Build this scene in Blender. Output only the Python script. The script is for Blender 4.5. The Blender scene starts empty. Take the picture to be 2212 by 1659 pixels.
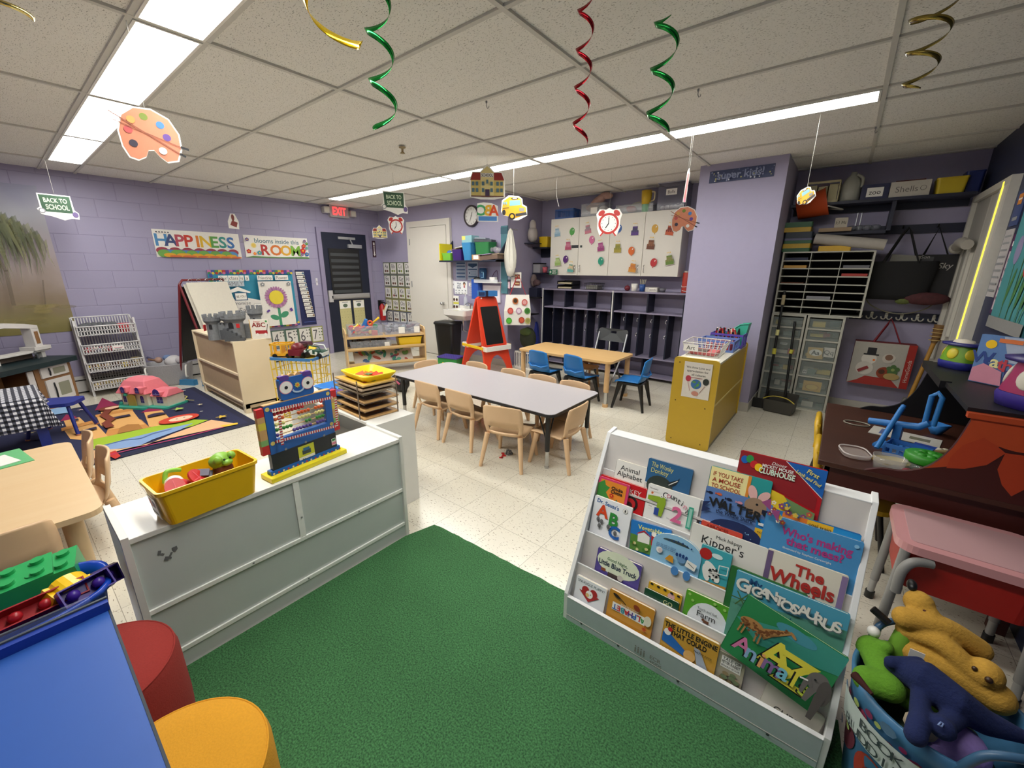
import bpy, math, random
from mathutils import Matrix, Vector
rnd = random.Random(7)
SC = bpy.context.scene
COL = SC.collection
# ---------------------------------------------------------------- camera
cam = bpy.data.cameras.new('camera'); camo = bpy.data.objects.new('camera', cam); COL.objects.link(camo)
cam.sensor_width = 36.0; cam.lens = 14.2980; cam.clip_start = 0.02; cam.clip_end = 60
camo.matrix_world = Matrix(((0.78229, -0.1724, 0.59858, 1.66597), (0.62289, 0.20852, -0.75401, -1.59688), (0.00518, 0.9627, 0.27051, 1.46361), (0, 0, 0, 1)))
SC.camera = camo
# ---------------------------------------------------------------- world, exposure
w = bpy.data.worlds.new('world'); SC.world = w; w.use_nodes = True
w.node_tree.nodes['Background'].inputs[0].default_value = (.55, .6, .7, 1); w.node_tree.nodes['Background'].inputs[1].default_value = .15
SC.view_settings.view_transform = 'Standard'; SC.view_settings.look = 'None'
SC.view_settings.exposure = 0.0; SC.view_settings.gamma = 1; SC.view_settings.use_curve_mapping = False
LAMP_STRENGTH = 28
# ---------------------------------------------------------------- materials
def lin(h):
    if isinstance(h, str):
        h = h.lstrip('#'); c = [int(h[i:i+2], 16)/255 for i in (0, 2, 4)]
    else: c = list(h)
    return [x/12.92 if x <= .04045 else ((x+.055)/1.055)**2.4 for x in c] + [1]
_M = {}
def mat(hexc, rough=.5, metal=0.0, var=.06, scale=40, bump=0.0, alpha=1.0, emit=0.0, coat=0.0):
    key = (hexc, rough, metal, var, scale, bump, alpha, emit, coat)
    if key in _M: return _M[key]
    m = bpy.data.materials.new('m_%s' % str(hexc).strip('#')); m.use_nodes = True
    nt = m.node_tree; p = nt.nodes['Principled BSDF']; c = lin(hexc)
    p.inputs['Roughness'].default_value = rough; p.inputs['Metallic'].default_value = metal
    if coat: p.inputs['Coat Weight'].default_value = coat
    if emit:
        p.inputs['Emission Color'].default_value = c; p.inputs['Emission Strength'].default_value = emit
    if var or bump:
        tc = nt.nodes.new('ShaderNodeTexCoord'); n = nt.nodes.new('ShaderNodeTexNoise')
        n.inputs['Scale'].default_value = scale; n.inputs['Detail'].default_value = 3
        nt.links.new(tc.outputs['Object'], n.inputs['Vector'])
        r = nt.nodes.new('ShaderNodeMix'); r.data_type = 'RGBA'
        r.inputs[6].default_value = [x*(1-var) for x in c[:3]] + [1]; r.inputs[7].default_value = [min(1, x*(1+var)) for x in c[:3]] + [1]
        nt.links.new(n.outputs['Fac'], r.inputs[0]); nt.links.new(r.outputs[2], p.inputs['Base Color'])
        if bump:
            b = nt.nodes.new('ShaderNodeBump'); b.inputs['Strength'].default_value = bump; b.inputs['Distance'].default_value = .004
            nt.links.new(n.outputs['Fac'], b.inputs['Height']); nt.links.new(b.outputs['Normal'], p.inputs['Normal'])
    else: p.inputs['Base Color'].default_value = c
    if alpha < 1:
        o = nt.nodes['Material Output']; t = nt.nodes.new('ShaderNodeBsdfTransparent'); mx = nt.nodes.new('ShaderNodeMixShader')
        mx.inputs[0].default_value = alpha
        nt.links.new(t.outputs[0], mx.inputs[1]); nt.links.new(p.outputs[0], mx.inputs[2]); nt.links.new(mx.outputs[0], o.inputs[0])
    _M[key] = m
    return m
def wood(h1, h2, rough=.45, sx=2, sy=30, sz=30):
    key = ('wood', h1, h2, sx, sy, sz)
    if key in _M: return _M[key]
    m = bpy.data.materials.new('wood'); m.use_nodes = True; nt = m.node_tree; p = nt.nodes['Principled BSDF']
    tc = nt.nodes.new('ShaderNodeTexCoord'); mp = nt.nodes.new('ShaderNodeMapping'); mp.inputs['Scale'].default_value = (sx, sy, sz)
    n = nt.nodes.new('ShaderNodeTexNoise'); n.inputs['Scale'].default_value = 1.0; n.inputs['Detail'].default_value = 5; n.inputs['Distortion'].default_value = .6
    r = nt.nodes.new('ShaderNodeMix'); r.data_type = 'RGBA'; r.inputs[6].default_value = lin(h1); r.inputs[7].default_value = lin(h2)
    nt.links.new(tc.outputs['Object'], mp.inputs[0]); nt.links.new(mp.outputs[0], n.inputs['Vector'])
    nt.links.new(n.outputs['Fac'], r.inputs[0]); nt.links.new(r.outputs[2], p.inputs['Base Color']); p.inputs['Roughness'].default_value = rough
    _M[key] = m; return m
def clear(hexc='#e8eef2', a=.22, rough=.1): return mat(hexc, rough, 0, 0, 40, 0, a)
# ---------------------------------------------------------------- mesh builder
class B:
    def __init__(s): s.v = []; s.f = []; s.mi = []; s.sm = []; s.mats = []; s.M = Matrix.Identity(4); s.z = 0
    def add(s, vs, fs, m, smooth=False):
        if m not in s.mats: s.mats.append(m)
        k = s.mats.index(m); o = len(s.v)
        s.v += [tuple(s.M @ Vector(p)) for p in vs]
        for f in fs: s.f.append([i+o for i in f]); s.mi.append(k); s.sm.append(smooth)
        return s
    def at(s, x=0, y=0, z=0, rz=0, rx=0, ry=0, sc=1):
        s.M = Matrix.Translation((x, y, z)) @ Matrix.Rotation(rz, 4, 'Z') @ Matrix.Rotation(ry, 4, 'Y') @ Matrix.Rotation(rx, 4, 'X') @ Matrix.Scale(sc, 4); return s
    def bx(s, x0, x1, y0, y1, z0, z1, m):
        v = [(x, y, z) for z in (z0, z1) for y in (y0, y1) for x in (x0, x1)]
        return s.add(v, [(0, 2, 3, 1), (4, 5, 7, 6), (0, 1, 5, 4), (2, 6, 7, 3), (0, 4, 6, 2), (1, 3, 7, 5)], m)
    def box(s, cx, cy, cz, sx, sy, sz, m): return s.bx(cx-sx/2, cx+sx/2, cy-sy/2, cy+sy/2, cz-sz/2, cz+sz/2, m)
    def prism(s, pts, z0, z1, m, ms=None, smooth=False):
        n = len(pts); s.add([(x, y, z0) for x, y in pts] + [(x, y, z1) for x, y in pts], [list(range(n))[::-1], list(range(n, 2*n))], m)
        return s.add([(x, y, z0) for x, y in pts] + [(x, y, z1) for x, y in pts], [(i, (i+1) % n, n+(i+1) % n, n+i) for i in range(n)], ms or m, smooth)
    def prismA(s, pts, a0, a1, m, axis='x'):
        n = len(pts); f = (lambda p, a: (a, p[0], p[1])) if axis == 'x' else (lambda p, a: (p[0], a, p[1]))
        return s.add([f(p, a0) for p in pts]+[f(p, a1) for p in pts], [list(range(n))[::-1], list(range(n, 2*n))]+[(i, (i+1) % n, n+(i+1) % n, n+i) for i in range(n)], m)
    def tube(s, pts, r, m, n=8, closed=False, cap=True, sy=1.0):
        pts = [Vector(p) for p in pts]; N = len(pts); rr = r if isinstance(r, (list, tuple)) else [r]*N
        vs = []; u = None
        for i, p in enumerate(pts):
            a = pts[(i-1) % N] if (closed or i > 0) else p; b = pts[(i+1) % N] if (closed or i < N-1) else p
            t = (b-a).normalized() if (b-a).length > 1e-9 else Vector((0, 0, 1))
            if u is None: u = t.orthogonal().normalized()
            u = (u-t*u.dot(t)); u = u.normalized() if u.length > 1e-6 else t.orthogonal().normalized()
            w_ = t.cross(u)
            for k in range(n):
                an = 2*math.pi*k/n; vs.append(tuple(p+u*(math.cos(an)*rr[i])+w_*(math.sin(an)*rr[i]*sy)))
        fs = []
        for i in range(N if closed else N-1):
            j = (i+1) % N
            for k in range(n): fs.append((i*n+k, i*n+(k+1) % n, j*n+(k+1) % n, j*n+k))
        s.add(vs, fs, m, True)
        if cap and not closed: s.add(vs, [list(range(n))[::-1], list(range((N-1)*n, N*n))], m)
        return s
    def cyl(s, p, q, r, m, r2=None, n=14): return s.tube([p, q], [r, r if r2 is None else r2], m, n)
    def lathe(s, prof, m, n=24, sx=1, sy=1, smooth=True, sq=0, cap=True):
        vs = []; fs = []
        for r, z in prof:
            for k in range(n):
                a = 2*math.pi*k/n; c, d = math.cos(a), math.sin(a)
                if sq: g = (abs(c)**sq+abs(d)**sq)**(-1/sq); c *= g; d *= g
                vs.append((r*c*sx, r*d*sy, z))
        for i in range(len(prof)-1):
            for k in range(n): fs.append((i*n+k, i*n+(k+1) % n, (i+1)*n+(k+1) % n, (i+1)*n+k))
        s.add(vs, fs, m, smooth); N = len(prof)
        caps = []
        if prof[0][0] > 1e-6: caps.append(list(range(n))[::-1])
        if prof[-1][0] > 1e-6: caps.append(list(range((N-1)*n, N*n)))
        if caps and cap: s.add(vs, caps, m)
        return s
    def ball(s, x, y, z, rx, m, ry=None, rz=None, n=14):
        ry = ry or rx; rz = rz or rx; vs = [(x, y, z-rz)]; h = n//2; fs = []
        for i in range(1, h):
            t = math.pi*i/h
            for k in range(n): a = 2*math.pi*k/n; vs.append((x+rx*math.sin(t)*math.cos(a), y+ry*math.sin(t)*math.sin(a), z-rz*math.cos(t)))
        vs.append((x, y, z+rz)); e = len(vs)-1
        for k in range(n):
            fs.append((0, 1+(k+1) % n, 1+k)); fs.append((e, 1+(h-2)*n+k, 1+(h-2)*n+(k+1) % n))
            for i in range(h-2): fs.append((1+i*n+k, 1+i*n+(k+1) % n, 1+(i+1)*n+(k+1) % n, 1+(i+1)*n+k))
        return s.add(vs, fs, m, True)
    # flat art on the local XY plane; every call lies a hair above the one before
    def up(s): s.z += .0005; return s.z
    def pg(s, pts, m): z = s.up(); return s.add([(x, y, z) for x, y in pts], [list(range(len(pts)))], m)
    def rc(s, x, y, w, h, m, rot=0):
        c, d = math.cos(rot), math.sin(rot)
        return s.pg([(x+a*c-b*d, y+a*d+b*c) for a, b in ((-w/2, -h/2), (w/2, -h/2), (w/2, h/2), (-w/2, h/2))], m)
    def disc(s, x, y, r, m, ry=None, n=20, a0=0, a1=2*math.pi, rot=0):
        ry = ry or r; full = abs(a1-a0) > 6.28; c, d = math.cos(rot), math.sin(rot)
        q = [(r*math.cos(a0+(a1-a0)*k/(n if full else n-1)), ry*math.sin(a0+(a1-a0)*k/(n if full else n-1))) for k in range(n)]
        return s.pg([(x+a*c-b*d, y+a*d+b*c) for a, b in q], m)
    def line(s, pts, wd, m):
        for (x0, y0), (x1, y1) in zip(pts, pts[1:]):
            L = math.hypot(x1-x0, y1-y0)
            if L > 1e-6: s.rc((x0+x1)/2, (y0+y1)/2, L+wd*.6, wd, m, math.atan2(y1-y0, x1-x0))
        return s
    def star(s, x, y, r, m, n=5, q=.42, rot=math.pi/2): return s.pg([(x+(r if k % 2 == 0 else r*q)*math.cos(rot+math.pi*k/n), y+(r if k % 2 == 0 else r*q)*math.sin(rot+math.pi*k/n)) for k in range(2*n)], m)
    def flower(s, x, y, r, m, mc, n=5):
        for k in range(n): a = 2*math.pi*k/n+.3; s.disc(x+r*.6*math.cos(a), y+r*.6*math.sin(a), r*.45, m, n=10)
        return s.disc(x, y, r*.3, mc, n=10)
    def text(s, t, x, y, size, m, al='C', bold=0.0, sx=1.0, rot=0, wmax=None, shear=0):
        vs, fs = glyphs(t, bold, shear); z = s.up()
        if not fs: return s
        x0 = min(v[0] for v in vs); x1 = max(v[0] for v in vs); k = size/.7
        if wmax and (x1-x0)*k*sx > wmax: sx = wmax/((x1-x0)*k)
        ox = {'C': -(x0+x1)/2, 'L': -x0, 'R': -x1}[al]; c, d = math.cos(rot), math.sin(rot)
        P = [((v[0]+ox)*k*sx, v[1]*k-size/2) for v in vs]
        return s.add([(x+a*c-b*d, y+a*d+b*c, z) for a, b in P], fs, m)
    def build(s, name, parent=None, bev=0, seg=2, loc=None, rot=None, M=None, sub=0, wn=False):
        used = sorted({i for f in s.f for i in f})
        if len(used) < len(s.v): ix = {o: k for k, o in enumerate(used)}; s.v = [s.v[i] for i in used]; s.f = [[ix[i] for i in f] for f in s.f]
        me = bpy.data.meshes.new(name); me.from_pydata(s.v, [], s.f)
        for m in s.mats: me.materials.append(m)
        me.polygons.foreach_set('material_index', s.mi); me.polygons.foreach_set('use_smooth', s.sm); me.update()
        o = bpy.data.objects.new(name, me); COL.objects.link(o)
        if parent: o.parent = parent
        if M is not None: o.matrix_world = M
        if loc: o.location = loc
        if rot: o.rotation_euler = rot
        if bev:
            b = o.modifiers.new('bevel', 'BEVEL'); b.width = bev; b.segments = seg; b.limit_method = 'ANGLE'; b.angle_limit = .7; b.use_clamp_overlap = True
        if sub: q = o.modifiers.new('sub', 'SUBSURF'); q.levels = sub; q.render_levels = sub
        return o
_G = {}
def glyphs(t, bold, shear=0):
    k = (t, bold, shear)
    if k not in _G:
        cu = bpy.data.curves.new('t', 'FONT'); cu.body = t; cu.size = 1.0; cu.resolution_u = 3; cu.offset = bold; cu.shear = shear
        o = bpy.data.objects.new('t', cu); me = bpy.data.meshes.new_from_object(o)
        _G[k] = ([tuple(v.co) for v in me.vertices], [tuple(p.vertices) for p in me.polygons])
        bpy.data.objects.remove(o); bpy.data.curves.remove(cu); bpy.data.meshes.remove(me)
    return _G[k]
def tag(o, label=None, cat=None, group=None, kind=None):
    if label: o['label'] = label
    if cat: o['category'] = cat
    if group: o['group'] = group
    if kind: o['kind'] = kind
    return o
def thing(name, label, cat, loc=(0, 0, 0), rz=0, group=None, M=None):
    o = bpy.data.objects.new(name, None); COL.objects.link(o); o.empty_display_size = .05
    if M is not None: o.matrix_world = M
    else: o.location = loc; o.rotation_euler = (0, 0, rz)
    return tag(o, label, cat, group)
def dup(o, label=None, parent=None, loc=None, rz=None, group=None, M=None):
    c = o.copy(); COL.objects.link(c)
    if parent: c.parent = parent
    if M is not None: c.matrix_world = M
    if loc is not None: c.location = loc
    if rz is not None: c.rotation_euler = (0, 0, rz)
    if label: c['label'] = label
    if group: c['group'] = group
    for ch in [x for x in bpy.data.objects if x.parent == o]: dup(ch, parent=c)
    return c
def struct(b, name, **k): return tag(b.build(name, **k), kind='structure')
LWB = Matrix(((0, 0, 1, 0), (1, 0, 0, 0), (0, 1, 0, 0), (0, 0, 0, 1)))       # faces +X
BWB = Matrix(((1, 0, 0, 0), (0, 0, -1, 0), (0, 1, 0, 0), (0, 0, 0, 1)))      # faces -Y
RWB = Matrix(((0, 0, -1, 0), (-1, 0, 0, 0), (0, 1, 0, 0), (0, 0, 0, 1)))     # faces -X
TOPB = Matrix.Identity(4)
def on_plane(basis, p, ): return Matrix.Translation(p) @ basis
def poster(name, label, cat, TL, BR, basis, draw, base='#f4f2ec', t=.004, group=None, rot=0, edge=None, off=0.0):
    bi = basis.to_3x3().inverted(); a = bi @ Vector(TL); c = bi @ Vector(BR)
    wd, ht = c.x-a.x, a.y-c.y; ctr = (Vector(TL)+Vector(BR))/2 + basis.to_3x3() @ Vector((0, 0, off))
    b = B(); b.bx(-wd/2, wd/2, -ht/2, ht/2, 0, t, mat(base) if isinstance(base, str) else base); b.z = t
    draw(b, wd, ht)
    return tag(b.build(name, M=Matrix.Translation(ctr) @ basis @ Matrix.Rotation(rot, 4, 'Z')), label, cat, group)
def rrect(w_, h_, r, n=5, cx=0, cy=0):
    P = []
    for sx, sy, a0 in ((1, 1, 0), (-1, 1, 90), (-1, -1, 180), (1, -1, 270)):
        for k in range(n+1): a = math.radians(a0+90*k/n); P.append((cx+sx*(w_/2-r)+r*math.cos(a), cy+sy*(h_/2-r)+r*math.sin(a)))
    return P
def bez(pts, n=8):
    P = [Vector(p) for p in pts]; out = []
    for i in range(len(P)-1):
        a = P[max(i-1, 0)]; b = P[i]; c = P[i+1]; d = P[min(i+2, len(P)-1)]
        for k in range(n):
            t = k/n; out.append(tuple(.5*((2*b)+(c-a)*t+(2*a-5*b+4*c-d)*t*t+(3*b-a-3*c+d)*t**3)))
    return out+[tuple(P[-1])]
WHITE = mat('#eeece6', .4); INK = mat('#17181c', .6); RED = mat('#c5282c', .4); BLUE = mat('#1f62b4', .35); YEL = mat('#f2c61a', .35); GRN = mat('#2f8f4a', .4)
ORG = mat('#e8772a', .4); PUR = mat('#5a3a8e', .4); NAVY = mat('#141c38', .4); PINK = mat('#e58ba6', .5); TEAL = mat('#2a93a5', .4); BRN = mat('#6b3f22', .5)
CHROME = mat('#c8c8c8', .25, 1.0); BLK = mat('#121212', .45); GREY = mat('#8b8d90', .5); SKY = mat('#8cc3e6', .5); CREAM = mat('#ead9b0', .5); LIME = mat('#8cc63f', .45)
ru, rc_, MT, MR, cos, sin, PI, D2 = rnd.uniform, rnd.choice, Matrix.Translation, Matrix.Rotation, math.cos, math.sin, math.pi, math.radians
# ---------------------------------------------------------------- room shell
LW, AW, BW, RW, HC, YB = -5.38, 3.22, 4.08, 2.47, 2.485, -3.6
def nodes_mat(name, fn):
    m = bpy.data.materials.new(name); m.use_nodes = True; fn(m.node_tree, m.node_tree.nodes['Principled BSDF']); return m
def block_wall(nt, p, sw=True):
    N = nt.nodes.new; L = nt.links.new
    tc = N('ShaderNodeTexCoord'); sp = N('ShaderNodeSeparateXYZ'); cb = N('ShaderNodeCombineXYZ'); L(tc.outputs['Object'], sp.inputs[0])
    L(sp.outputs['Y' if sw else 'X'], cb.inputs[0]); L(sp.outputs['Z'], cb.inputs[1])
    br = N('ShaderNodeTexBrick'); br.inputs['Scale'].default_value = 1; br.inputs['Brick Width'].default_value = .4064; br.inputs['Row Height'].default_value = .2032; br.inputs['Mortar Size'].default_value = .006; br.inputs['Mortar Smooth'].default_value = .6
    for i, h in ((1, '#9a95b1'), (2, '#9c97b3'), (3, '#918ba8')): br.inputs[i].default_value = lin(h)
    L(cb.outputs[0], br.inputs[0]); L(br.outputs['Color'], p.inputs['Base Color'])
    n = N('ShaderNodeTexNoise'); n.inputs['Scale'].default_value = 60; L(tc.outputs['Object'], n.inputs['Vector'])
    mx = N('ShaderNodeMath'); mx.operation = 'MULTIPLY_ADD'; mx.inputs[1].default_value = -1; L(br.outputs['Fac'], mx.inputs[0])
    m2 = N('ShaderNodeMath'); m2.operation = 'MULTIPLY'; m2.inputs[1].default_value = .12; L(n.outputs['Fac'], m2.inputs[0]); L(m2.outputs[0], mx.inputs[2])
    bp = N('ShaderNodeBump'); bp.inputs['Strength'].default_value = .5; bp.inputs['Distance'].default_value = .004; L(mx.outputs[0], bp.inputs['Height']); L(bp.outputs[0], p.inputs['Normal'])
    p.inputs['Roughness'].default_value = .5
M_BLOCK = nodes_mat('painted_block', block_wall)
M_LAV = mat('#a19cb8', .55, 0, .03, 25, .05)
M_DARK = mat('#1c2034', .6, 0, .05, 20)
def floor_mat(nt, p):
    N = nt.nodes.new; L = nt.links.new
    tc = N('ShaderNodeTexCoord'); br = N('ShaderNodeTexBrick'); br.offset = 0; br.squash = 1
    for k, v in (('Scale', 1), ('Brick Width', .3048), ('Row Height', .3048), ('Mortar Size', .0014), ('Mortar Smooth', .3)): br.inputs[k].default_value = v
    for i, h in ((1, '#dcd7c8'), (2, '#d6d1c1'), (3, '#9c9789')): br.inputs[i].default_value = lin(h)
    L(tc.outputs['Object'], br.inputs[0])
    mp = N('ShaderNodeMapping'); mp.inputs['Scale'].default_value = (34, 90, 1); mp.inputs['Rotation'].default_value = (0, 0, .5)
    L(tc.outputs['Object'], mp.inputs[0])
    n = N('ShaderNodeTexNoise'); n.inputs['Scale'].default_value = 1.6; n.inputs['Detail'].default_value = 2.5; L(mp.outputs[0], n.inputs['Vector'])
    r = N('ShaderNodeValToRGB'); r.color_ramp.elements[0].position = .635; r.color_ramp.elements[1].position = .665; L(n.outputs['Fac'], r.inputs[0])
    mx = N('ShaderNodeMix'); mx.data_type = 'RGBA'; L(r.outputs[0], mx.inputs[0]); L(br.outputs['Color'], mx.inputs[6]); mx.inputs[7].default_value = lin('#85796a')
    L(mx.outputs[2], p.inputs['Base Color']); p.inputs['Roughness'].default_value = .22; p.inputs['Coat Weight'].default_value = .15; p.inputs['Coat Roughness'].default_value = .2
M_FLOOR = nodes_mat('vinyl_tile', floor_mat)
def ceil_mat(nt, p):
    N = nt.nodes.new; L = nt.links.new
    tc = N('ShaderNodeTexCoord'); mp = N('ShaderNodeMapping'); mp.inputs['Scale'].default_value = (70, 130, 1); L(tc.outputs['Object'], mp.inputs[0])
    n = N('ShaderNodeTexNoise'); n.inputs['Scale'].default_value = 1.5; n.inputs['Detail'].default_value = 2; L(mp.outputs[0], n.inputs['Vector'])
    r = N('ShaderNodeValToRGB'); r.color_ramp.elements[0].position = .60; r.color_ramp.elements[1].position = .68; L(n.outputs['Fac'], r.inputs[0])
    mx = N('ShaderNodeMix'); mx.data_type = 'RGBA'; L(r.outputs[0], mx.inputs[0]); mx.inputs[6].default_value = lin('#eae8e2'); mx.inputs[7].default_value = lin('#a3a199')
    L(mx.outputs[2], p.inputs['Base Color']); p.inputs['Roughness'].default_value = .9
    bp = N('ShaderNodeBump'); bp.inputs['Strength'].default_value = .4; bp.inputs['Distance'].default_value = .003; bp.invert = True; L(r.outputs[0], bp.inputs['Height']); L(bp.outputs[0], p.inputs['Normal'])
M_CEIL = nodes_mat('acoustic_tile', ceil_mat)
b = B(); b.bx(LW-.1, RW+.1, YB-.1, BW+.1, -.08, 0, M_FLOOR); struct(b, 'floor')
b = B(); b.bx(LW-.1, RW+.1, YB-.1, BW+.1, HC+.012, HC+.1, M_CEIL); struct(b, 'ceiling')
GX = [-4.70+1.2705*i for i in range(6)]; GY = [-3.53, -2.89, -2.25, -1.61, -.985, -.711, -.05, .58, 1.224, 1.869, 2.107, 2.75, 3.38, 3.98]
b = B(); M_GRID = mat('#cbc9c2', .5)
for x in GX: b.bx(x-.012, x+.012, YB, BW, HC, HC+.014, M_GRID)
for y in GY: b.bx(LW, RW, y-.012, y+.012, HC+.001, HC+.0145, M_GRID)
struct(b, 'ceiling_grid')
b = B(); b.bx(LW-.1, LW, YB-.1, AW+.1, 0, HC+.02, M_BLOCK); struct(b, 'wall_left')
b = B(); b.bx(LW-.1, -2.25, AW, AW+.12, 0, HC+.02, M_LAV); b.bx(-2.37, -2.25, AW+.12, BW, 0, HC+.02, M_LAV); struct(b, 'wall_sink')
b = B(); b.bx(-2.5, RW+.1, BW, BW+.1, 0, HC+.02, M_LAV); struct(b, 'wall_back')
b = B(); b.bx(.3, 1.07, AW, BW, 0, HC+.02, M_LAV); struct(b, 'wall_column')
b = B(); b.bx(LW-.1, RW+.1, YB-.1, YB, 0, HC+.02, M_LAV); struct(b, 'wall_rear')
M_BASE = mat('#b9b6ae', .5)
b = B(); b.bx(-2.25, .3, BW-.008, BW, 0, .1, M_BASE); b.bx(1.07, RW, BW-.008, BW, 0, .1, M_BASE); struct(b, 'baseboard_back')
b = B(); b.bx(.292, 1.078, AW-.008, AW, 0, .1, M_BASE); b.bx(1.07, 1.078, AW, BW, 0, .1, M_BASE); struct(b, 'baseboard_column')
b = B(); b.bx(LW, -4.47, AW-.008, AW, 0, .1, M_BASE); b.bx(-3.44, -2.242, AW-.008, AW, 0, .1, M_BASE); struct(b, 'baseboard_sink')
b = B(); b.bx(LW, LW+.008, 1.4, 2.06, 0, .1, M_BASE); struct(b, 'baseboard_left')
# ceiling lamps: two rows of four-foot troffers
M_LAMP = mat('#fffdf6', .6, 0, 0, 40, 0, 1, LAMP_STRENGTH)
proto = None
for row, (y0, y1) in enumerate(((-.985, -.711), (1.869, 2.107))):
    for i in range(5):
        x0 = GX[i]; cx, cy = x0+.635, (y0+y1)/2; hw, hy = .622, (y1-y0)/2-.012
        lab = ('%s ceiling light panel counted from the left wall, %s row of lights' % (('first', 'second', 'third', 'fourth', 'fifth')[i], ('near', 'far')[row]))
        t = thing('ceiling_light', lab, 'ceiling light', (cx, cy, HC), 0, 'fluorescent ceiling panels')
        fb = B(); fb.bx(-hw, hw, -hy, -hy+.012, -.004, .014, WHITE); fb.bx(-hw, hw, hy-.012, hy, -.004, .014, WHITE); fb.bx(-hw, -hw+.012, -hy+.012, hy-.012, -.004, .014, WHITE); fb.bx(hw-.012, hw, -hy+.012, hy-.012, -.004, .014, WHITE)
        fb.build('frame', t)
        db = B(); db.bx(-hw+.012, hw-.012, -hy+.012, hy-.012, .002, .01, M_LAMP); db.build('diffuser', t)

# ================================================================ green rug, white shelves
def turf(nt, p):
    N = nt.nodes.new; L = nt.links.new
    tc = N('ShaderNodeTexCoord'); n = N('ShaderNodeTexNoise'); n.inputs['Scale'].default_value = 170; n.inputs['Detail'].default_value = 4; L(tc.outputs['Object'], n.inputs['Vector'])
    n2 = N('ShaderNodeTexNoise'); n2.inputs['Scale'].default_value = 5; L(tc.outputs['Object'], n2.inputs['Vector'])
    r = N('ShaderNodeValToRGB'); e = r.color_ramp.elements; e[0].position = .33; e[0].color = lin('#23502d'); e[1].position = .68; e[1].color = lin('#4f8c55'); L(n.outputs['Fac'], r.inputs[0])
    mx = N('ShaderNodeMix'); mx.data_type = 'RGBA'; mx.blend_type = 'MULTIPLY'; mx.inputs[0].default_value = .25; L(r.outputs[0], mx.inputs[6]); L(n2.outputs['Fac'], mx.inputs[7])
    L(mx.outputs[2], p.inputs['Base Color']); p.inputs['Roughness'].default_value = .95
    bp = N('ShaderNodeBump'); bp.inputs['Strength'].default_value = .7; bp.inputs['Distance'].default_value = .006; L(n.outputs['Fac'], bp.inputs['Height']); L(bp.outputs[0], p.inputs['Normal'])
M_TURF = nodes_mat('turf', turf)
b = B(); P = [(-.034, -.42), (.012, -.245), (.06, -.236)]
x = .06
while x < .93: P.append((x+.04, -.235+.035*(x/.93)+ru(-.004, .004))); x += .05
P += [(.97, -.2), (1.9, -.12), (1.98, -.9), (1.95, -2.6), (-.03, -2.6), (-.036, -1.4)]
b.prism(P[::-1], .001, .012, M_TURF); tag(b.build('grass_rug'), 'green artificial turf rug spread in front of the book rack', 'rug')
W1 = mat('#e4e3de', .3, 0, .03, 12, 0, 1, 0, .2); W2 = mat('#c9cfcd', .4, 0, .03, 12); STK = mat('#f5f5f1', .35)
t = thing('storage_shelf', 'low white storage shelf holding the robot abacus, its closed back to the green rug', 'shelf', (-.2, -.95, 0))
ya, yb, zt = -.55, .565, .595
b = B(); b.bx(-.15, .155, ya+.02, yb-.02, zt-.02, zt, W1); b.build('top', t, bev=.002)
for k, y in enumerate((ya, yb-.02)):
    b = B(); b.bx(-.155, .16, y, y+.02, 0, zt+.012, W1)
    if k == 0: b.bx(-.154, .159, y-.001, y, .002, zt, mat('#a9c6ee', .35))
    b.build('side_panel', t, bev=.002)
b = B(); b.bx(.138, .146, ya+.02, yb-.02, .05, zt-.02, W2)
for z0 in (.283, .072): b.bx(.14, .154, ya+.02, yb-.02, z0, z0+.017, STK)
b.bx(.14, .153, -.005, .02, .3, zt-.02, STK); b.bx(.14, .15, ya+.02, yb-.02, 0, .07, W2)
for (y, z) in ((-.2, .292), (.28, .292), (.0, .081), (.01, .40)): b.at(.1545, y, z, ry=PI/2); b.disc(0, 0, .0045, GREY, n=8); b.at()
b.build('back_panel', t)
b = B(); b.at(.146, -.44, .485, ry=PI/2); M_SM = mat('#6d6f70', .8)
for k in range(7): b.rc(ru(-.02, .03), ru(-.03, .05), ru(.006, .02), ru(.006, .02), M_SM, ru(0, 3))
b.build('tape_residue', t)
b = B(); b.bx(-.15, .138, ya+.02, yb-.02, .28, .296, W1); b.build('inner_shelf', t)
t = thing('storage_shelf', 'white open shelf behind the abacus shelf, carrying the stack of wooden puzzles', 'shelf', (-.85, -.245, 0))
b = B(); b.bx(-.54, .53, -.135, .145, .58, .598, W1); b.build('top', t, bev=.002)
for x in (-.56, .53): b = B(); b.bx(x, x+.02, -.135, .145, 0, .6, W1); b.build('side_panel', t, bev=.002)
b = B(); b.bx(-.54, .53, .135, .145, 0, .58, W2); b.build('back_panel', t)
b = B(); b.bx(-.54, .53, -.13, .135, .27, .286, W1); b.bx(-.54, .53, -.13, .135, .04, .056, W1); b.build('inner_shelf', t)
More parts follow.
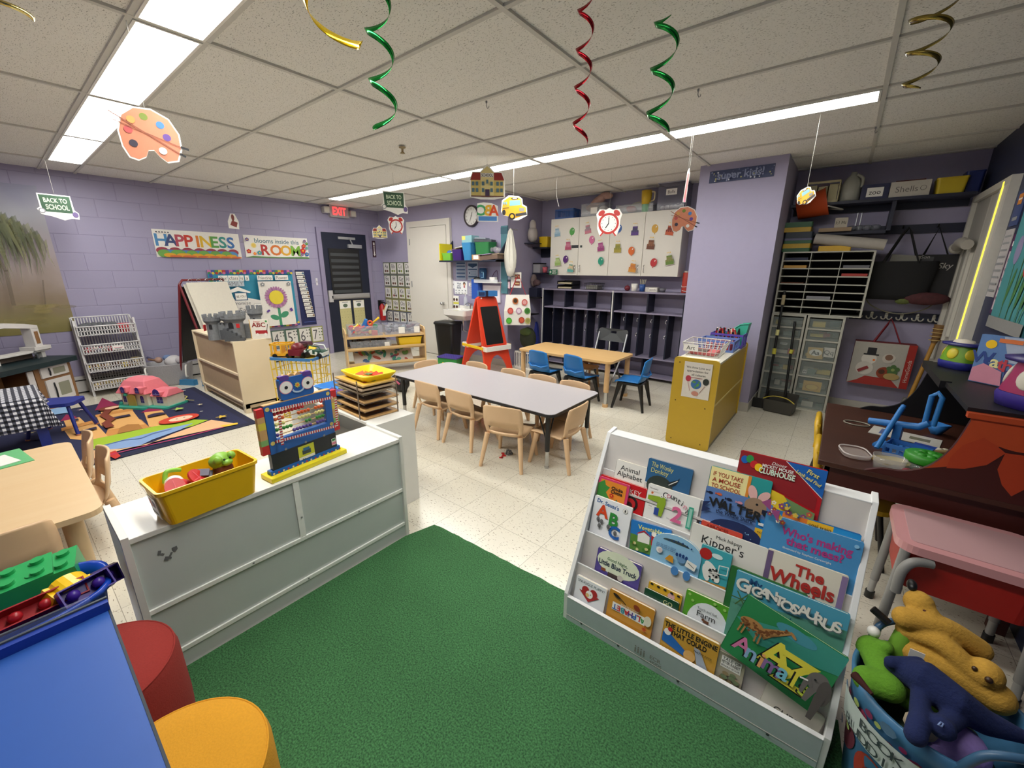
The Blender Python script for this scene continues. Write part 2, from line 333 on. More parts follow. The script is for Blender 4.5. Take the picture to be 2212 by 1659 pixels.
# ---------------------------------------------------------------- tote bins
def tote(name, label, cat, L, Wd, H, hexc, loc, rz=0, group=None, wall=.004, rim=.012, taper=.86, parent=None, m=None):
    m = m or mat(hexc, .35, 0, .03, 30)
    t = thing(name, label, cat, loc, rz, group)
    b = B(); lay = [(1, H), (1, H-.012), (.965, H-.014), (taper, 0)]; n = 24
    def ring(f, z, inset=0): return [(x, y, z) for x, y in rrect(L*f-2*inset, Wd*f-2*inset if Wd*f > 2*inset else .01, min(.02, Wd*.2), 5)]
    rings = [ring(1, H), ring(1, H-rim), ring(.965, H-rim), ring(taper, .0), ring(taper, .0001, wall), ring(.955, H-.002, wall)]
    rings = [ring(taper, 0, .02)] + [ring(taper, 0)] + rings[2:3] + [rings[1], rings[0], ring(.955, H, .001), ring(taper, .006, wall), ring(taper, .006, .02)]
    vs = [p for r in rings for p in r]; k = len(rings[0]); fs = [(i*k+j, i*k+(j+1) % k, (i+1)*k+(j+1) % k, (i+1)*k+j) for i in range(len(rings)-1) for j in range(k)]
    fs += [list(range(k))[::-1], list(range((len(rings)-1)*k, len(rings)*k))]
    b.add(vs, fs, m); b.build('tub', t)
    return t
t = tote('toy_bin', 'long yellow plastic bin of toy figures at the end of the white shelf', 'bin', .325, .19, .135, '#eebc12', (-.118, -1.237, .596), D2(90+4))
b = B(); b.M = MT((-.1535, 0, .05)) @ MR(D2(-90), 4, 'Z') @ MR(D2(96), 4, 'X')
b.bx(-.04, .04, -.035, .045, -.001, .001, WHITE); b.z = .0012; b.disc(-.015, .02, .018, mat('#b55a50')); b.disc(.015, .02, .014, mat('#5a3f52')); b.line([(-.03, -.015), (.03, -.015)], .006, INK); b.build('picture_label', t)
def mb(name, label, cat, fn, loc=(0, 0, 0), rot=None, group=None, bev=0, M=None, sub=0):
    b = B(); fn(b); o = b.build(name, loc=loc, rot=rot, bev=bev, M=M, sub=sub); return tag(o, label, cat, group)
def flipper(b):
    b.prism([(x*1.0, y*1.3) for x, y in rrect(.06, .06, .028, 6)], -.004, .004, RED); b.z = .004
    b.line([(-.025, 0), (.025, 0)], .003, mat('#e0606a')); b.line([(0, -.03), (0, .03)], .003, mat('#e0606a'))
BL = Vector((-.118, -1.237, .596))
def figure(b):
    b.ball(0, 0, .03, .034, RED, .03, .032); b.ball(.0, .035, .045, .03, WHITE, .03, .026); b.tube(bez([(-.02, .05, .05), (0, .06, .085), (.04, .05, .075)]), .008, LIME)
    for s in (-1, 1): b.at(s*.04, -.035, .055, rx=.9, rz=s*.35); flipper(b); b.at()
mb('toy_figure', 'red toy figure with two red flat feet sticking up from the yellow bin', 'toy', figure, (-.115, -1.305, .655), (0, 0, 1.95))
def monster(b):
    g = mat('#86b840', .4); br = mat('#6d3a28', .5); b.ball(0, 0, .045, .036, br, .034, .045); b.ball(0, .005, .085, .042, g, .036, .032); b.ball(.026, -.02, .1, .016, g); b.ball(-.026, -.02, .1, .016, g); b.ball(0, -.034, .083, .02, g, .012, .012)
    for x in (-.012, .012): b.ball(x, -.036, .1, .004, INK)
mb('toy_monster', 'green headed brown toy figure lying at the far end of the yellow bin', 'toy', monster, (-.135, -1.165, .65), (0, 0, 1.9))
def car0(b):
    b.bx(-.03, .03, -.018, .018, .006, .022, mat('#2c2436')); b.bx(-.018, .02, -.016, .016, .022, .036, mat('#433b55')); b.line([(-.02, 0), (.02, 0)], .006, YEL)
    for x in (-.02, .02):
        for y in (-.018, .018): b.cyl((x, y-.003, .008), (x, y+.003, .008), .009, BLK)
mb('toy_car', 'dark toy car wedged between the two figures in the yellow bin', 'toy car', car0, (-.13, -1.235, .69), (.5, .2, 1.2))
# ---------------------------------------------------------------- robot abacus
AB = MT((-.125, -.852, .5955)) @ MR(D2(6), 4, 'Z') @ LWB
t = thing('robot_abacus', 'blue robot shaped wooden bead abacus on a yellow stand', 'abacus', M=AB)
WD = mat('#c9a06a', .5, 0, .1, 20); AB_B = mat('#1f5fae', .4, 0, .05, 60)
b = B(); b.bx(-.18, .18, 0, .022, -.045, .045, mat('#e8d81c', .35)); b.build('stand', t, bev=.003)
b = B(); b.bx(-.152, .152, .022, .112, -.012, .012, mat('#20242c', .4)); b.prismA([(.022, -.018), (.022, .018), (.04, .014), (.04, -.014)], -.165, .165, AB_B, 'x')
b.z = .0185
for k in range(16): b.disc(-.155+.0207*k, .029, .0045, RED if k % 2 else CREAM, n=8)
b.z = .0125; b.rc(.0, .066, .075, .075, mat('#cfd23a')); b.rc(0, .04, .075, .024, WHITE); b.rc(0, .072, .04, .02, mat('#3b4a4a')); b.rc(0, .085, .03, .014, mat('#2f6a9a')); b.text('Abacus', 0, .039, .013, INK, wmax=.06)
b.rc(.135, .07, .022, .034, WHITE); b.rc(.135, .062, .022, .012, PINK); b.rc(.135, .08, .016, .01, GRN)
for x in (-.09, 0, .09): b.disc(x, .118, .0055, GREY, n=10)
b.build('lower_body', t)
b = B(); wx, y0, y1, X, Y0, Y1 = .118, .17, .296, .15, .112, .325
for s, e in (((-X, Y0), (X, y0)), ((-X, y1), (X, Y1)), ((-X, y0), (-wx, y1)), ((wx, y0), (X, y1))): b.bx(s[0], e[0], s[1], e[1], -.011, .011, AB_B)
b.bx(-X-.001, X+.001, Y1, Y1+.004, -.011, .011, WD); b.z = .0112
for q in ((-.137, .31), (.137, .31), (-.137, .16), (.137, .16)): b.disc(q[0], q[1], .009, mat('#d9c870'))
L_ = [(-wx-.006, y0-.006+k*.0115) for k in range(12)] + [(wx+.006, y0-.006+k*.0115) for k in range(12)]
for x in [-wx-.006+.0101*k for k in range(25)]: b.rc(x, y0-.007, .0052, .012, RED); b.rc(x+.005, y0-.007, .0052, .012, WHITE); b.rc(x, y1+.007, .0052, .012, RED); b.rc(x+.005, y1+.007, .0052, .012, WHITE)
for x, y in L_: b.rc(x, y, .012, .0055, RED); b.rc(x, y+.0056, .012, .0055, WHITE)
b.build('bead_frame', t)
BEAD = [(RED, 10, 0, 1), (mat('#d8632a', .3), 3, 7, 0), (mat('#e0dc8c', .3), 3, 7, 0), (mat('#3d8a3a', .3), 5, 5, 0), (mat('#5d4690', .3), 1, 9, 0)]
for r, (m, nl, nr, _) in enumerate(BEAD):
    y = .279-.0235*r; b = B(); b.cyl((-wx, y, 0), (wx, y, 0), .0022, WD, n=8); b.build('rod', t)
    xs = [-wx+.011+.0152*k+(.012 if (r == 4 and k) else 0) for k in range(nl)] + [wx-.011-.0152*k-(.02 if k > 2 else 0) for k in range(nr)]
    if r == 0: xs[-1] = wx-.012
    for x in xs: q = B(); q.ball(x, y, 0, .0078, m, .0085, .0085, 12); q.build('bead', t)
b = B(); b.prism(rrect(.148, .095, .012, 4, 0, .377), -.011, .011, AB_B); b.prism([(x, y) for x, y in [(-.06, .42)]+[(-.06+.12*k/40, .425+.012*abs(sin(PI*k/10))) for k in range(41)]+[(.06, .42)]], -.011, .004, WD)
for s in (-1, 1): b.prism(rrect(.04, .02, .005, 3, s*.05, .424), -.009, .0115, PUR)
b.z = .0116
for s in (-1, 1): b.disc(s*.048, .383, .0285, PINK); b.disc(s*.048, .383, .026, WHITE); b.disc(s*.048, .383, .0075, INK)
b.star(0, .385, .014, mat('#cdd25a'), 8, .6); b.disc(0, .385, .006, ORG); b.line([(.022*cos(a), .367+.012*sin(a)) for a in [PI+PI*k/8 for k in range(9)]], .007, mat('#b7cfe6')); b.build('head', t)
for s in (-1, 1):
    b = B(); x = s*.166
    for k, m in enumerate((RED, WD, mat('#d9c94a'), WD, mat('#7fae6a'), RED)):
        h = (.035, .025, .03, .045, .025, .04)[k]; z0 = .318-sum((.035, .025, .03, .045, .025, .04)[:k+1]); b.bx(x-.0145, x+.0145, z0, z0+h, -.01, .01, m)
    b.build('arm', t)
# ---------------------------------------------------------------- puzzle rack
t = thing('puzzle_rack', 'wire puzzle rack on the white shelf beside the gray table', 'rack', (-.58, -.235, .599), D2(-3))
WIRE = mat('#8a7c6e', .4, .6)
b = B()
for x, y in ((.13, -.135), (.17, .1), (-.17, .1), (-.17, -.13)): b.cyl((x, y, 0), (x, y, .235), .004, WIRE, n=6)
for z in (.045, .095, .15): 
    for k in range(7): b.cyl((-.17+.055*k, -.12, z), (-.17+.055*k, .1, z), .0018, WIRE, n=5)
    for y in (-.12, -.01, .1): b.cyl((-.17, y, z), (.17, y, z), .002, WIRE, n=5)
b.build('wire_frame', t)
PZ = Vector((-.58, -.235, .599))
pz = [(.002, '#c39a62', 'lowest'), (.05, '#bd9660', 'second lowest'), (.1, '#c09762', 'middle'), (.155, '#9a8a72', 'third from the top'), (.178, '#a8927a', 'second from the top'), (.201, '#c9a562', 'topmost')]
for k, (z, h, lab) in enumerate(pz):
    def dz(b):
        b.bx(-.165, .165, -.125, .11, 0, .009, mat(h, .5, 0, .12, 25)); b.z = .0092
        if k < 5:
            b.rc(0, -.005, .28, .18, mat('#6d5a4c'))
            for q in range(26): b.disc(ru(-.13, .13), ru(-.085, .075), ru(.01, .025), mat(rc_(['#4b3f6a', '#5a4632', '#8a5a3a', '#3d4a5a', '#7a6a4a'])), ru(.008, .016), 8, rot=ru(0, 3))
        else:
            b.rc(0, -.005, .3, .2, mat('#d9b23a'))
            for q in range(14): b.disc(ru(-.13, .13), ru(-.085, .075), ru(.01, .02), mat(rc_(['#b0482a', '#6a7a2a', '#3a3a2a'])), n=8)
    mb('wooden_puzzle', '%s wooden puzzle board in the wire rack under the yellow tray' % lab, 'puzzle', dz, PZ+Vector((ru(-.006, .006), ru(-.006, .006), z)), (0, 0, D2(-3+ru(-2, 2))), 'puzzles in the wire rack')
def tray(name, label, hexc, loc, rz, L=.3, Wd=.23):
    t = thing(name, label, 'tray', loc, rz); b = B(); m = mat(hexc, .35)
    R = [rrect(L-.09, Wd-.09, .02), rrect(L-.05, Wd-.05, .03), rrect(L, Wd, .03), rrect(L, Wd, .03), rrect(L-.012, Wd-.012, .03), rrect(L-.06, Wd-.06, .03)]
    Z = [0, 0, .034, .04, .04, .005]; vs = [(x, y, z) for r, z in zip(R, Z) for x, y in r]; k = len(R[0])
    b.add(vs, [(i*k+j, i*k+(j+1) % k, (i+1)*k+(j+1) % k, (i+1)*k+j) for i in range(5) for j in range(k)]+[list(range(k))[::-1], list(range(5*k, 6*k))], m); b.build('tray', t); return t
tray('puzzle_tray', 'bright yellow plastic tray on top of the puzzle rack', '#f6dc1a', (-.585, -.215, .81), D2(-3))
for k, (x, y, a, m, l) in enumerate(((-.64, -.22, .3, mat('#e2562a', .4), 'orange plastic shape leaning at the left in the yellow tray'), (-.6, -.2, 1.4, ORG, 'orange pointed plastic shape in the middle of the yellow tray'), (-.52, -.19, .6, mat('#d8462e', .4), 'red pointed plastic shape at the right end of the yellow tray'), (-.55, -.235, 2.2, mat('#4a6a3a', .4), 'dark green plastic shape lying flat in the yellow tray'))):
    mb('plastic_shape', l, 'toy', lambda b: b.prism([(-.05, -.018), (.05, -.02), (.02, .025), (0, .012), (-.02, .026)], 0, .004, m), (x, y, .818+.006*k), (.5 if k != 3 else .05, .12, a))
t = tray('puzzle_tray', 'blue plastic tray of shapes left of the wire puzzle rack', '#2f86d8', (-.905, -.24, .66), .1, .3, .22)
for k, (z, l) in enumerate(((.6, 'lowest'), (.615, 'second'), (.63, 'third'), (.645, 'upper'))):
    mb('wooden_puzzle', '%s flat puzzle in the pile under the blue tray' % l, 'puzzle', lambda b: (b.bx(-.14, .14, -.11, .11, 0, .01, mat(('#d8c060', '#6d6a80', '#7a6a5a', '#5a4a3a')[k], .5))), (-.905, -.24, z-.001), (0, 0, .1+.05*k), 'puzzles under the blue tray')
mb('plastic_shape', 'purple castle edged shape in the blue tray', 'toy', lambda b: b.prism([(-.08, -.02), (.08, -.02), (.08, .02), (.05, .02), (.05, .01), (.02, .01), (.02, .02), (-.01, .02), (-.01, .01), (-.04, .01), (-.04, .02), (-.08, .02)], 0, .006, mat('#5a3f7a')), (-.89, -.26, .667), (.2, .05, .3))
mb('plastic_shape', 'olive and yellow strip shape in the blue tray', 'toy', lambda b: b.bx(-.07, .07, -.012, .012, 0, .008, mat('#8a8a3a')), (-.87, -.215, .667), (0, .05, .2))
tote('toy_bin', 'yellow bin inside the white shelf, half hidden by the abacus', 'bin', .4, .2, .1, '#eebc12', (-.62, -.27, .2865))
mb('toy_block', 'dark green toy block on the yellow bin in the white shelf', 'toy', lambda b: (b.bx(-.04, .04, -.02, .02, 0, .03, mat('#1f5a32')), b.bx(-.02, .02, -.02, .02, .03, .05, mat('#1f5a32'))), (-.5, -.3, .386), (0, 0, .3))
# ---------------------------------------------------------------- poufs, blue table, tub
def pouf(label, hexc, loc, group):
    t = thing('pouf', label, 'pouf', loc, 0, group); m = mat(hexc, .95, 0, .14, 220, .25); r = .188
    b = B(); b.lathe([(0, 0), (r-.01, 0), (r-.002, .02), (r+.004, .2), (r+.002, .37), (r-.004, .392)], m, 48); b.lathe([(r-.004, .392), (r-.012, .4), (r*.6, .404), (0, .405)], m, 48); b.build('upholstery', t)
    b = B(); b.tube([((r-.006)*cos(2*PI*k/48), (r-.006)*sin(2*PI*k/48), .395) for k in range(48)], .0028, m, 6, True); b.build('seam', t)
pouf('round red fabric pouf beside the blue table, nearer the white shelf', '#8e2a24', (.245, -1.646, 0), 'round poufs')
pouf('round mustard yellow fabric pouf beside the blue table', '#cf9220', (.715, -1.574, 0), 'round poufs')
BT = mat('#2a58aa', .45, 0, .03, 8); BD = mat('#16399a', .5)
t = thing('activity_table', 'bright blue topped activity table with dark edge in the near corner', 'table', (.85, -2.0, 0))
b = B(); b.bx(-.62, .62, -.425, .425, .53, .552, BT); b.bx(-.625, .625, .425, .43, .527, .5535, mat('#1b2a3a', .5)); b.bx(-.625, .625, -.43, -.425, .527, .5535, mat('#1b2a3a', .5)); b.bx(.62, .625, -.425, .425, .527, .5535, mat('#1b2a3a', .5)); b.build('tabletop', t)
b = B(); b.bx(-.64, -.62, -.43, .43, .5, .578, BD); b.bx(-.645, -.638, -.43, .43, .575, .583, mat('#4d5358', .4)); b.build('end_rail', t)
b = B(); b.bx(-.652, -.645, -.43, .40, .48, .6, clear('#c9d4dc', .12)); b.build('clear_guard', t)
for x in (-.55, .55):
    for y in (-.36, .09): b = B(); b.cyl((x, y, .0125), (x, y, .53), .022, mat('#23262b', .4)); b.build('leg', t)
# blue tub with blocks
t = thing('storage_tub', 'oval royal blue plastic tub full of building blocks beyond the blue table', 'tub', (-.1, -1.895, 0))
b = B(); m = mat('#0c3fae', .3); b.lathe([(0, 0), (.15, 0), (.165, .02), (.195, .47), (.205, .475), (.205, .49), (.196, .49), (.188, .46), (.16, .02), (0, .02)], m, 40, .78, 1.75, True, 3.2); b.build('tub', t)
def block(b, m, nx=2, ny=1, s=.055, h=.06):
    b.bx(-nx*s/2, nx*s/2, -ny*s/2, ny*s/2, 0, h, m)
    for i in range(nx):
        for j in range(ny): b.cyl(((i+.5-nx/2)*s, (j+.5-ny/2)*s, h), ((i+.5-nx/2)*s, (j+.5-ny/2)*s, h+.012), .016, m)
g1 = mat('#2aa45c', .4); g2 = 'large blocks in the blue tub'
mb('toy_block', 'large green building block at the left in the blue tub', 'block', lambda b: block(b, g1, 3, 2, .064, .1), (-.258, -1.738, .41), (.08, -.1, 1.5), g2)
mb('toy_block', 'large green building block right of the other green one', 'block', lambda b: block(b, g1, 2, 2, .064, .1), (-.251, -1.651, .41), (.08, -.1, 1.4), g2)
mb('toy_block', 'yellow arched building block in the blue tub', 'block', lambda b: b.prismA([(-.06, 0), (.06, 0), (.06, .04)]+[(.045*cos(a), .04+.03*sin(a)) for a in [PI*k/8 for k in range(9)]]+[(-.06, .04)], -.03, .03, mat('#f3c414', .35), 'y'), (-.099, -1.64, .45), (.3, .3, 2.0), g2)
def hollow(b, m, n):
    b.bx(-.03*n, .03*n, -.004, 0, 0, .04, m); b.bx(-.03*n, .03*n, .05, .054, 0, .04, m); b.bx(-.03*n, -.03*n+.004, 0, .05, 0, .04, m); b.bx(.03*n-.004, .03*n, 0, .05, 0, .04, m); b.bx(-.03*n, .03*n, 0, .05, 0, .004, m)
    for k in range(n): b.ball(.06*(k+.5)-.03*n, .025, .022, .016, m)
mb('toy_block', 'long purple building block, hollow side up, in the blue tub', 'block', lambda b: hollow(b, mat('#41248c', .35), 2), (-.034, -1.601, .46), (.9, .0, 1.85), g2)
mb('toy_block', 'small dark purple block standing at the end of the blue tub', 'block', lambda b: hollow(b, mat('#2a1560', .35), 1), (-.089, -1.55, .45), (1.2, 0, 1.8), g2)
mb('toy_block', 'red building block by the clear guard in the blue tub', 'block', lambda b: hollow(b, mat('#a41a24', .35), 4), (-.051, -1.716, .45), (.6, 0, 1.66), g2)

# ================================================================ book rack and its books
TA = D2(14); LIPY = [-.329, -.264, -.2, -.137, -.075, -.025]; LIPZ = [.127, .252, .374, .498, .624, .77]
def tierM(k, w=0):
    n = Vector((0, -cos(TA), sin(TA))); v = Vector((0, sin(TA), cos(TA))); o = Vector((.975, LIPY[k+1], LIPZ[k+1]))+n*w
    return Matrix(((1, v.x*0, 0, o.x), (0, v.y, n.y, o.y), (0, v.z, n.z, o.z), (0, 0, 0, 1)))
rack = thing('book_rack', 'white sloping book display rack with five tiers of picture books', 'book rack')
RW1 = mat('#e9eaea', .4, 0, .03, 10); RW2 = mat('#cfcac6', .45, 0, .05, 14)
for x in (.955, 1.848):
    b = B(); b.prismA([(-.335, 0), (-.335, .14), (-.02, .775), (.045, .782), (.045, 0)], x, x+.017, RW1, 'x'); b.build('side_panel', rack, bev=.0015)
b = B(); b.bx(.972, 1.848, -.337, -.322, .002, .127, mat('#b9c4c8', .4)); b.bx(.972, 1.848, -.3375, -.3215, .127, .1295, RW1); b.M = MT((0, -.3375, 0)) @ BWB
for x in (1.045, 1.21, 1.44, 1.72): b.disc(x, .034, .005, mat('#454a4c'), n=10)
TX = mat('#8d8a86')
for i in range(4): b.disc(1.278+.0115*i, .083, .0034, TX, n=8); b.rc(1.278+.0115*i, .066+.002*(i % 2), .006, .022, TX)
b.text('ECR', 1.335, .076, .016, TX, 'L', .02); b.text('4KIDS', 1.335, .056, .012, TX, 'L', .02)
b.M = Matrix.Identity(4); b.build('front_lip', rack)
for k in range(0, 5):
    b = B(); b.M = tierM(k); L0 = -.245
    b.bx(-.003, .873, L0, 0, -.006, 0, RW2); b.bx(-.003, .873, 0, .003, -.0065, .0008, RW1); b.bx(-.003, .873, -.225, -.217, 0, .03 if k else .02, RW2); b.build('tier_panel', rack)
b = B(); b.bx(.972, 1.848, -.024, .04, .752, .772, RW1); b.bx(.972, 1.848, .034, .04, .01, .752, RW2); b.build('top_rail', rack)
BG = 'picture books in the book rack'
def book(k, w, TL, TR, hexc, draw, label, t=.01, v0=-.214, rot=None, shape=None, spine=None):
    u0, va = TL; u1, vb = TR; wd = math.hypot(u1-u0, vb-va) if rot is None else rot[1]
    an = math.atan2(vb-va, u1-u0) if rot is None else rot[0]
    if abs(an) < .1: an = 0; wd = u1-u0
    h = min((va+vb)/2-v0, .34) if rot is None else rot[2]
    M = tierM(k, w) @ MT((u0, va if rot else (va+vb)/2, 0)) @ MR(an, 4, 'Z')
    M = M @ MT((wd/2, -h/2, 0)); T = thing('picture_book', label, 'book', M=M, group=BG)
    cov = mat(hexc, .35, 0, .03, 8, 0, 1, 0, .25); pg = mat('#ece4cf', .7); P = shape(wd, h) if shape else rrect(wd, h, .006, 3)
    b = B(); b.prism([(x*.985, y*.985) for x, y in P], .0012, t-.0012, pg); b.build('pages', T)
    b = B(); b.prism(P, 0, .0012, cov); b.prism(P, t-.0012, t, cov); 
    if not shape: b.bx(-wd/2, -wd/2+.0015, -h/2+.004, h/2-.004, 0, t, mat(spine) if spine else cov)
    b.z = t+.0002; b.W, b.H = wd, h; draw(b, wd, h, h/2); b.build('cover', T)
    return T
c = lambda x, y: (x, y)
def d_animal(b, w, h, T): b.text('Animal', -.002, T-.028, .021, INK, wmax=w*.8); b.text('Alphabet', 0, T-.054, .021, INK, wmax=w*.86)
book(4, .002, (.052, -.098), (.185, -.093), '#e9e6df', d_animal, 'white picture book at the left of the top tier, black lettering on two lines', .012)
def d_wonky(b, w, h, T):
    y = mat('#d8d27a'); b.text('The Wonky', -w*.16, T-.022, .019, y, rot=-.05, wmax=w*.5); b.text('Donkey', -w*.2, T-.044, .019, y, wmax=w*.4)
    g = mat('#2f3a34'); b.disc(-w*.15, T-.105, w*.3, g, .045); b.pg([(0, T-.08), (w*.22, T-.055), (w*.26, T-.045), (w*.2, T-.075), (w*.1, T-.09)], mat('#20282c')); b.line([(w*.05, T-.085), (w*.22, T-.06)], .003, WHITE)
book(4, .002, (.184, -.054), (.358, -.047), '#2d628e', d_wonky, 'blue picture book with yellow lettering above a dark donkey ear, top tier', .011)
def d_mouse(b, w, h, T):
    b.rc(-w*.18, 0, w*.62, h*.995, mat('#f0e3a0')); b.rc(w*.155, 0, w*.05, h*.995, mat('#e08a2e')); r = mat('#a83a22')
    for i, s in enumerate(('IF YOU TAKE', 'A MOUSE', 'TO SCHOOL')): b.text(s, -w*.44, T-.024-.022*i, .0155, r, 'L', .008, wmax=w*.5)
    m = mat('#9a7f66'); pk = mat('#e3b3ae')
    b.disc(w*.24, T-.055, .014, pk, .026, rot=.3); b.disc(w*.42, T-.058, .013, pk, .022, rot=-.7); b.disc(w*.32, T-.1, .034, m, .03); b.disc(w*.34, T-.092, .004, INK)
book(4, .0115, (.417, -.012), (.614, -.013), '#2a9a98', d_mouse, 'teal and cream book about a mouse, standing before the big red one', .01)
def d_club(b, w, h, T):
    b.pg([(-w*.499, T-.002), (w*.1, T-.002), (w*.45, T-.1), (w*.45, T-.14), (-w*.499, T-.075)], mat('#8e1a20')); b.pg([(w*.05, T-.002), (w*.499, T-.002), (w*.499, T-.095)], BLUE); b.line([(w*.05, T-.002), (w*.499, T-.095)], .002, WHITE)
    for x, y, m in ((-.43, .03, BLUE), (-.37, .024, GRN), (-.31, .04, RED), (-.25, .046, YEL)): b.disc(w*x, T-y, .012, m, .014)
    b.text('Disney', -w*.02, T-.02, .011, WHITE, shear=.3); b.text('MICKEY MOUSE', -w*.03, T-.034, .011, WHITE, 'C', .02, wmax=w*.36); b.text('CLUBHOUSE', -w*.03, T-.052, .019, mat('#d8ecd8'), 'C', .03, wmax=w*.42)
    y = mat('#e8d86a'); b.text('First', w*.36, T-.022, .014, y, 'C', .02, rot=-.35); b.text('Look and Find', w*.32, T-.04, .011, y, 'C', .02, rot=-.4, wmax=w*.3)
    b.pg([(-w*.49, T-.078), (w*.46, T-.148), (w*.46, -h*.49), (-w*.49, -h*.49)], mat('#6f8f5a')); b.pg([(-w*.2, T-.1), (w*.1, T-.118), (w*.2, T-.15), (w*.1, T-.2), (-w*.2, T-.2)], mat('#e3c32a'))
    for k in range(16): b.flower(ru(-.05, .44)*w, T-ru(.14, .21), ru(.006, .011), mat(rc_(['#d8c05a', '#c05a4a', '#4a6a9a', '#efe8d8', '#8a4a7a'])), YEL)
    b.pg([(w*-.12, T-.15), (w*-.02, T-.13), (w*.0, T-.17)], mat('#9a4a80')); b.pg([(w*.1, T-.16), (w*.0, T-.168), (w*.1, T-.2)], mat('#9a4a80'))
book(4, .002, (.5, .069), (.753, .07), '#b3171e', d_club, 'large red hardcover standing tallest at the back of the top tier', .009)
def d_chicka(b, w, h, T):
    b.rc(.0, -.004, w*.84, h*.96, mat('#e58a2a')); b.pg([(-w*.49, T-.03), (-w*.3, T-.01), (-w*.24, T-.03), (-w*.1, T-.035), (-w*.2, T-.06), (-w*.05, T-.085), (-w*.49, T-.11)], mat('#3d8a3a'))
    for i in range(2): b.text('Chicka', w*.14, T-.033-.015*i, .013, INK, 'C', .03, wmax=w*.48)
    b.flower(w*.0, T-.066, .009, RED, YEL); b.pg([(0, T-.1), (w*.2, T-.075), (w*.3, T-.1)], mat('#2a7a5a'))
book(3, .0165, (-.002, -.032), (.136, -.026), '#d63a6e', d_chicka, 'pink bordered book with orange middle and green leaf, left of the second tier', .0085)
def d_monkey(b, w, h, T): b.text('MONKEY', w*.12, T-.03, .02, mat('#f0d8d4'), wmax=w*.75); b.disc(w*.22, T-.08, .032, mat('#20181a')); b.disc(w*.22, T-.08, .022, mat('#c22026')); b.disc(w*.2, T-.088, .014, mat('#3a2020'))
book(3, .003, (-.001, -.023), (.204, -.023), '#c5171e', d_monkey, 'red book with white lettering behind the pink bordered one', .0105)
def d_count(b, w, h, T):
    for i, (ch, y) in enumerate(zip('Counting', (.026, .022, .022, .025, .03, .036, .044, .054))): b.text(ch, -w*.14+w*.068*i, T-y, .022, mat('#2a2a30') if i not in (1, 6) else PINK, rot=-.06*i)
    g = mat('#8fae2a'); b.pg([(-w*.46, T-.045), (-w*.12, T-.035), (-w*.1, T-.06), (-w*.14, T-.115), (-w*.26, T-.115), (-w*.26, T-.064), (-w*.46, T-.062)], g); b.rc(-w*.25, T-.1, w*.09, .03, mat('#2f4a9a')); b.disc(-w*.2, T-.036, .005, WHITE); b.disc(-w*.2, T-.036, .002, INK); b.disc(-w*.12, T-.034, .005, WHITE); b.disc(-w*.12, T-.034, .002, INK)
    b.text('2', w*.14, T-.085, .058, mat('#df6a98'), 'C', .03); b.rc(w*.38, T-.08, w*.09, .085, mat('#3aa58a')); b.rc(w*.38, T-.08, w*.05, .072, mat('#9ad0c0')); b.text('One', -w*.38, T-.085, .005, INK); b.text('Two', w*.0, T-.11, .005, INK); b.text('Nursery', -w*.36, T-.012, .007, INK); b.flower(-w*.38, T-.03, .005, ORG, BRN)
book(3, .003, (.206, .005), (.405, .004), '#ecece8', d_count, 'white counting book with green one and pink two, second tier', .0105)
def d_walter(b, w, h, T):
    for x, y, m in ((-.42, .022, NAVY), (-.28, .018, mat('#d0603a')), (-.12, .026, NAVY), (.04, .026, mat('#c98a9a'))): b.disc(w*x, T-y, .009, m, .005); b.pg([(w*x-.008, T-y), (w*x-.014, T-y+.005), (w*x-.014, T-y-.005)], m)
    for i, ch in enumerate('WALTER'): b.text(ch, -w*.3+w*.125*i, T-.05-.002*(i % 3), .032, INK, 'C', .03, rot=(.15, -.08, .05, -.03, .06, -.1)[i])
    b.text('the Whale Shark', w*.0, T-.078, .014, NAVY, 'C', .015, wmax=w*.56); n = mat('#1d2c5a'); b.pg([(-w*.499, T-.06), (-w*.38, T-.05), (-w*.46, T-.075), (-w*.36, T-.08), (-w*.499, T-.1)], n)
    b.disc(w*.05, T-.14, w*.4, n, .045)
    for k in range(12): b.disc(w*ru(-.25, .35), T-.12-rnd.random()*.03, .0018, SKY, n=6)
book(3, .003, (.415, .058), (.63, .071), '#5d7fb8', d_walter, 'blue ocean picture book with bold black lettering and little fish', .0095)
def d_red(b, w, h, T): b.text('ABROCES', -w*.1, T-.012, .012, mat('#8a2418'), 'C', .02, wmax=w*.75)
book(3, .0165, (.424, -.064), (.561, -.064), '#cf4a38', d_red, 'small coral red book peeking out before the ocean book', .0095, v0=-.2)
def d_transport(b, w, h, T):
    cs = ['#1f7fc4', '#e07a2a', '#ecb82a', '#1f8fd4']
    for i in range(4): b.rc(-w*.375+w*.25*i, T-.024, w*.25, .045, mat(cs[i]))
    for i in range(3): b.rc(-w*.42, T-.066-.034*i, w*.16, .034, mat(['#1f7fc4', '#ecb82a', '#e07a2a'][i]))
    b.text('coal train', w*.125, T-.014, .011, INK, wmax=w*.22); b.rc(-w*.41, T-.022, .03, .014, NAVY); b.disc(-w*.43, T-.03, .006, INK); b.disc(-w*.39, T-.03, .006, INK); b.rc(w*.4, T-.026, .028, .01, NAVY); b.text('motor', -w*.42, T-.093, .008, INK, wmax=w*.1); b.rc(-w*.42, T-.066, .03, .01, WHITE)
book(3, .003, (.591, .056), (.865, .052), '#1a6fb4', d_transport, 'wide board book of coloured vehicle squares behind the sky blue book', .0085)
